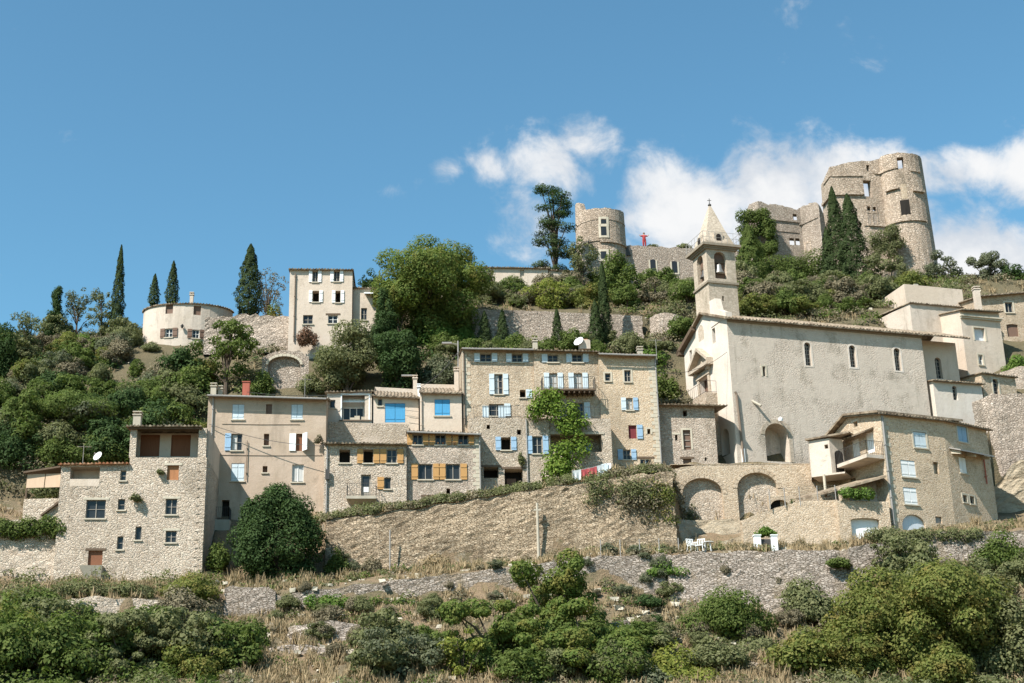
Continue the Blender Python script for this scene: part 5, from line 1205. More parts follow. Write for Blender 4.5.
def ruin(name, label, cat, pts, tops, py_base, thick, mat, holes=(), rag=.14, batter=0.0, seed=0, py=200, rings=(), surrounds=(), back=()):
    """pts: plan points (px, Y) or (x, y, None); tops: (px, py) of the broken top edge"""
    xy = [at(p[0], py, p[1]).xy if len(p) == 2 else Vector(p[:2]) for p in pts]
    st = Strip(xy, batter=batter, zref=at(tops[0][0], tops[0][1], pts[0][1] if len(pts[0]) == 2 else 148).z)
    top = sorted(st.hit(*t) for t in tops); z0 = at(tops[0][0], py_base, xy[0].y).z
    root = thing(name, label, cat, (xy[0].x, xy[0].y, z0))
    for h in holes:
        r = st.rect(*h[:4]); st.hole(*r, thick, (r[1] - r[0]) / 2 * h[4] if len(h) > 4 else 0)
    mb = MB(); st.build(mb, z0, top, thick=thick, ds=.45, rag=rag, seed=seed); mb.build('wall', mat, root)
    for (xa, xb, ya, yb, pr) in rings:
        sa, sb = st.hit(xa, ya)[0], st.hit(xb, ya)[0]; zA, zB = st.hit((xa + xb) / 2, ya)[1], st.hit((xa + xb) / 2, yb)[1]
        mb = MB(); ring(mb, st, sa, sb, zB, zA, pr); mb.build('string_course', mat, root)
    for (x0, y0, x1, y1) in surrounds:
        a, b, c, d = st.rect(x0, y0, x1, y1); t = .22; mb = MB()
        st.box(mb, a - t, a, c - t, d + t, -.05, .04); st.box(mb, b, b + t, c - t, d + t, -.05, .04); st.box(mb, a, b, d, d + t, -.05, .04); st.box(mb, a, b, c - t, c, -.05, .04); mb.build('window_surround', 'stone_castle', root)
    return root, st

# big castle: block with a round tower at its right
cT = at(898.5, 165, 150.5).xy; rT = 22.3 * mpp(898, 165, 150)
arc = [(cT.x + rT * math.cos(t), cT.y + rT * math.sin(t), None) for t in [R(196 + 14 * k) for k in range(14)]]
big_pts = [(822.5, 153), (832.5, 149.6), (850, 149.5), (866, 149.5), (872.5, 149.6)] + arc
root, CB = ruin('castle', 'massive ruined castle block with a round corner tower, empty windows open to the sky', 'castle', big_pts,
    [(822, 184), (826, 174.5), (835, 166), (848, 162.5), (866, 161), (876, 160), (881, 156.6), (890, 154), (901, 152.8), (912, 153.6), (919, 156)], 310, .9, 'stone_castle',
    holes=[(897.2, 157.2, 904, 168.4), (866.4, 165, 869.4, 171), (863.8, 180.4, 871.8, 196.4), (867.2, 206.4, 871, 210.6), (873, 206.8, 876.6, 211)], batter=.025, seed=3, rag=.10,
    rings=[(822.6, 862.5, 192.6, 195.4, .28), (823, 862, 175, 176.4, .12), (873.8, 898, 170.2, 171.6, .14), (910, 919, 170.2, 171.8, .14), (886, 899, 188.4, 190.4, .3), (912, 922.5, 189.4, 192.2, .32), (868, 926, 221.4, 223, .2), (864, 880, 224.6, 226, .1)])
for (x0, y0, x1, y1, m_) in ((900.6, 199.8, 909.8, 215, 'dark'), (901, 184, 907, 199.2, 'stone_warm')):      # scar in the tower: flat sheet painted dark as hole shade, below a patch of inner masonry
    a, b, c, d = CB.rect(x0, y0, x1, y1); mb = MB(); n = 4
    for k in range(n): u0, u1 = a + (b - a) * k / n, a + (b - a) * (k + 1) / n; mb.poly(CB.P(u0, c + .1 * (k % 2), -.02), CB.P(u1, c + .1 * ((k + 1) % 2), -.02), CB.P(u1, d, -.02), CB.P(u0, d, -.02))
    mb.build('void_shade' if m_ == 'dark' else 'exposed_core', m_, root)
for r in ((867, 214.6, 871.2, 219), (872.8, 214.8, 877, 219.4), (867.4, 220.2, 871.2, 224), (873, 220.6, 876.8, 224)):
    a, b, c, d = CB.rect(*r); mb = MB(); CB.box(mb, a, b, c, d, -.012, .02); mb.build('blocked_light', 'stone_ruin', root)
mb = MB()
for r in ((866.2, 204.4, 867.2, 225), (871.2, 204.4, 872.6, 225), (876.8, 204.6, 878, 225.4), (866, 211.6, 878, 213.4)):
    a, b, c, d = CB.rect(*r); CB.box(mb, a, b, c, d, -.07, .02)
mb.build('mullion', 'stone_castle', root)
# tumbledown hall wall left of it
root, RW = ruin('castle_ruin', 'ragged ruined hall wall with ivy on one end, beside the big castle block', 'ruin',
    [(745.5, 151), (758, 150.4), (799, 151.6), (818, 149.2), (826, 150.4)],
    [(746, 211), (750, 203.4), (770, 204), (785, 206.6), (799, 209), (808, 205), (816.5, 201.4), (820, 206), (824, 216), (826, 230)], 305, .9, 'stone_ruin',
    holes=[(793, 214, 796.6, 220), (789.5, 238, 794, 244.8), (795.4, 238.4, 799.6, 245), (765.4, 263.8, 771, 275)], seed=7, rag=.3,
    rings=[(757, 799, 219.6, 220.8, .16), (799, 818, 221, 222, .12), (757, 799, 230.4, 231.2, .08)], surrounds=[(806, 243.4, 810, 251)])
a, b, c, d = RW.rect(806, 243.4, 810, 251); mb = MB(); RW.box(mb, a, b, c, d, -.01, .02); mb.build('blocked_door', 'stone_ruin', root)
a, b, c, d = RW.rect(765, 263, 771.5, 276); mb = MB(); RW.box(mb, a - .3, b + .3, c, d + .2, .92, 1.4); mb.build('recess', 'dark', root)
# low flank between ruin and church belfry
ruin('castle_ruin', 'stump of ruined wall showing just beside the bell tower', 'ruin', [(722, 149), (748, 149.4)], [(722, 247), (735, 251), (746, 256)], 312, .8, 'stone_ruin', seed=9, rag=.3, py=250)
rough_wall('rock_face', 'pale bare rock showing below the ivy hedge under the castle', [(770, 292, 279, 141), (785, 292, 276, 140.6), (806, 292, 280, 141)], 'rock', 'rock face', seed=41, amp=.4, cell=.6, batter=.3)
rough_wall('rock_face', 'grey rock stub behind the church roof ridge', [(866, 322, 306, 129.5), (876, 322, 302, 129.3), (888, 322, 307, 129.5)], 'stone_ruin', 'rock face', seed=42, amp=.3, cell=.5, batter=.2)
# round keep
cK = at(600.2, 230, 147).xy; rK = 24 * mpp(600, 230, 146)
kp = [(cK.x + rK * math.cos(t), cK.y + rK * math.sin(t), None) for t in [R(168 + 12 * k) for k in range(18)]]
root, KP = ruin('round_keep', 'round ruined keep with a tall mullioned window and a jagged spur on one side', 'tower', kp,
    [(576.4, 203), (579, 203.6), (582, 210), (590, 209), (600, 208.4), (612, 209), (622, 211.6), (624, 213)], 310, .7, 'stone_castle', rag=.12, seed=5, batter=.02,
    rings=[(577, 600, 241, 242.6, .12), (600, 625.6, 241.2, 243, .2), (577, 624.8, 218.4, 219.4, .06)])
rt2 = KP
for (y0, y1) in ((218.8, 224.6), (226, 235.6), (251.4, 259)):
    a, b, c, d = KP.rect(600.8, y0, 606.4, y1); mb = MB(); n = 3
    for k in range(n): u0, u1 = a + (b - a) * k / n, a + (b - a) * (k + 1) / n; KP.box(mb, u0, u1, c, d, -.02, .05)
    w = mb.build('window', 'glass', root); t = .24; mb = MB()
    KP.box(mb, a - t, a, c - t, d + t, -.07, .05); KP.box(mb, b, b + t, c - t, d + t, -.07, .05); KP.box(mb, a, b, d, d + t, -.07, .05); KP.box(mb, a, b, c - t, c, -.07, .05); mb.build('surround', 'trim', w)
mb = MB(); back = Strip([(cK.x + rK * .86 * math.cos(t), cK.y + rK * .86 * math.sin(t)) for t in [R(12 + 12 * k) for k in range(14)]], flip=True)
# curtain wall with two arched windows
root, CW = ruin('curtain_wall', 'ruined castle curtain wall with two dark arched windows, next to the round keep', 'wall', [(623, 146), (692, 146.6), (722, 148)],
    [(624, 247.4), (632, 245.6), (650, 246), (670, 247.6), (692, 248.6), (722, 249)], 312, .8, 'stone_ruin', rag=.18, seed=12, py=250)
for r in ((650.2, 259.4, 655.8, 271), (671.8, 261, 677.4, 273)):
    a, b, c, d = CW.rect(*r); mb = MB(); arch_plate(mb, CW, a, b, c, d, (b - a) / 2 * .6, -.015); w = mb.build('window', 'glass', root)
    mb = MB(); t = .16; CW.box(mb, a - t, a, c, d - .1, -.06, .02); CW.box(mb, b, b + t, c, d - .1, -.06, .02); CW.box(mb, a - t, b + t, c - t, c, -.06, .02); mb.build('surround', 'trim', w)
a, b, c, d = CW.rect(625.4, 247, 630, 256); mb = MB(); CW.box(mb, a, b, c, d, -.2, .02); mb.build('hatch', 'iron', root)

# person in red on the curtain wall
def skin_body(name, verts, edges, radii, mat, parent):
    me = bpy.data.meshes.new(name); bm = bmesh.new(); lay = bm.verts.layers.skin.verify()
    vs = [bm.verts.new(v) for v in verts]
    for v, r in zip(vs, radii): v[lay].radius = (r, r)
    vs[0][lay].use_root = True
    for a, b in edges: bm.edges.new((vs[a], vs[b]))
    bm.to_mesh(me); bm.free(); o = bpy.data.objects.new(name + '_tmp', me); COL.objects.link(o)
    o.modifiers.new('s', 'SKIN'); s = o.modifiers.new('u', 'SUBSURF'); s.levels = 1
    dg = bpy.context.evaluated_depsgraph_get(); m2 = bpy.data.meshes.new_from_object(o.evaluated_get(dg)); bpy.data.objects.remove(o)
    m2.name = name; m2.materials.clear(); m2.materials.append(M[mat]); m2.shade_smooth()
    p = bpy.data.objects.new(name, m2); COL.objects.link(p); p.parent = parent; return p
s, z = CW.hit(645.4, 246.4); pb = CW.P(s, z, .3)
root = thing('person', 'person dressed in red standing with raised arms on the ruined curtain wall', 'person', pb)
body = [(0, 0, .92), (0, 0, 1.12), (0, 0, 1.38), (0, 0, 1.48), (0, -.01, 1.6), (0, -.02, 1.72), (.1, 0, .86), (.12, -.02, .48), (.12, .02, .06), (.12, -.12, .03), (-.1, 0, .86), (-.12, -.02, .48), (-.12, .02, .06), (-.12, -.12, .03), (.19, 0, 1.4), (.4, -.06, 1.3), (.52, -.1, 1.52), (-.19, 0, 1.4), (-.4, -.06, 1.3), (-.52, -.1, 1.52)]
ed = [(0, 1), (1, 2), (2, 3), (3, 4), (4, 5), (0, 6), (6, 7), (7, 8), (8, 9), (0, 10), (10, 11), (11, 12), (12, 13), (2, 14), (14, 15), (15, 16), (2, 17), (17, 18), (18, 19)]
rad = [.15, .14, .16, .06, .1, .08, .1, .07, .05, .04, .1, .07, .05, .04, .07, .05, .04, .07, .05, .04]
skin_body('body', body, ed, rad, 'skin', root)
cl = [0, 1, 2, 6, 7, 8, 10, 11, 12, 14, 15, 17, 18]; ix = {v: i for i, v in enumerate(cl)}
skin_body('red_clothes', [body[i] if i not in (8, 12) else (body[i][0], body[i][1], .12) for i in cl], [(ix[a], ix[b]) for a, b in ed if a in ix and b in ix], [rad[i] + .035 for i in cl], 'redcloth', root)
mb = MB(); mb.lathe((0, -.005, 1.66), [(.105, -.04), (.118, .03), (.1, .09), (.04, .125)], 10); h = mb.build('hair', 'brown', None); h.parent = root

# ------------------------------------------------------------------ small things
def mesh_thing(name, label, cat, mb, mat, org, group=None):
    o = mb.build(name, mat); set_origin(o, org); return tag(o, label, cat, group)
for px, py0, py1, Y, lab in ((537, 503, 554, 98.6, 'grey wooden utility post standing against the tawny retaining wall'), (390, 530, 570, 98.4, 'thin grey post in the weeds below the orange shuttered houses')):
    t = at(px, py0, Y); b_ = at(px, py1, Y); b_.x = t.x; mb = MB(); mb.tube([(t.x, Y, b_.z - 1), (t.x, Y, t.z)], [.11, .085] if px == 537 else .05, 8)
    if px == 537: mb.box((t.x, Y - .02, t.z - .5), (.5, .1, .12))
    mesh_thing('utility_post', lab, 'post', mb, 'concrete' if px == 537 else 'zinc', (t.x, Y, b_.z - 1))
# street lamp beside the tall row
p = at(458, 344.5, 108.5); root = thing('street_lamp', 'street lamp with a long horizontal arm rising behind the tall stone houses', 'street lamp', (p.x, p.y, p.z - 8))
mb = MB(); mb.tube([(p.x, p.y, p.z - 8), (p.x, p.y, p.z + .3)], .06, 7); mb.build('pole', 'zinc', root)
mb = MB(); mb.tube([(p.x, p.y, p.z), (p.x - .9, p.y - .1, p.z + .1)], .035, 6); mb.build('arm', 'zinc', root)
mb = MB(); mb.box((p.x - .9, p.y - .1, p.z + .08), (.8, .26, .13)); mb.build('lamp_head', 'zinc', root)
p = at(407, 376.5, 110); root = thing('street_lamp', 'smaller street lamp with a flat head in the dark trees behind the blue shuttered houses', 'street lamp', (p.x, p.y, p.z - 6))
mb = MB(); mb.tube([(p.x + .7, p.y, p.z - 6), (p.x + .7, p.y, p.z)], .05, 7); mb.build('pole', 'zinc', root)
mb = MB(); mb.box((p.x, p.y - .1, p.z + .04), (.9, .26, .11)); mb.tube([(p.x + .7, p.y, p.z - .05), (p.x + .2, p.y, p.z + .03)], .03, 6); mb.build('lamp_head', 'zinc', root)
# television aerials
for px, py, Y, lab, dx in ((253.5, 447, 103.6, None, 0), (83.5, 452, 98.4, 'spindly television aerial on the wing of the loggia house', .2), (305, 384, 107, 'spindly television aerial above the tan rendered house', -.2), (656, 345, 107, 'spindly television aerial on the golden end house of the tall row', .2)):
    if not lab: continue
    p = at(px, py, Y); mb = MB(); mb.tube([(p.x, Y, p.z - 1.6), (p.x, Y, p.z + .5)], .02, 5); mb.tube([(p.x - .5, Y, p.z + .4), (p.x + .5, Y + .1, p.z + .4)], .014, 4)
    for k in range(5): x = p.x - .45 + .22 * k; mb.tube([(x, Y - .22, p.z + .4), (x, Y + .25, p.z + .4)], .01, 4)
    mesh_thing('aerial', lab, 'aerial', mb, 'zinc', (p.x, Y, p.z - 1.6))
# washing line
pa, pb2 = at(572.5, 471, 100.4), at(606, 463.8, 101.2)
root = thing('washing_line', 'sagging washing line strung above the retaining wall near the vine', 'washing line', (pa.x, pa.y, pa.z - 1.3))
mb = MB(); mb.tube([pa, (pa + pb2) / 2 - Vector((0, 0, .06)), pb2], .014, 4); mb.build('line', 'white', root)
for q in (pa, pb2): mb = MB(); mb.tube([(q.x, q.y, q.z - 1.5), (q.x, q.y, q.z + .05)], .035, 6); mb.build('post', 'zinc', root)
def cloth(name, label, t0, t1, drop, mat):
    mb = MB(); n = 8
    for k in range(n):
        for j in range(4):
            def q(u, v): 
                t = t0 + (t1 - t0) * u; b = pa.lerp(pb2, t); z = b.z - .06 * (1 - abs(2 * t - 1)) - drop * v
                return Vector((b.x + .02 * math.sin(u * 9 + v), b.y + .05 * math.sin(u * 11) * v + .03 * v, z))
            mb.poly(q(k / n, j / 4), q((k + 1) / n, j / 4), q((k + 1) / n, (j + 1) / 4), q(k / n, (j + 1) / 4))
    o = mb.build(name, mat); set_origin(o, pa.lerp(pb2, (t0 + t1) / 2)); tag(o, label, 'laundry')
    m_ = o.modifiers.new('thick', 'SOLIDIFY'); m_.thickness = .012
cloth('towel', 'white towel at the vine end of the washing line', .02, .245, .72, 'white'); cloth('towel', 'red towel hanging next to the white towel nearest the vine', .255, .49, .76, 'pinkcloth'); cloth('towel', 'red towel hanging next to the big white sheet', .50, .715, .74, 'pinkcloth'); cloth('sheet', 'white sheet between the red towels and the bundle of pale clothes', .725, .93, .78, 'white')
for k, (t, c, lab) in enumerate(((.97, 'white_blue', 'pale blue shirt bunched at the end of the washing line'), (1.06, 'white', 'white shirt draped over the stair rail past the washing line'))):
    b = pa.lerp(pb2, t); mb = MB(); d = .55
    mb.hexa([b + Vector(v) for v in ((-.2, -.05, -d), (.2, -.05, -d), (.22, .06, -d), (-.2, .06, -d), (-.22, -.02, 0), (.22, -.02, 0), (.22, .03, 0), (-.22, .03, 0))])
    mb.hexa([b + Vector(v) for v in ((-.42, -.03, -.3), (-.221, -.03, -.22), (-.221, .03, -.22), (-.42, .03, -.3), (-.4, -.02, -.12), (-.221, -.02, -.01), (-.221, .03, -.01), (-.4, .03, -.12))])
    mesh_thing('shirt', lab, 'laundry', mb, c, b)
# stair rail on the tall row
mb = MB(); q0, q1 = at(612, 467, 104.6), at(640, 480, 104.6); mb.tube([q0, q1], .04, 5)
for k in range(5): q = q0.lerp(q1, k / 4); mb.tube([q, q - Vector((0, 0, .9))], .025, 4)
mesh_thing('handrail', 'iron handrail running down the steps below the golden end house', 'handrail', mb, 'iron', q0 - Vector((0, 0, .9)))
# gate with white pillars
root = thing('garden_gate', 'small dark garden gate between two white pillars under a round bush', 'gate', at(766, 551, 93.3))
gs = Strip([at(754.8, 540, 93.3).xy, at(777.6, 540, 93.3).xy]); z0 = at(766, 551, 93.3).z; z1 = at(766, 535.6, 93.3).z; u = gs.L
for a, b in ((0, u * .27), (u * .73, u)):
    mb = MB(); gs.box(mb, a, b, z0 - .4, z1, 0, .4); gs.box(mb, a - .04, b + .04, z1 + .002, z1 + .08, -.04, .44); mb.build('pillar', 'white', root)
mb = MB()
for k in range(8): x = u * .28 + (u * .44) * k / 7; mb.tube([gs.P(x, z0 - .1, .2), gs.P(x, z1 - .3 + .08 * (k % 2), .2)], .035, 5)
for z in (z0 + .1, z1 - .5): gs.box(mb, u * .275, u * .725, z, z + .3, .18, .22)
mb.build('gate_leaf', 'iron', root)
# white garden furniture
def garden_chair(px, py, Y, rz, lab):
    c = at(px, py, Y); root = thing('garden_chair', lab, 'chair', c, 'white plastic garden chairs on the path terrace')
    ca, sa = math.cos(rz), math.sin(rz); W = lambda x, y, z: (c.x + x * ca - y * sa, c.y + x * sa + y * ca, c.z + z)
    mb = MB(); mb.hexa([W(-.25, -.25, .4), W(.25, -.25, .4), W(.25, .22, .38), W(-.25, .22, .38), W(-.25, -.25, .44), W(.25, -.25, .44), W(.25, .22, .42), W(-.25, .22, .42)]); mb.build('seat', 'white', root)
    mb = MB()
    for k in range(5): x = -.22 + .11 * k; mb.tube([W(x, .22, .42), W(x * 1.05, .34, .9)], .022, 5)
    mb.tube([W(-.26, .34, .9), W(.26, .34, .9)], .03, 5); mb.build('backrest', 'white', root)
    for x in (-.22, .22):
        for y in (-.22, .22): mb = MB(); mb.tube([W(x, y, .4), W(x * 1.15, y * 1.15, 0)], .026, 5); mb.build('leg', 'white', root)
        mb = MB(); mb.tube([W(x * 1.15, -.24, .42), W(x * 1.15, -.24, .64), W(x * 1.15, .3, .66)], .024, 5); mb.build('armrest', 'white', root)
garden_chair(692.5, 552, 93.4, .3, 'white plastic garden chair, the one farther from the stair parapet'); garden_chair(700.5, 552, 93.2, -.5, 'white plastic garden chair between the other chair and the white table')
c = at(708.5, 552, 93.3); root = thing('garden_table', 'low white plastic garden table by the foot of the stair parapet', 'table', c)
mb = MB(); mb.lathe((c.x, c.y, c.z + .62), [(.38, 0), (.4, .02), (.38, .04)], 16); mb.build('table_top', 'white', root)
for k in range(4): a = k * math.pi / 2 + .4; mb = MB(); mb.tube([(c.x + .2 * math.cos(a), c.y + .2 * math.sin(a), c.z + .62), (c.x + .3 * math.cos(a), c.y + .3 * math.sin(a), c.z)], .022, 5); mb.build('leg', 'white', root)
# wire fences
def fence(label, pts, Y, h, n):
    root = thing('wire_fence', label, 'fence', at(pts[0][0], pts[0][1], Y)); A_ = [at(x, y, Y) for x, y in pts]; L = len(A_) - 1
    for k in range(n + 1):
        t = k / n * L; i = min(int(t), L - 1); q = A_[i].lerp(A_[i + 1], t - i); mb = MB(); mb.tube([q - Vector((0, 0, .4)), q + Vector((0, 0, h))], .035, 6); mb.build('post', 'zinc', root)
    mb = MB()
    for f_ in (.15, .38, .61, .84, .98):
        for a, b in zip(A_, A_[1:]): mb.tube([a + Vector((0, 0, h * f_)), b + Vector((0, 0, h * f_))], .009, 3)
    mb.build('wire', 'zinc', root)
fence('wire fence with thin posts around the small grey bushes on the path terrace', [(601, 555), (640, 554), (679, 553)], 93.2, 1.0, 4)
fence('thin wire fence along the top of the yard wall beside the garage', [(770, 503), (800, 500.5), (836, 499)], 98.4, 1.0, 4)
# railing in front of the garage terrace recess, small culvert arch in the yard
p = at(780, 514, 103); mb = MB(); cs_ = Strip([at(769, 505, 102.9).xy, at(791, 505, 102.9).xy]); a, b, c, d = cs_.rect(770, 499.4, 790, 513); cs_.build(mb, c - .6, d + .35, thick=.4)
cs2 = Strip(cs_.p); cs2.hole(a, b, c - .5, d, .4, (b - a) / 2 * .95); mb = MB(); cs2.build(mb, c - .6, d + .3, thick=.4); root = thing('arched_doorway', 'small dark arched doorway in the yard behind the pale stone wall', 'doorway', (p.x, p.y, c - .6)); mb.build('surround', 'stone_warm', root)
mb = MB(); arch_plate(mb, cs2, a, b, c - .5, d, (b - a) / 2 * .95, .39); mb.build('opening', 'dark', root)

# overhead cables
for i, (a, b, sag, lab) in enumerate((((247, 392, 105.5), (372, 391, 106.8), .35, 'thin overhead cable from the tan house roof to the veranda house'), ((327, 446, 102.8), (209, 424, 103.8), .4, 'thin cable strung across the tan house front'), ((458, 352, 108.4), (418, 388, 107.4), .4, 'thin cable from the street lamp down to the beige houses'), ((656, 372, 105.9), (727, 352, 108.2), .7, 'thin cable between the golden end house and the church'))):
    A_, B_ = at(*a), at(*b); mb = MB(); mb.tube([A_.lerp(B_, k / 10) - Vector((0, 0, sag * 4 * (k / 10) * (1 - k / 10))) for k in range(11)], .022, 4)
    mesh_thing('overhead_cable', lab, 'cable', mb, 'iron', A_)
# ------------------------------------------------------------------ foliage
def unit(n):
    v = rng.normal(size=(n, 3)); return v / np.linalg.norm(v, axis=1, keepdims=True)
def leaf_quads(C, N, size, aspect=.62):
    n = len(C); t = np.cross(N, unit(n)); t /= np.linalg.norm(t, axis=1, keepdims=True) + 1e-9; b = np.cross(N, t)
    l = (size * (.6 + .8 * rng.random(n)))[:, None] * .5; w_ = l * aspect; fold = N * l * .25
    V = np.stack([C - t * l, C + b * w_ - fold, C + t * l, C - b * w_ - fold], 1).reshape(-1, 3)
    return V, np.arange(n * 4).reshape(-1, 4)
def lobes_leaves(L, dens, size, inner=.62, up=.25, maxn=60000):
    "L: rows of (x, y, z, rx, ry, rz)"
    L = np.asarray(L, float); rr = (L[:, 3] * L[:, 4] * L[:, 5]) ** (2 / 3); n = int(min(maxn, dens * 4 * math.pi * rr.sum() / (size * size * .31)))
    i = rng.choice(len(L), n, p=rr / rr.sum()); d = unit(n); q = inner + (1.06 - inner) * rng.random(n) ** .6
    q += .12 * np.sin(d[:, 0] * 7 + i) * np.cos(d[:, 2] * 6 + i * 2) + (rng.random(n) < .08) * rng.random(n) * .22
    C = L[i, :3] + d * L[i, 3:] * q[:, None]; N = d * 1.0 + unit(n) * .55 + np.array([0, 0, up]); N /= np.linalg.norm(N, axis=1, keepdims=True)
    return C, N
def make_crown(style, W, D, H, size, dens=1.0):
    "leaf centres and normals with the crown's base centre at the origin, plus lobe centres for the limbs"
    L = []; r = rng.random
    if style in ('round', 'airy', 'shrub', 'hedge'):
        m_ = {'round': 40, 'airy': 44, 'shrub': 30, 'hedge': 1}[style]; f = {'round': .235, 'airy': .16, 'shrub': .26, 'hedge': .3}[style]
        if style == 'hedge':
            k = max(3, int(W / (H * .55)))
            for a in range(k):
                for _ in range(3): L.append(((a + .5 + .5 * (r() - .5)) / k * W - W / 2, (r() - .5) * D * .4, H * (.3 + .35 * r()), W / k * .75, D * .4, H * .36))
        else:
            for k in range(m_):
                d = unit(1)[0]
                if style == 'shrub': d[2] = abs(d[2]) * 1.0 - .25
                q = r() ** .42 * (1.04 - f * .8); sc = .55 + .95 * r() ** 1.4; low = 1 - .25 * max(0, -d[2])
                if style == 'shrub':
                    L.append((d[0] * q * W / 2, d[1] * q * D / 2, H * (.16 + .66 * abs(d[2]) * q), f * sc * W / 2 * 1.2, f * sc * D / 2 * 1.2, f * sc * H * .62)); continue
                L.append((d[0] * q * W / 2 * low, d[1] * q * D / 2 * low, H / 2 + d[2] * q * H / 2, f * sc * W / 2 * 1.15, f * sc * D / 2 * 1.15, f * sc * H / 2 * (1.05 if style != 'airy' else .8)))
            if style != 'airy': L.append((0, 0, H * .45, W * .27, D * .27, H * .3))
        return (*lobes_leaves(L, dens * (.55 if style != 'airy' else .3), size), L)
    if style == 'egg':
        for k in range(90):
            d = unit(1)[0]; q = .70 + .14 * r(); tp = 1 - .28 * max(0, d[2]) ; L.append((d[0] * q * W / 2 * tp, d[1] * q * D / 2 * tp, H / 2 + d[2] * q * H / 2, W * (.10 + .05 * r()), D * .12, H * (.09 + .05 * r())))
        L.append((0, 0, H * .46, W * .36, D * .36, H * .38)); return (*lobes_leaves(L, dens * .5, size), L)
    if style == 'cypress':
        n = int(min(16000, dens * 6.5 * W * H / (size * size * .3))); t = r(n) ** 1.15; a = r(n) * 2 * math.pi
        sh = rng.random() * 6; prof = np.minimum(1, (1 - t) ** .66 * 1.28) * np.minimum(1, .55 + t * 4) * (1 + .15 * np.sin(a * 3 + t * 17 + sh) + .13 * np.sin(a * 5 - t * 31 - sh) + .08 * np.sin(t * 70 + a * 2)); q = .5 + .5 * r(n) ** .35
        C = np.stack([np.cos(a) * prof * q * W / 2, np.sin(a) * prof * q * D / 2, t * H], 1); N = np.stack([np.cos(a), np.sin(a), np.full(n, .35)], 1) + unit(n) * .6
        return C, N / np.linalg.norm(N, axis=1, keepdims=True), []
    if style == 'conifer':
        for t in np.linspace(.0, .97, 22):
            rad = max(.35, W / 2 * 1.1 * (1 - t) ** .75 * (.8 + .4 * r()))
            for k in range(max(3, int(10 * (1 - t)))):
                a = r() * 6.28; q = rad * (.45 + .4 * r()); L.append((math.cos(a) * q, math.sin(a) * q * D / W, H * t - .04 * H, max(.35, rad * .5), max(.35, rad * .5), H * .04 + .15))
        return (*lobes_leaves(L, dens * .75, size, .3), L)
    if style == 'pine':
        for k in range(15):
            a = r() * 6.28; t = k / 14; rad = W / 2 * (.45 + .6 * math.sin(t * 3.1) ** .7) * (.45 + .75 * r()); L.append((math.cos(a) * rad * .7, math.sin(a) * rad * .7, H * (.08 + .84 * t), W * .2 * (.7 + .6 * r()), W * .2 * (.7 + .6 * r()), H * .055 * (.7 + .7 * r())))
        return (*lobes_leaves(L, dens * .62, size, .3), L)
    if style == 'sheet':           # ivy or creeper clinging to a wall
        k = int(10 + W * H / .7)
        for _ in range(k): L.append(((r() - .5) * W * .86, (r() - .5) * D * .5, H * (.06 + .88 * r()), .5 + .35 * r(), D * .42, .5 + .4 * r()))
        return (*lobes_leaves(L, dens * .6, size, .4), L)
def put(V, Q, mat, name, parent, smooth=False):
    me = np_mesh(name, V, Q); me.materials.append(M[mat]); o = bpy.data.objects.new(name, me); COL.objects.link(o); o.parent = parent; return o
BARE = {'shrub', 'hedge', 'sheet'}
def plant(name, label, style, mat, px, py0, py1, wpx, Y=None, size=.24, dens=1.0, depth=.85, cat=None, trunk=None, group=None, wall=False):
    """px: axis; py0, py1: top and bottom of the crown; wpx: its width"""
    size *= .8
    if Y is None:
        g = ground_px(px, py1); Y = g.y + wpx * mpp(px, py1, g.y) * .25
    m_ = mpp(px, (py0 + py1) / 2, Y); b = at(px, py1, Y); H = at(px, py0, Y).z - b.z; W = wpx * m_; D = W * depth
    gz = ground_z(b.x, Y)
    if wall: gz = b.z
    elif style in BARE and b.z - gz > .25:
        h = ground_px(px, py1)
        if h is not None and abs(h.y - Y) < 3.0 + W * .2:
            Y = h.y + .1 * D; m_ = mpp(px, (py0 + py1) / 2, Y); b = at(px, py1, Y); H = at(px, py0, Y).z - b.z; W = wpx * m_; D = W * depth; gz = ground_z(b.x, Y)
        if b.z > gz: H += b.z - gz; b.z = gz
    base = Vector((b.x, Y, min(gz, b.z)))
    C, N, L = make_crown(style, W, D, H, size, dens); C = C + np.array([0, 0, b.z - base.z])
    V, Q = leaf_quads(C, N, size, .42 if style in ('cypress', 'conifer', 'pine') else .62)
    cat = cat or ('bush' if style in BARE else 'tree')
    root = thing(name, label, cat, base, group); put(V, Q, mat, 'crown' if style not in BARE else 'foliage', root)
    if wall: return root
    # trunk and limbs
    top = H * (.9 if style in ('cypress', 'conifer', 'pine') else .55) + b.z - base.z; r0 = trunk or max(.05, min(.32, W * .035))
    mb = MB(); k = 5; pts = [Vector((.12 * r0 * 8 * mn.noise((px, i, 1)) * (i > 0), .1 * mn.noise((px, i, 7)), -.3 + (top + .3) * i / (k - 1))) for i in range(k)]
    mb.tube(pts, [r0 * (1 - .8 * i / (k - 1)) for i in range(k)], 7)
    if len(L):
        for l in random.sample(list(L), min(len(L), 14 if style in ('airy', 'pine') else 9)):
            e = Vector((l[0], l[1], l[2] + b.z - base.z)); s_ = pts[random.randint(1, 3)]
            if e.z < s_.z and style not in BARE: s_ = pts[1]
            md = (s_ + e) / 2 + Vector((0, 0, .12 * (e - s_).length)); mb.tube([s_, md, e], [r0 * .42, r0 * .26, r0 * .1], 5)
    i = len(mb.v); me = bpy.data.meshes.new('trunk' if style not in BARE else 'stem'); me.from_pydata(mb.v, [], mb.f); me.materials.append(M['bark']); o = bpy.data.objects.new(me.name, me); COL.objects.link(o); o.parent = root
    return root

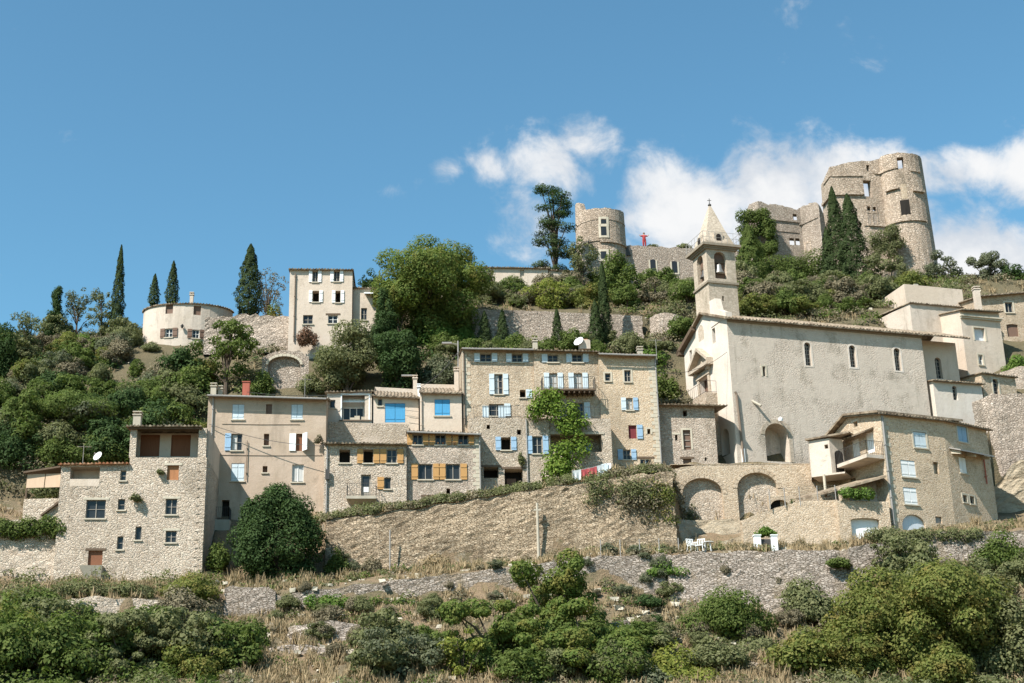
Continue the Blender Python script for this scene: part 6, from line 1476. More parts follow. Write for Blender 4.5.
# --- tall dark columns on the skyline
plant('cypress', 'tallest slim cypress standing alone at the edge of the left hilltop scrub', 'cypress', 'l_cypress', 116, 245, 330, 13, 128, .2)
plant('cypress', 'short slim cypress tip rising over one end of the round house roof', 'cypress', 'l_cypress', 153.5, 274, 306, 11, 133, .2)
plant('cypress', 'pointed cypress rising behind the middle of the round house roof', 'cypress', 'l_cypress', 171.5, 261, 306, 13, 133, .2)
plant('cypress', 'broad solid cypress between the round house and the tall pale house', 'cypress', 'l_cypress', 248.5, 244, 315, 26, 124.5, .22)
plant('cypress', 'tiny slim cypress at the foot of the long garden wall, nearer the big ochre tree', 'cypress', 'l_cypress', 503, 309, 348, 13, 121, .18)
plant('cypress', 'tiny slim cypress in front of the middle of the long garden wall', 'cypress', 'l_cypress', 558, 308, 349, 12, 121, .18)
plant('cypress', 'blunt little cypress in the shrubs below the big ochre tree', 'cypress', 'l_cypress', 485, 311, 348, 14, 120.5, .18)
plant('cypress', 'tall needle thin cypress rising through the green trees below the round keep', 'cypress', 'l_cypress', 606, 262, 352, 15, 121.5, .2)
plant('cypress', 'wider cypress leaning on the needle thin one behind the tall row roof', 'cypress', 'l_cypress', 597, 300, 352, 17, 120.5, .2)
plant('conifer', 'tall dark conifer in front of the castle block, the slimmer of a pair', 'cypress', 'l_cypress', 843.5, 187, 302, 27, 139.5, .28, .8)
plant('conifer', 'broad dark conifer in front of the castle block, beside the slimmer one', 'cypress', 'l_cypress', 859.5, 194, 312, 36, 137.5, .28, .8)
plant('conifer', 'low dark conifer at the foot of the castle pair', 'cypress', 'l_cypress', 833, 228, 302, 20, 139.5, .26, .8)
plant('conifer', 'dark conifer with ragged tiers on the left hilltop skyline', 'conifer', 'l_dark', 53, 285, 345, 22, 131, .24)
plant('conifer', 'dark spruce like tree beside the annexe of the tall pale house', 'conifer', 'l_dark', 384, 288, 345, 34, 118.5, .24, .8)
plant('pine', 'tall open pine with a bare upper trunk, beside the round keep', 'pine', 'l_dark', 554, 186, 228, 50, 141, .26, 1.5, trunk=.24)
plant('pine', 'dark lower pine crown under the tall open pine', 'pine', 'l_cypress', 556, 222, 280, 56, 140.5, .26, 1.2, trunk=.26)
# --- skyline trees, left
plant('tree', 'airy thin crowned tree beside the ragged skyline conifer', 'airy', 'l_grey', 76, 284, 335, 40, 131.5, .22, 1.1)
plant('tree', 'airy olive green tree hugging the tallest slim cypress', 'airy', 'l_olive', 101, 287, 335, 34, 129.5, .22, 1.3)
plant('tree', 'pale olive coloured tree at the far left of the skyline', 'airy', 'l_olive', 24, 306, 372, 46, 124, .24, 1.3)
plant('tree', 'dark bushy tree cut by the left edge of the frame', 'round', 'l_dark', -4, 322, 400, 42, 120, .26)
plant('tree', 'bare brownish tree behind the broad solid cypress', 'airy', 'l_brown', 268, 263, 318, 44, 128, .2, .8)
plant('shrub', 'russet green bush between the solid cypress and the tall pale house', 'shrub', 'l_ochre', 274, 288, 322, 34, 124.5, .2)
plant('shrub', 'olive brown bush at the base of the solid cypress', 'shrub', 'l_olive', 238, 302, 322, 24, 123.6, .2)
plant('shrub', 'small yellow green bush peeping over the round house roof', 'shrub', 'l_yellow', 174, 289, 300, 12, 131, .18)
plant('tree', 'bright mid green tree with feathery leaves in front of the round house', 'airy', 'l_mid', 226, 312, 385, 72, 116.5, .3, 2.0)
plant('shrub', 'pale green bush just below the round house wall', 'shrub', 'l_olive', 152, 338, 352, 22, 122.5, .2)
plant('shrub', 'grey brown thorny scrub on the slope below the round house', 'shrub', 'l_brown', 163, 343, 388, 52, 119.5, .22, .8)
plant('shrub', 'bright green ivy mound below the tallest slim cypress', 'shrub', 'l_bright', 82, 328, 352, 36, 127.3, .22)
plant('shrub', 'soft grey green bush below the gap beside the round house', 'shrub', 'l_grey', 117, 323, 356, 44, 124.5, .22)
plant('shrub', 'dark ivy column on the slope under the grey green bush', 'shrub', 'l_mid', 103, 346, 380, 20, 121.5, .22)
plant('shrub', 'dark ivy clump next to the thorny scrub', 'shrub', 'l_mid', 136, 350, 382, 22, 120.6, .22)
plant('bush', 'large dark green spreading bush, uppermost on the left slope', 'shrub', 'l_dark', 56, 360, 402, 56, 116.5, .24, 1.1)
plant('bush', 'wide dark green layered bush in the middle of the left slope', 'shrub', 'l_mid', 70, 380, 424, 108, 113, .24, 1.1)
plant('bush', 'dark bush below the wide layered bush, against the left edge', 'shrub', 'l_dark', 10, 398, 470, 66, 110.5, .26)
plant('bush', 'rounded mid green bush behind the chimney of the loggia house', 'shrub', 'l_mid', 106, 428, 470, 62, 107.5, .24)
plant('bush', 'dark green bush behind the satellite dish of the loggia house', 'shrub', 'l_mid', 62, 418, 470, 62, 109, .24)
plant('bush', 'small yellowish bush above the sand coloured awnings', 'shrub', 'l_olive', 50, 449, 474, 26, 105.5, .22)
plant('bush', 'fresh green bush above the roof of the loggia house', 'shrub', 'l_bright', 176, 404, 432, 50, 111, .22, .9)
plant('bush', 'dark bush on the slope beside the fresh green one', 'shrub', 'l_mid', 128, 388, 424, 48, 114, .24)
plant('bush', 'brownish green scrub on the slope above the tan house chimneys', 'shrub', 'l_olive', 190, 376, 412, 44, 114.5, .24)
# --- centre of the hill
plant('tree', 'biggest tree of the hill, broad with leaves starting to turn ochre', 'round', 'l_tree', 430, 231, 338, 124, 122, .27, 1.3)
plant('tree', 'ochre tinged tree crown joined to the big tree on its side towards the pale house', 'round', 'l_tree', 398, 262, 330, 52, 121, .28, 1.1)
plant('tree', 'small dark tree tip behind the annexe of the tall pale house', 'round', 'l_dark', 371, 270, 300, 26, 124.5, .24)
plant('tree', 'olive green tree spreading in front of the tall pale house', 'round', 'l_olive', 347, 325, 388, 76, 115.8, .24, 1.0)
plant('tree', 'very dark holm oak in the shade behind the blue shuttered houses', 'round', 'l_dark', 398, 325, 395, 58, 115.2, .26, 1.1)
plant('bush', 'withered red brown creeper against the base of the tall pale house', 'shrub', 'l_redbrown', 307, 318, 347, 25, 120.1, .2, 1.2, .5, wall=True)
plant('bush', 'fresh green bush below the big ochre tree, towards the holm oak', 'shrub', 'l_bright', 440, 312, 352, 58, 118.6, .26)
plant('bush', 'grey green bush behind the street lamp and the end of the tall row', 'shrub', 'l_grey', 440, 342, 394, 50, 115.6, .24)
plant('bush', 'leafy green bush between the two low cypresses and the big ochre tree', 'shrub', 'l_bright', 465, 314, 352, 36, 119.6, .24)
plant('bush', 'bushy green clump between the small cypresses at the garden wall', 'shrub', 'l_mid', 518, 326, 352, 30, 119.8, .22)
plant('bush', 'spiky yucca like bush above the tall row roof ridge', 'shrub', 'l_yellow', 535, 328, 352, 16, 119.2, .3, .7)
plant('bush', 'brown green bush between the garden wall cypress and the needle cypress', 'shrub', 'l_olive', 577, 328, 354, 32, 119.8, .22)
plant('tree', 'pale yellow green rounded tree above the long garden wall', 'round', 'l_yellow', 551, 274, 314, 54, 129, .25, .8)
plant('tree', 'vivid green leafy tree below the round keep', 'round', 'l_mid', 622, 254, 314, 46, 131, .27)
plant('tree', 'ochre green tree crowding the foot of the vivid green tree', 'round', 'l_ochre', 592, 282, 318, 44, 128.5, .24)
plant('tree', 'grey green tree partly covering the round keep wall', 'airy', 'l_olive', 583, 232, 290, 46, 139, .25, 1.6)
plant('bush', 'grey brown thicket below the long low house', 'shrub', 'l_brown', 507, 278, 312, 60, 131, .22, .75)
plant('bush', 'green bush on the slope below the end of the long low house', 'shrub', 'l_mid', 515, 272, 296, 30, 134.5, .24, .8)
plant('tree', 'brownish twiggy tree below the arched windows of the curtain wall', 'airy', 'l_brown', 657, 274, 322, 52, 130.5, .22, 2.2)
plant('bush', 'olive brown bush between the curtain wall and the bell tower', 'shrub', 'l_olive', 682, 270, 316, 36, 131.5, .22, .9)
plant('bush', 'leafy green bush between the golden end house and the church', 'shrub', 'l_mid', 662, 352, 402, 32, 113, .24)
plant('bush', 'bright green bush above the low lean-to house', 'shrub', 'l_bright', 645, 338, 366, 36, 116, .24)
plant('bush', 'grey ivy on the bastion ruin', 'shrub', 'l_olive', 668, 338, 352, 30, 119.5, .2)
plant('bush', 'small olive tuft growing on top of the curtain wall', 'shrub', 'l_olive', 684, 241, 250, 16, 147.4, .2, .9, wall=True)
plant('bush', 'low green tuft behind the person in red', 'shrub', 'l_olive', 652, 243, 249, 18, 147.4, .18, .8, wall=True)
plant('bush', 'tuft of dry weeds on the rim of the round keep', 'shrub', 'l_ochre', 611, 210, 216, 9, 145.2, .16, .9, wall=True)
# --- castle slope
plant('ivy', 'thick ivy smothering the end of the ruined hall wall', 'sheet', 'l_mid', 759, 211, 262, 38, 149.4, .24, 1.1, .35, cat='ivy', wall=True)
plant('conifer', 'dark conifer swallowed by ivy beside the bell tower', 'cypress', 'l_mid', 755, 224, 318, 40, 141, .28, .9)
plant('ivy', 'dense ivy hedge running along the foot of the ruined hall wall', 'hedge', 'l_mid', 797, 248, 280, 70, 144, .24, 1.1, .3, cat='ivy')
plant('tree', 'dark green leafy tree just above the church roof, below the ivy hedge', 'round', 'l_mid', 821, 276, 326, 60, 131.5, .25, .95)
plant('bush', 'brown thorny thicket between the bell tower and the green tree', 'shrub', 'l_olive', 768, 286, 322, 56, 133, .22, .9)
plant('bush', 'ivy climbing the lower castle wall above the thicket', 'sheet', 'l_olive', 887, 226, 258, 34, 147, .22, .8, .3, wall=True)
plant('tree', 'olive brown scrubby tree at the base of the castle tower', 'airy', 'l_olive', 890, 250, 318, 66, 136, .24, 2.6)
plant('bush', 'grey brown bush between the conifers and the scrubby tree', 'shrub', 'l_brown', 872, 256, 308, 36, 137.5, .22, .9)
plant('tree', 'thin twiggy tree on the ridge just past the castle tower', 'airy', 'l_grey', 944, 252, 294, 46, 139, .22, 2.6)
plant('tree', 'tall airy poplar like tree on the ridge above the far houses', 'airy', 'l_grey', 992, 247, 304, 50, 136, .24, 3.0)
plant('tree', 'dark green tree at the right end of the ridge', 'round', 'l_dark', 1020, 264, 305, 40, 134.5, .25)
plant('bush', 'green bush on the ridge between the twiggy tree and the poplar', 'shrub', 'l_mid', 986, 280, 302, 30, 133.5, .24)
plant('bush', 'bright green bush on the terrace below the far brown shuttered house', 'shrub', 'l_bright', 1020, 348, 378, 36, 115.4, .24)
# --- village
vine = plant('climbing_vine', 'lush yellow green vine climbing the loggia of the tall row', 'sheet', 'l_vine', 572, 406, 452, 34, 103.9, .26, .8, .3, cat='vine', wall=True)
plant('climbing_vine', 'upper tip of the vine reaching over the terrace railing', 'sheet', 'l_vine', 545, 393, 416, 36, 103.9, .26, .7, .35, cat='vine', wall=True)
plant('climbing_vine', 'foot of the vine tumbling onto the retaining wall', 'sheet', 'l_vine', 562, 447, 482, 34, 103.3, .26, .8, .4, cat='vine', wall=True)
plant('hanging_plant', 'green plant trailing from the covered terrace over the garage', 'hedge', 'l_bright', 857, 485.5, 500, 32, 97.3, .2, 1.1, .3, cat='plant', wall=True)
plant('bush', 'round bush topping the small garden gate', 'shrub', 'l_bright', 766, 523, 537.5, 24, 93.9, .2, 1.0, wall=True)
plant('bush', 'green bush in front of the small arched doorway in the yard', 'shrub', 'l_mid', 793, 487, 503, 22, 99.4, .2)
plant('wall_plant', 'caper like tuft with a long shadow, growing out of the pale rubble house wall', 'shrub', 'l_olive', 135, 489, 501, 13, 96.7, .16, .9, cat='plant', wall=True)
plant('wall_plant', 'tuft growing from the pale rubble wall under the loggia, near the orange hatch', 'shrub', 'l_olive', 160, 466, 474, 9, 96.8, .14, .8, cat='plant', wall=True)
plant('wall_plant', 'tuft growing below the dark window of the rough lower block of the tall row', 'shrub', 'l_olive', 521, 446, 466, 8, 104.2, .16, .6, cat='plant', wall=True)
plant('wall_plant', 'dry tuft at the corner of the tan house and the orange shuttered house', 'shrub', 'l_brown', 319, 430, 444, 9, 103.6, .15, .7, cat='plant', wall=True)
plant('wall_plant', 'dry weeds on the tiled lean-to beside the church front', 'hedge', 'l_brown', 676, 397, 405, 34, 108.6, .17, .5, .3, cat='plant', wall=True)
plant('hedge', 'clipped green hedge on top of the wall at the far left', 'hedge', 'l_mid', 22, 514, 540, 88, 97.5, .2, 1.0, .22, cat='hedge', wall=True)
plant('bush', 'big round dark green bush in front of the tan rendered house', 'egg', 'l_dark', 276, 484, 596, 96, 97.2, .22, 1.0)
plant('bush', 'smaller dark shrub in the gap beside the big round dark bush', 'shrub', 'l_mid', 218, 530, 572, 30, 97.8, .22)
plant('bush', 'small grey green bush behind the wire fence, next to the utility post', 'shrub', 'l_grey', 609, 537, 555, 20, 93.9, .18)
plant('bush', 'low grey green bush behind the middle of the wire fence', 'shrub', 'l_grey', 636, 541, 555, 26, 93.8, .18)
plant('bush', 'low green bush behind the wire fence, nearest the white chairs', 'shrub', 'l_olive', 664, 540, 555, 26, 93.8, .18)
plant('bush', 'dark glossy bush at the right edge beside the rock outcrop', 'shrub', 'l_mid', 1006, 514, 574, 62, 90.6, .22, 1.1)
plant('bush', 'small dark bush sprouting on the broad grey wall', 'shrub', 'l_mid', 839, 553, 568, 30, 91.2, .18, wall=True)
plant('ivy', 'grey green ivy trailing over the wall under the garage house', 'hedge', 'l_olive', 925, 526, 545, 110, 91.8, .17, .8, .2, cat='ivy', wall=True)
# --- slope and foreground
plant('bush', 'fresh green broom bush on the path edge above the dry slope', 'shrub', 'l_bright', 664, 552, 578, 44, 90.6, .2)
plant('bush', 'rounded fresh green bush, the largest on the dry slope under the gate', 'shrub', 'l_mid', 727, 569, 640, 96, 86, .2, 1.05)
plant('bush', 'round dark clipped bush next to the largest rounded bush', 'shrub', 'l_mid', 795, 588, 618, 48, 88, .2, 1.1)
plant('bush', 'small dark ivy mound above the hollow on the dry slope', 'shrub', 'l_dark', 648, 589, 608, 34, 86.8, .2)
plant('bush', 'tiny dark ivy clump at the mouth of the stone hollow', 'shrub', 'l_dark', 655, 608, 626, 22, 85.4, .18)
plant('tree', 'tall leafy walnut tree with a thin top, centre of the lower slope', 'airy', 'l_tree', 560, 541, 690, 128, 82.5, .24, 3.6)
plant('tree', 'yellowish green leafy tree at the foot of the walnut tree', 'airy', 'l_tree', 498, 590, 705, 140, 80, .23, 5.0)
plant('tree', 'dense leafy tree below the walnut tree, on its church side', 'airy', 'l_tree', 590, 598, 710, 130, 79.5, .22, 4.6)
plant('tree', 'grey stemmed sapling thicket left of the yellowish green tree', 'airy', 'l_grey', 400, 618, 705, 120, 79, .22, 2.0)
plant('bush', 'yellow leaved bush at the bottom of the slope', 'shrub', 'l_yellow', 678, 626, 700, 104, 79.5, .22, 1.0)
plant('bush', 'grey olive bush at the bottom, under the yellow leaved one', 'shrub', 'l_grey', 655, 655, 705, 64, 77.5, .2)
plant('tree', 'large ochre green tree filling the lower right corner', 'round', 'l_ochre', 925, 558, 705, 192, 79, .24, 1.3)
plant('tree', 'smaller ochre green tree spreading from the large corner tree', 'round', 'l_ochre', 860, 606, 700, 104, 78.5, .23, 1.05)
plant('tree', 'olive tinged tree at the bottom right edge', 'round', 'l_olive', 1012, 590, 700, 100, 78, .24)
plant('tree', 'feathery young tree against the wall under the garage house', 'airy', 'l_olive', 905, 530, 596, 74, 89.5, .22, 2.4)
plant('bush', 'feathery grey scrub between the corner tree and the dark glossy bush', 'airy', 'l_olive', 978, 548, 622, 88, 88, .22, 2.4, cat='bush')
plant('bush', 'straw coloured dead bush at the end of the broad grey wall', 'shrub', 'l_straw', 876, 560, 592, 34, 90, .2, .6)
plant('bush', 'green and brown weedy bush below the largest rounded bush', 'shrub', 'l_olive', 756, 628, 664, 80, 83, .2, .6)
plant('bush', 'tangled grey brown bush with bare twigs below the loggia house', 'shrub', 'l_brown', 178, 570, 632, 74, 88.5, .22, .7)
plant('bush', 'sunlit yellow green bush over the tangled twigs', 'shrub', 'l_ochre', 194, 562, 604, 84, 89.5, .22, .9)
plant('bush', 'fresh green bush at the foot of the tangled twigs, by the dry grass', 'shrub', 'l_mid', 250, 606, 652, 62, 85.4, .22)
plant('bush', 'dark green bush between the tangled twigs and the fresh green bush', 'shrub', 'l_dark', 210, 604, 650, 58, 86, .22)
plant('tree', 'feathery olive green tree in the lower left, in front of the short pale wall', 'airy', 'l_olive', 121, 606, 705, 112, 79.5, .2, 4.6)
plant('tree', 'ochre green sumac at the bottom, beside the feathery olive green tree', 'round', 'l_ochre', 196, 632, 705, 88, 79, .22, .8)
plant('tree', 'dark tree with sunlit yellow tips in the lower left corner', 'round', 'l_tree', 14, 582, 705, 112, 79, .24)
plant('tree', 'shadowy green tree next to the lower left corner tree', 'round', 'l_mid', 62, 614, 705, 78, 79.8, .24)
plant('bush', 'green bush below the wall at the far left edge', 'shrub', 'l_mid', 34, 574, 618, 76, 88.4, .22)
plant('ivy', 'brown green creeper along the base of the loggia house', 'hedge', 'l_olive', 104, 578, 602, 88, 91.2, .2, .8, .3, cat='ivy')
plant('ivy', 'bright low vines along the low grey path wall', 'hedge', 'l_bright', 330, 592, 612, 44, 91, .22, .8, .4, cat='vine')
plant('ivy', 'short row of low vines farther along the grey path wall', 'hedge', 'l_mid', 392, 596, 610, 48, 91, .2, .5, .4, cat='vine')

plant('tree', 'yellow green leafy sapling between the walnut tree and the grey stemmed thicket', 'airy', 'l_yellow', 462, 625, 700, 66, 78.6, .22, 1.8)
plant('tree', 'grey olive bushy tree at the bottom, between the two largest yellow green trees', 'round', 'l_olive', 620, 640, 705, 66, 78, .21)
plant('bush', 'green weedy bush at the bottom beside the pale broken terrace', 'shrub', 'l_bright', 800, 655, 695, 60, 79, .2, .7)
plant('bush', 'brown green thicket at the bottom, below the round clipped bush', 'shrub', 'l_olive', 825, 630, 668, 66, 82.5, .2, .7)
plant('bush', 'tall dark green bush in the hollow at the left edge of the slope', 'shrub', 'l_mid', 84, 590, 630, 56, 86.5, .21)
plant('bush', 'leafy bush hiding one foot of the ruined stone vault', 'shrub', 'l_mid', 262, 362, 396, 30, 114.4, .22)
plant('bush', 'dry bush hiding the other foot of the ruined stone vault', 'shrub', 'l_olive', 310, 366, 394, 30, 114.6, .2)
plant('wall_weeds', 'thick brown green weeds spilling over the tawny wall below the washing line', 'sheet', 'l_olive', 624, 479, 504, 92, 99.0, .2, .34, .16, cat='weeds', wall=True)
plant('wall_weeds', 'brownish weeds hanging low on the tawny wall next to the arches', 'sheet', 'l_brown', 640, 494, 524, 50, 98.9, .2, .25, .2, cat='weeds', wall=True)
plant('wall_weeds', 'ochre weeds bunched where the tawny wall meets the arches', 'sheet', 'l_ochre', 662, 476, 524, 24, 99.1, .2, .5, .5, cat='weeds', wall=True)
plant('bush', 'pale dead grass bush at the foot of the tawny wall', 'shrub', 'l_straw', 437, 549, 568, 34, 98.2, .2, .7)
plant('bush', 'brown bush at the foot of the tawny wall near the dark bush', 'shrub', 'l_brown', 372, 548, 578, 34, 98.2, .18, .7)
plant('bush', 'ivy bush in the corner between the big round bush and the tawny wall', 'shrub', 'l_mid', 336, 536, 578, 26, 98.2, .18, .7)
# --- ground cover nobody could count
NOBUILD = [(at(141, 320, 125).x - 1, at(232, 320, 125).x + 1, 118.5, 131), (at(288, 300, 121).x - .5, at(378, 300, 121).x + .5, 116, 129), (at(880, 300, 118).x + 1, 75, 106, 127), (24, 50, 106, 119.5), (at(470, 340, 124).x, at(648, 340, 124).x, 122.4, 125.6), (at(480, 270, 139).x, at(586, 270, 139).x, 136.5, 145), (at(262, 360, 116).x, at(311, 360, 116).x, 112.5, 121)]
colpx = np.concatenate([[-1e4] * 4, PX, [1e4] * 4])
def scatter(name, label, mat, ks, count, h, rad, leaf, per, thr, seed, tr=(0, 1), pxr=(-120, 1140), aspect=.62, blades=False, tops=None):
    r_ = np.random.default_rng(seed); ri = [i for i in range(nr) if SEG[i][0] in ks and tr[0] <= SEG[i][1] <= tr[1]]; cj = [j for j in range(nc) if pxr[0] <= colpx[j] <= pxr[1]]
    Cs, Ns = [], []; got = 0; tries = 0
    while got < count and tries < count * 12:
        tries += 1; i = ri[r_.integers(len(ri))]; j = cj[r_.integers(len(cj))]; f1, f2 = r_.random(2)
        i2, j2 = min(i + 1, nr - 1), min(j + 1, nc - 1); p = G[i, j] * (1 - f1) * (1 - f2) + G[i2, j] * f1 * (1 - f2) + G[i, j2] * (1 - f1) * f2 + G[i2, j2] * f1 * f2
        if mn.noise((p[0] * .16 + seed, p[1] * .16, p[2] * .16)) + .5 * mn.noise((p[0] * .6, p[1] * .6 + seed, p[2] * .6)) < thr: continue
        if any(a < p[0] < b and c < p[1] < d for a, b, c, d in NOBUILD): continue
        got += 1; sc = .5 + r_.random() * .9; n = int(per * sc); d = r_.normal(size=(n, 3)); d /= np.linalg.norm(d, axis=1, keepdims=True); d[:, 2] = np.abs(d[:, 2])
        if blades:
            C = p + np.stack([d[:, 0] * rad * sc * .8, d[:, 1] * rad * sc * .8, h * sc * (.15 + .6 * r_.random(n))], 1); N = np.stack([d[:, 0], d[:, 1], np.full(n, .12)], 1) + r_.normal(size=(n, 3)) * .25
        else:
            q = (.45 + .6 * r_.random(n) ** .6)[:, None]; C = p + d * q * np.array([rad, rad, h]) * sc; N = d * .8 + r_.normal(size=(n, 3)) * .5 + np.array([0, 0, .2])
        Cs.append(C); Ns.append(N / np.linalg.norm(N, axis=1, keepdims=True))
    C = np.concatenate(Cs); N = np.concatenate(Ns); n = len(C)
    if blades:
        up = np.tile([0, 0, 1.0], (n, 1)) + r_.normal(size=(n, 3)) * .3; l = leaf * (.6 + .8 * r_.random(n))[:, None]; t = np.cross(up, N); t /= np.linalg.norm(t, axis=1, keepdims=True)
        V = np.stack([C - t * .035 - up * l * .4, C + t * .035 - up * l * .4, C + t * .012 + up * l * .6, C - t * .012 + up * l * .6], 1).reshape(-1, 3); Q = np.arange(n * 4).reshape(-1, 4)
    else: V, Q = leaf_quads(C, N, leaf, aspect)
    me = np_mesh(name, V, Q); me.materials.append(M[mat]); o = bpy.data.objects.new(name, me); COL.objects.link(o); tag(o, label, 'undergrowth' if not blades else 'grass', None, 'stuff'); return o
def bush_proto(mat, style, W, H, size, dens=1.0):
    C, N, L = make_crown(style, W, W, H, size, dens); V, Q = leaf_quads(C, N, size, .62); me = np_mesh('foliage', V, Q); me.materials.append(M[mat])
    mb = MB()
    for l in random.sample(list(L), 7): e = Vector(l[:3]); mb.tube([(0, 0, -.3), e * .5 + Vector((0, 0, .1)), e], [.07, .045, .02], 5)
    m2 = bpy.data.meshes.new('stem'); m2.from_pydata(mb.v, [], mb.f); m2.materials.append(M['bark']); return me, m2
PROTO = {k: [bush_proto(m_, 'shrub' if q else 'round', 3.2, 2.3 + .5 * q, .175, 1.0) for q in (0, 1)] for k, m_ in (('mid', 'l_mid'), ('dark', 'l_dark'), ('olive', 'l_olive'), ('brown', 'l_brown'), ('ochre', 'l_ochre'), ('bright', 'l_bright'), ('grey', 'l_grey'))}
NPX = [(468, 652, 334, 347), (136, 240, 335, 368), (286, 382, 330, 356), (258, 316, 340, 400), (878, 1024, 292, 330), (755, 815, 258, 285)]
def bushes(kind, label, group, px0, px1, py0, py1, n, smin, smax, seed, zs=1.0):
    q_ = random.Random(seed); done = 0
    while done < n:
        px, py = q_.uniform(px0, px1), q_.uniform(py0, py1); h = ground_px(px, py)
        if h is None or any(a < px < b and c < py < d for a, b, c, d in NPX) or any(a < h.x < b and c < h.y < d for a, b, c, d in NOBUILD): 
            n -= .05; continue
        sc = q_.uniform(smin, smax); me, m2 = PROTO[kind][done % 2]; e = bpy.data.objects.new('bush', None); COL.objects.link(e); e.empty_display_size = .3
        e.location = h; e.rotation_euler = (0, 0, q_.uniform(0, 6.28)); e.scale = (sc, sc * q_.uniform(.85, 1.15), sc * zs * q_.uniform(.8, 1.2)); tag(e, label, 'bush', group)
        for m_ in (me, m2): c = bpy.data.objects.new(m_.name, m_); COL.objects.link(c); c.parent = e
        done += 1
bushes('mid', 'one of the mid green bushes massed on the slope behind the loggia house', 'mid green bushes behind the loggia house', -10, 206, 352, 462, 26, .8, 1.5, 1)
bushes('dark', 'one of the dark evergreen bushes massed on the slope behind the loggia house', 'dark bushes behind the loggia house', -10, 206, 352, 462, 14, .8, 1.6, 2)
bushes('olive', 'one of the olive bushes among the dark ones behind the loggia house', 'olive bushes behind the loggia house', -10, 206, 340, 455, 20, .6, 1.2, 3)
bushes('brown', 'one of the brownish dry bushes below the round hilltop house', 'brown bushes below the round house', 10, 206, 345, 400, 10, .6, 1.0, 4)
bushes('mid', 'one of the green bushes between the tall row roofs and the garden wall', 'green bushes behind the tall row', 385, 690, 340, 362, 14, .6, 1.1, 5)
bushes('olive', 'one of the olive bushes between the tall row roofs and the garden wall', 'olive bushes behind the tall row', 385, 690, 340, 362, 10, .6, 1.0, 6)
bushes('brown', 'one of the grey brown thickets on the slope above the garden wall', 'brown thickets above the garden wall', 470, 640, 288, 308, 8, .7, 1.2, 7)
bushes('olive', 'one of the olive bushes on the slope above the garden wall', 'olive bushes above the garden wall', 470, 690, 292, 309, 12, .6, 1.1, 8)
bushes('mid', 'one of the green bushes on the castle slope above the church roof', 'green bushes on the castle slope', 742, 960, 290, 318, 12, .7, 1.3, 9)
bushes('olive', 'one of the olive bushes on the castle slope above the church roof', 'olive bushes on the castle slope', 742, 980, 288, 318, 16, .7, 1.3, 10)
bushes('brown', 'one of the brown thorny thickets on the castle slope above the church roof', 'brown thickets on the castle slope', 742, 960, 288, 318, 11, .7, 1.3, 11)
bushes('mid', 'one of the leafy green bushes crowding the bottom of the slope under the loggia house', 'green bushes at the lower left', -20, 235, 640, 690, 12, 1.0, 1.7, 12)
bushes('olive', 'one of the olive bushes crowding the bottom of the slope under the loggia house', 'olive bushes at the lower left', -20, 225, 610, 690, 9, .9, 1.5, 13)
bushes('olive', 'one of the olive bushes around the foot of the walnut tree', 'olive bushes round the walnut tree', 340, 720, 655, 692, 9, .8, 1.3, 14)
bushes('mid', 'one of the leafy green bushes around the foot of the walnut tree', 'green bushes round the walnut tree', 420, 640, 655, 692, 12, .8, 1.3, 15)
bushes('ochre', 'one of the ochre green bushes around the large corner tree', 'ochre bushes round the corner tree', 790, 1040, 640, 692, 9, .8, 1.4, 16)
bushes('olive', 'one of the olive bushes around the large corner tree', 'olive bushes round the corner tree', 790, 1040, 575, 630, 9, .7, 1.3, 17)
bushes('brown', 'one of the small brown thorny bushes on the dry grass slope', 'brown bushes on the dry slope', 260, 860, 600, 660, 16, .35, .65, 18)
bushes('olive', 'one of the small olive bushes on the dry grass slope', 'olive bushes on the dry slope', 260, 860, 596, 660, 16, .35, .7, 19)
bushes('grey', 'one of the small grey green bushes along the path edge', 'grey bushes along the path', 300, 700, 556, 580, 8, .25, .45, 20)
bushes('mid', 'one of the leafy green bushes on the slope above the garden wall', 'green bushes above the garden wall', 470, 690, 290, 309, 12, .7, 1.3, 21)
bushes('ochre', 'one of the ochre green bushes on the castle slope above the church roof', 'ochre bushes on the castle slope', 742, 980, 290, 318, 8, .7, 1.2, 22)
bushes('ochre', 'one of the ochre green bushes on the slope behind the loggia house', 'ochre bushes behind the loggia house', -10, 206, 350, 455, 7, .7, 1.2, 23)
bushes('grey', 'one of the grey green bushes on the slope behind the loggia house', 'grey bushes behind the loggia house', -10, 206, 345, 450, 8, .7, 1.2, 24)
bushes('grey', 'one of the small grey tufts rooted in the grey stone walls below the path', 'grey tufts in the grey walls', 480, 860, 566, 600, 9, .22, .4, 25)
bushes('brown', 'one of the small brown tufts rooted in the grey stone walls below the path', 'brown tufts in the grey walls', 280, 860, 575, 606, 16, .22, .45, 26)
# fallen stones
def stones(name, label, ks, n, smin, smax, seed, pxr):
    r_ = np.random.default_rng(seed); ri = [i for i in range(nr) if SEG[i][0] in ks]; cj = [j for j in range(nc) if pxr[0] <= colpx[j] <= pxr[1]]; mb = MB()
    for _ in range(n):
        i = ri[r_.integers(len(ri))]; j = cj[r_.integers(len(cj))]; p = Vector(G[i, j]) + Vector((r_.normal() * .3, r_.normal() * .3, 0)); s_ = smin + (smax - smin) * r_.random() ** 2.5
        c8 = [p + Vector(((sx + r_.normal() * .25) * s_, (sy + r_.normal() * .25) * s_, (sz + r_.normal() * .25) * s_ * .6)) for sz in (-1, 1) for sx, sy in ((-1, -1), (1, -1), (1, 1), (-1, 1))]; mb.hexa(c8)
    o = mb.build(name, 'trim'); tag(o, label, 'stones', None, 'stuff')
stones('fallen_stones', 'pale fallen stones lying in the dry grass', (0, 1, 3), 900, .04, .26, 31, (200, 900))
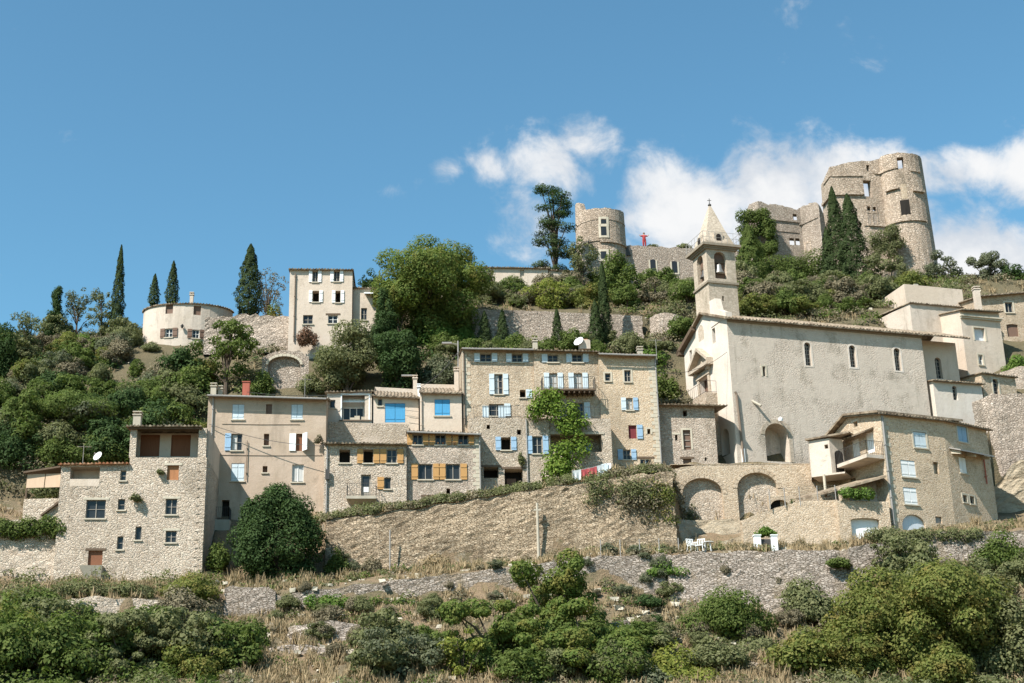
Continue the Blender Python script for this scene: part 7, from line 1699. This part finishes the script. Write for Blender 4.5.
stones('fallen_stones', 'pale stones scattered over the hillside scrub', (8, 9, 10), 260, .05, .22, 32, (-50, 1050))
HILL = (7, 8, 9, 10)
scatter('green_scrub', 'mid green scrub covering the hillside above the houses', 'l_mid', HILL, 330, .8, 1.0, .22, 90, .05, 1)
scatter('dark_scrub', 'dark evergreen scrub covering the hillside', 'l_dark', HILL, 330, .9, 1.0, .24, 90, -.05, 2, pxr=(-140, 480))
scatter('olive_scrub', 'olive grey scrub covering the hillside', 'l_olive', HILL, 1100, .7, .95, .2, 80, -.15, 3)
scatter('brown_scrub', 'brown thorny scrub covering the hillside', 'l_brown', HILL, 650, .7, .9, .2, 80, -.1, 4)
scatter('weeds', 'straggling olive weeds along the top of the retaining walls', 'l_olive', (5,), 330, .55, .5, .16, 70, -.4, 5, (0, .25), (318, 690))
scatter('weeds', 'brown straggling weeds along the top of the retaining walls', 'l_brown', (5,), 300, .5, .45, .15, 60, -.4, 6, (0, .25), (318, 690))
scatter('weeds', 'green weeds on the lower slope', 'l_olive', (-1, 0, 1, 3), 420, .5, .6, .17, 60, .0, 7)
scatter('weeds', 'mid green weeds on the lower slope', 'l_mid', (-1, 0, 1, 3), 220, .5, .5, .17, 60, .1, 8)
scatter('dry_grass', 'dry straw coloured grass on the lower slope', 'l_straw', (0, 1, 3), 4200, .3, .4, .3, 16, -.3, 9, blades=True)
scatter('dry_grass', 'dry grass tufts along the lane and between the hillside scrub', 'l_straw', (5, 8, 9, 10), 1900, .4, .4, .4, 14, -.2, 10, blades=True)
scatter('dry_grass', 'taller pale grass clumps on the lower slope', 'l_straw', (0, 1, 3), 500, .55, .35, .55, 34, -.1, 33, blades=True)
scatter('brown_scrub', 'brown scrub on the lower slope', 'l_brown', (-1, 0, 1, 3), 520, .5, .6, .17, 60, -.05, 11)
scatter('green_scrub', 'green undergrowth filling the lower slope under the loggia house', 'l_mid', (-1, 0, 1), 150, .9, .9, .21, 110, -.5, 12, pxr=(-140, 225))
scatter('olive_scrub', 'olive undergrowth filling the lower slope under the loggia house', 'l_olive', (-1, 0, 1, 3), 150, .9, .9, .2, 110, -.5, 13, pxr=(-140, 215))
scatter('olive_scrub', 'olive undergrowth around the large corner tree', 'l_olive', (-1, 0, 1), 130, .9, 1.0, .21, 110, -.5, 17, pxr=(820, 1140))
for o in scene.objects:
    if o.parent is None and o.get('category') and 'kind' not in o.keys(): o['kind'] = 'thing'
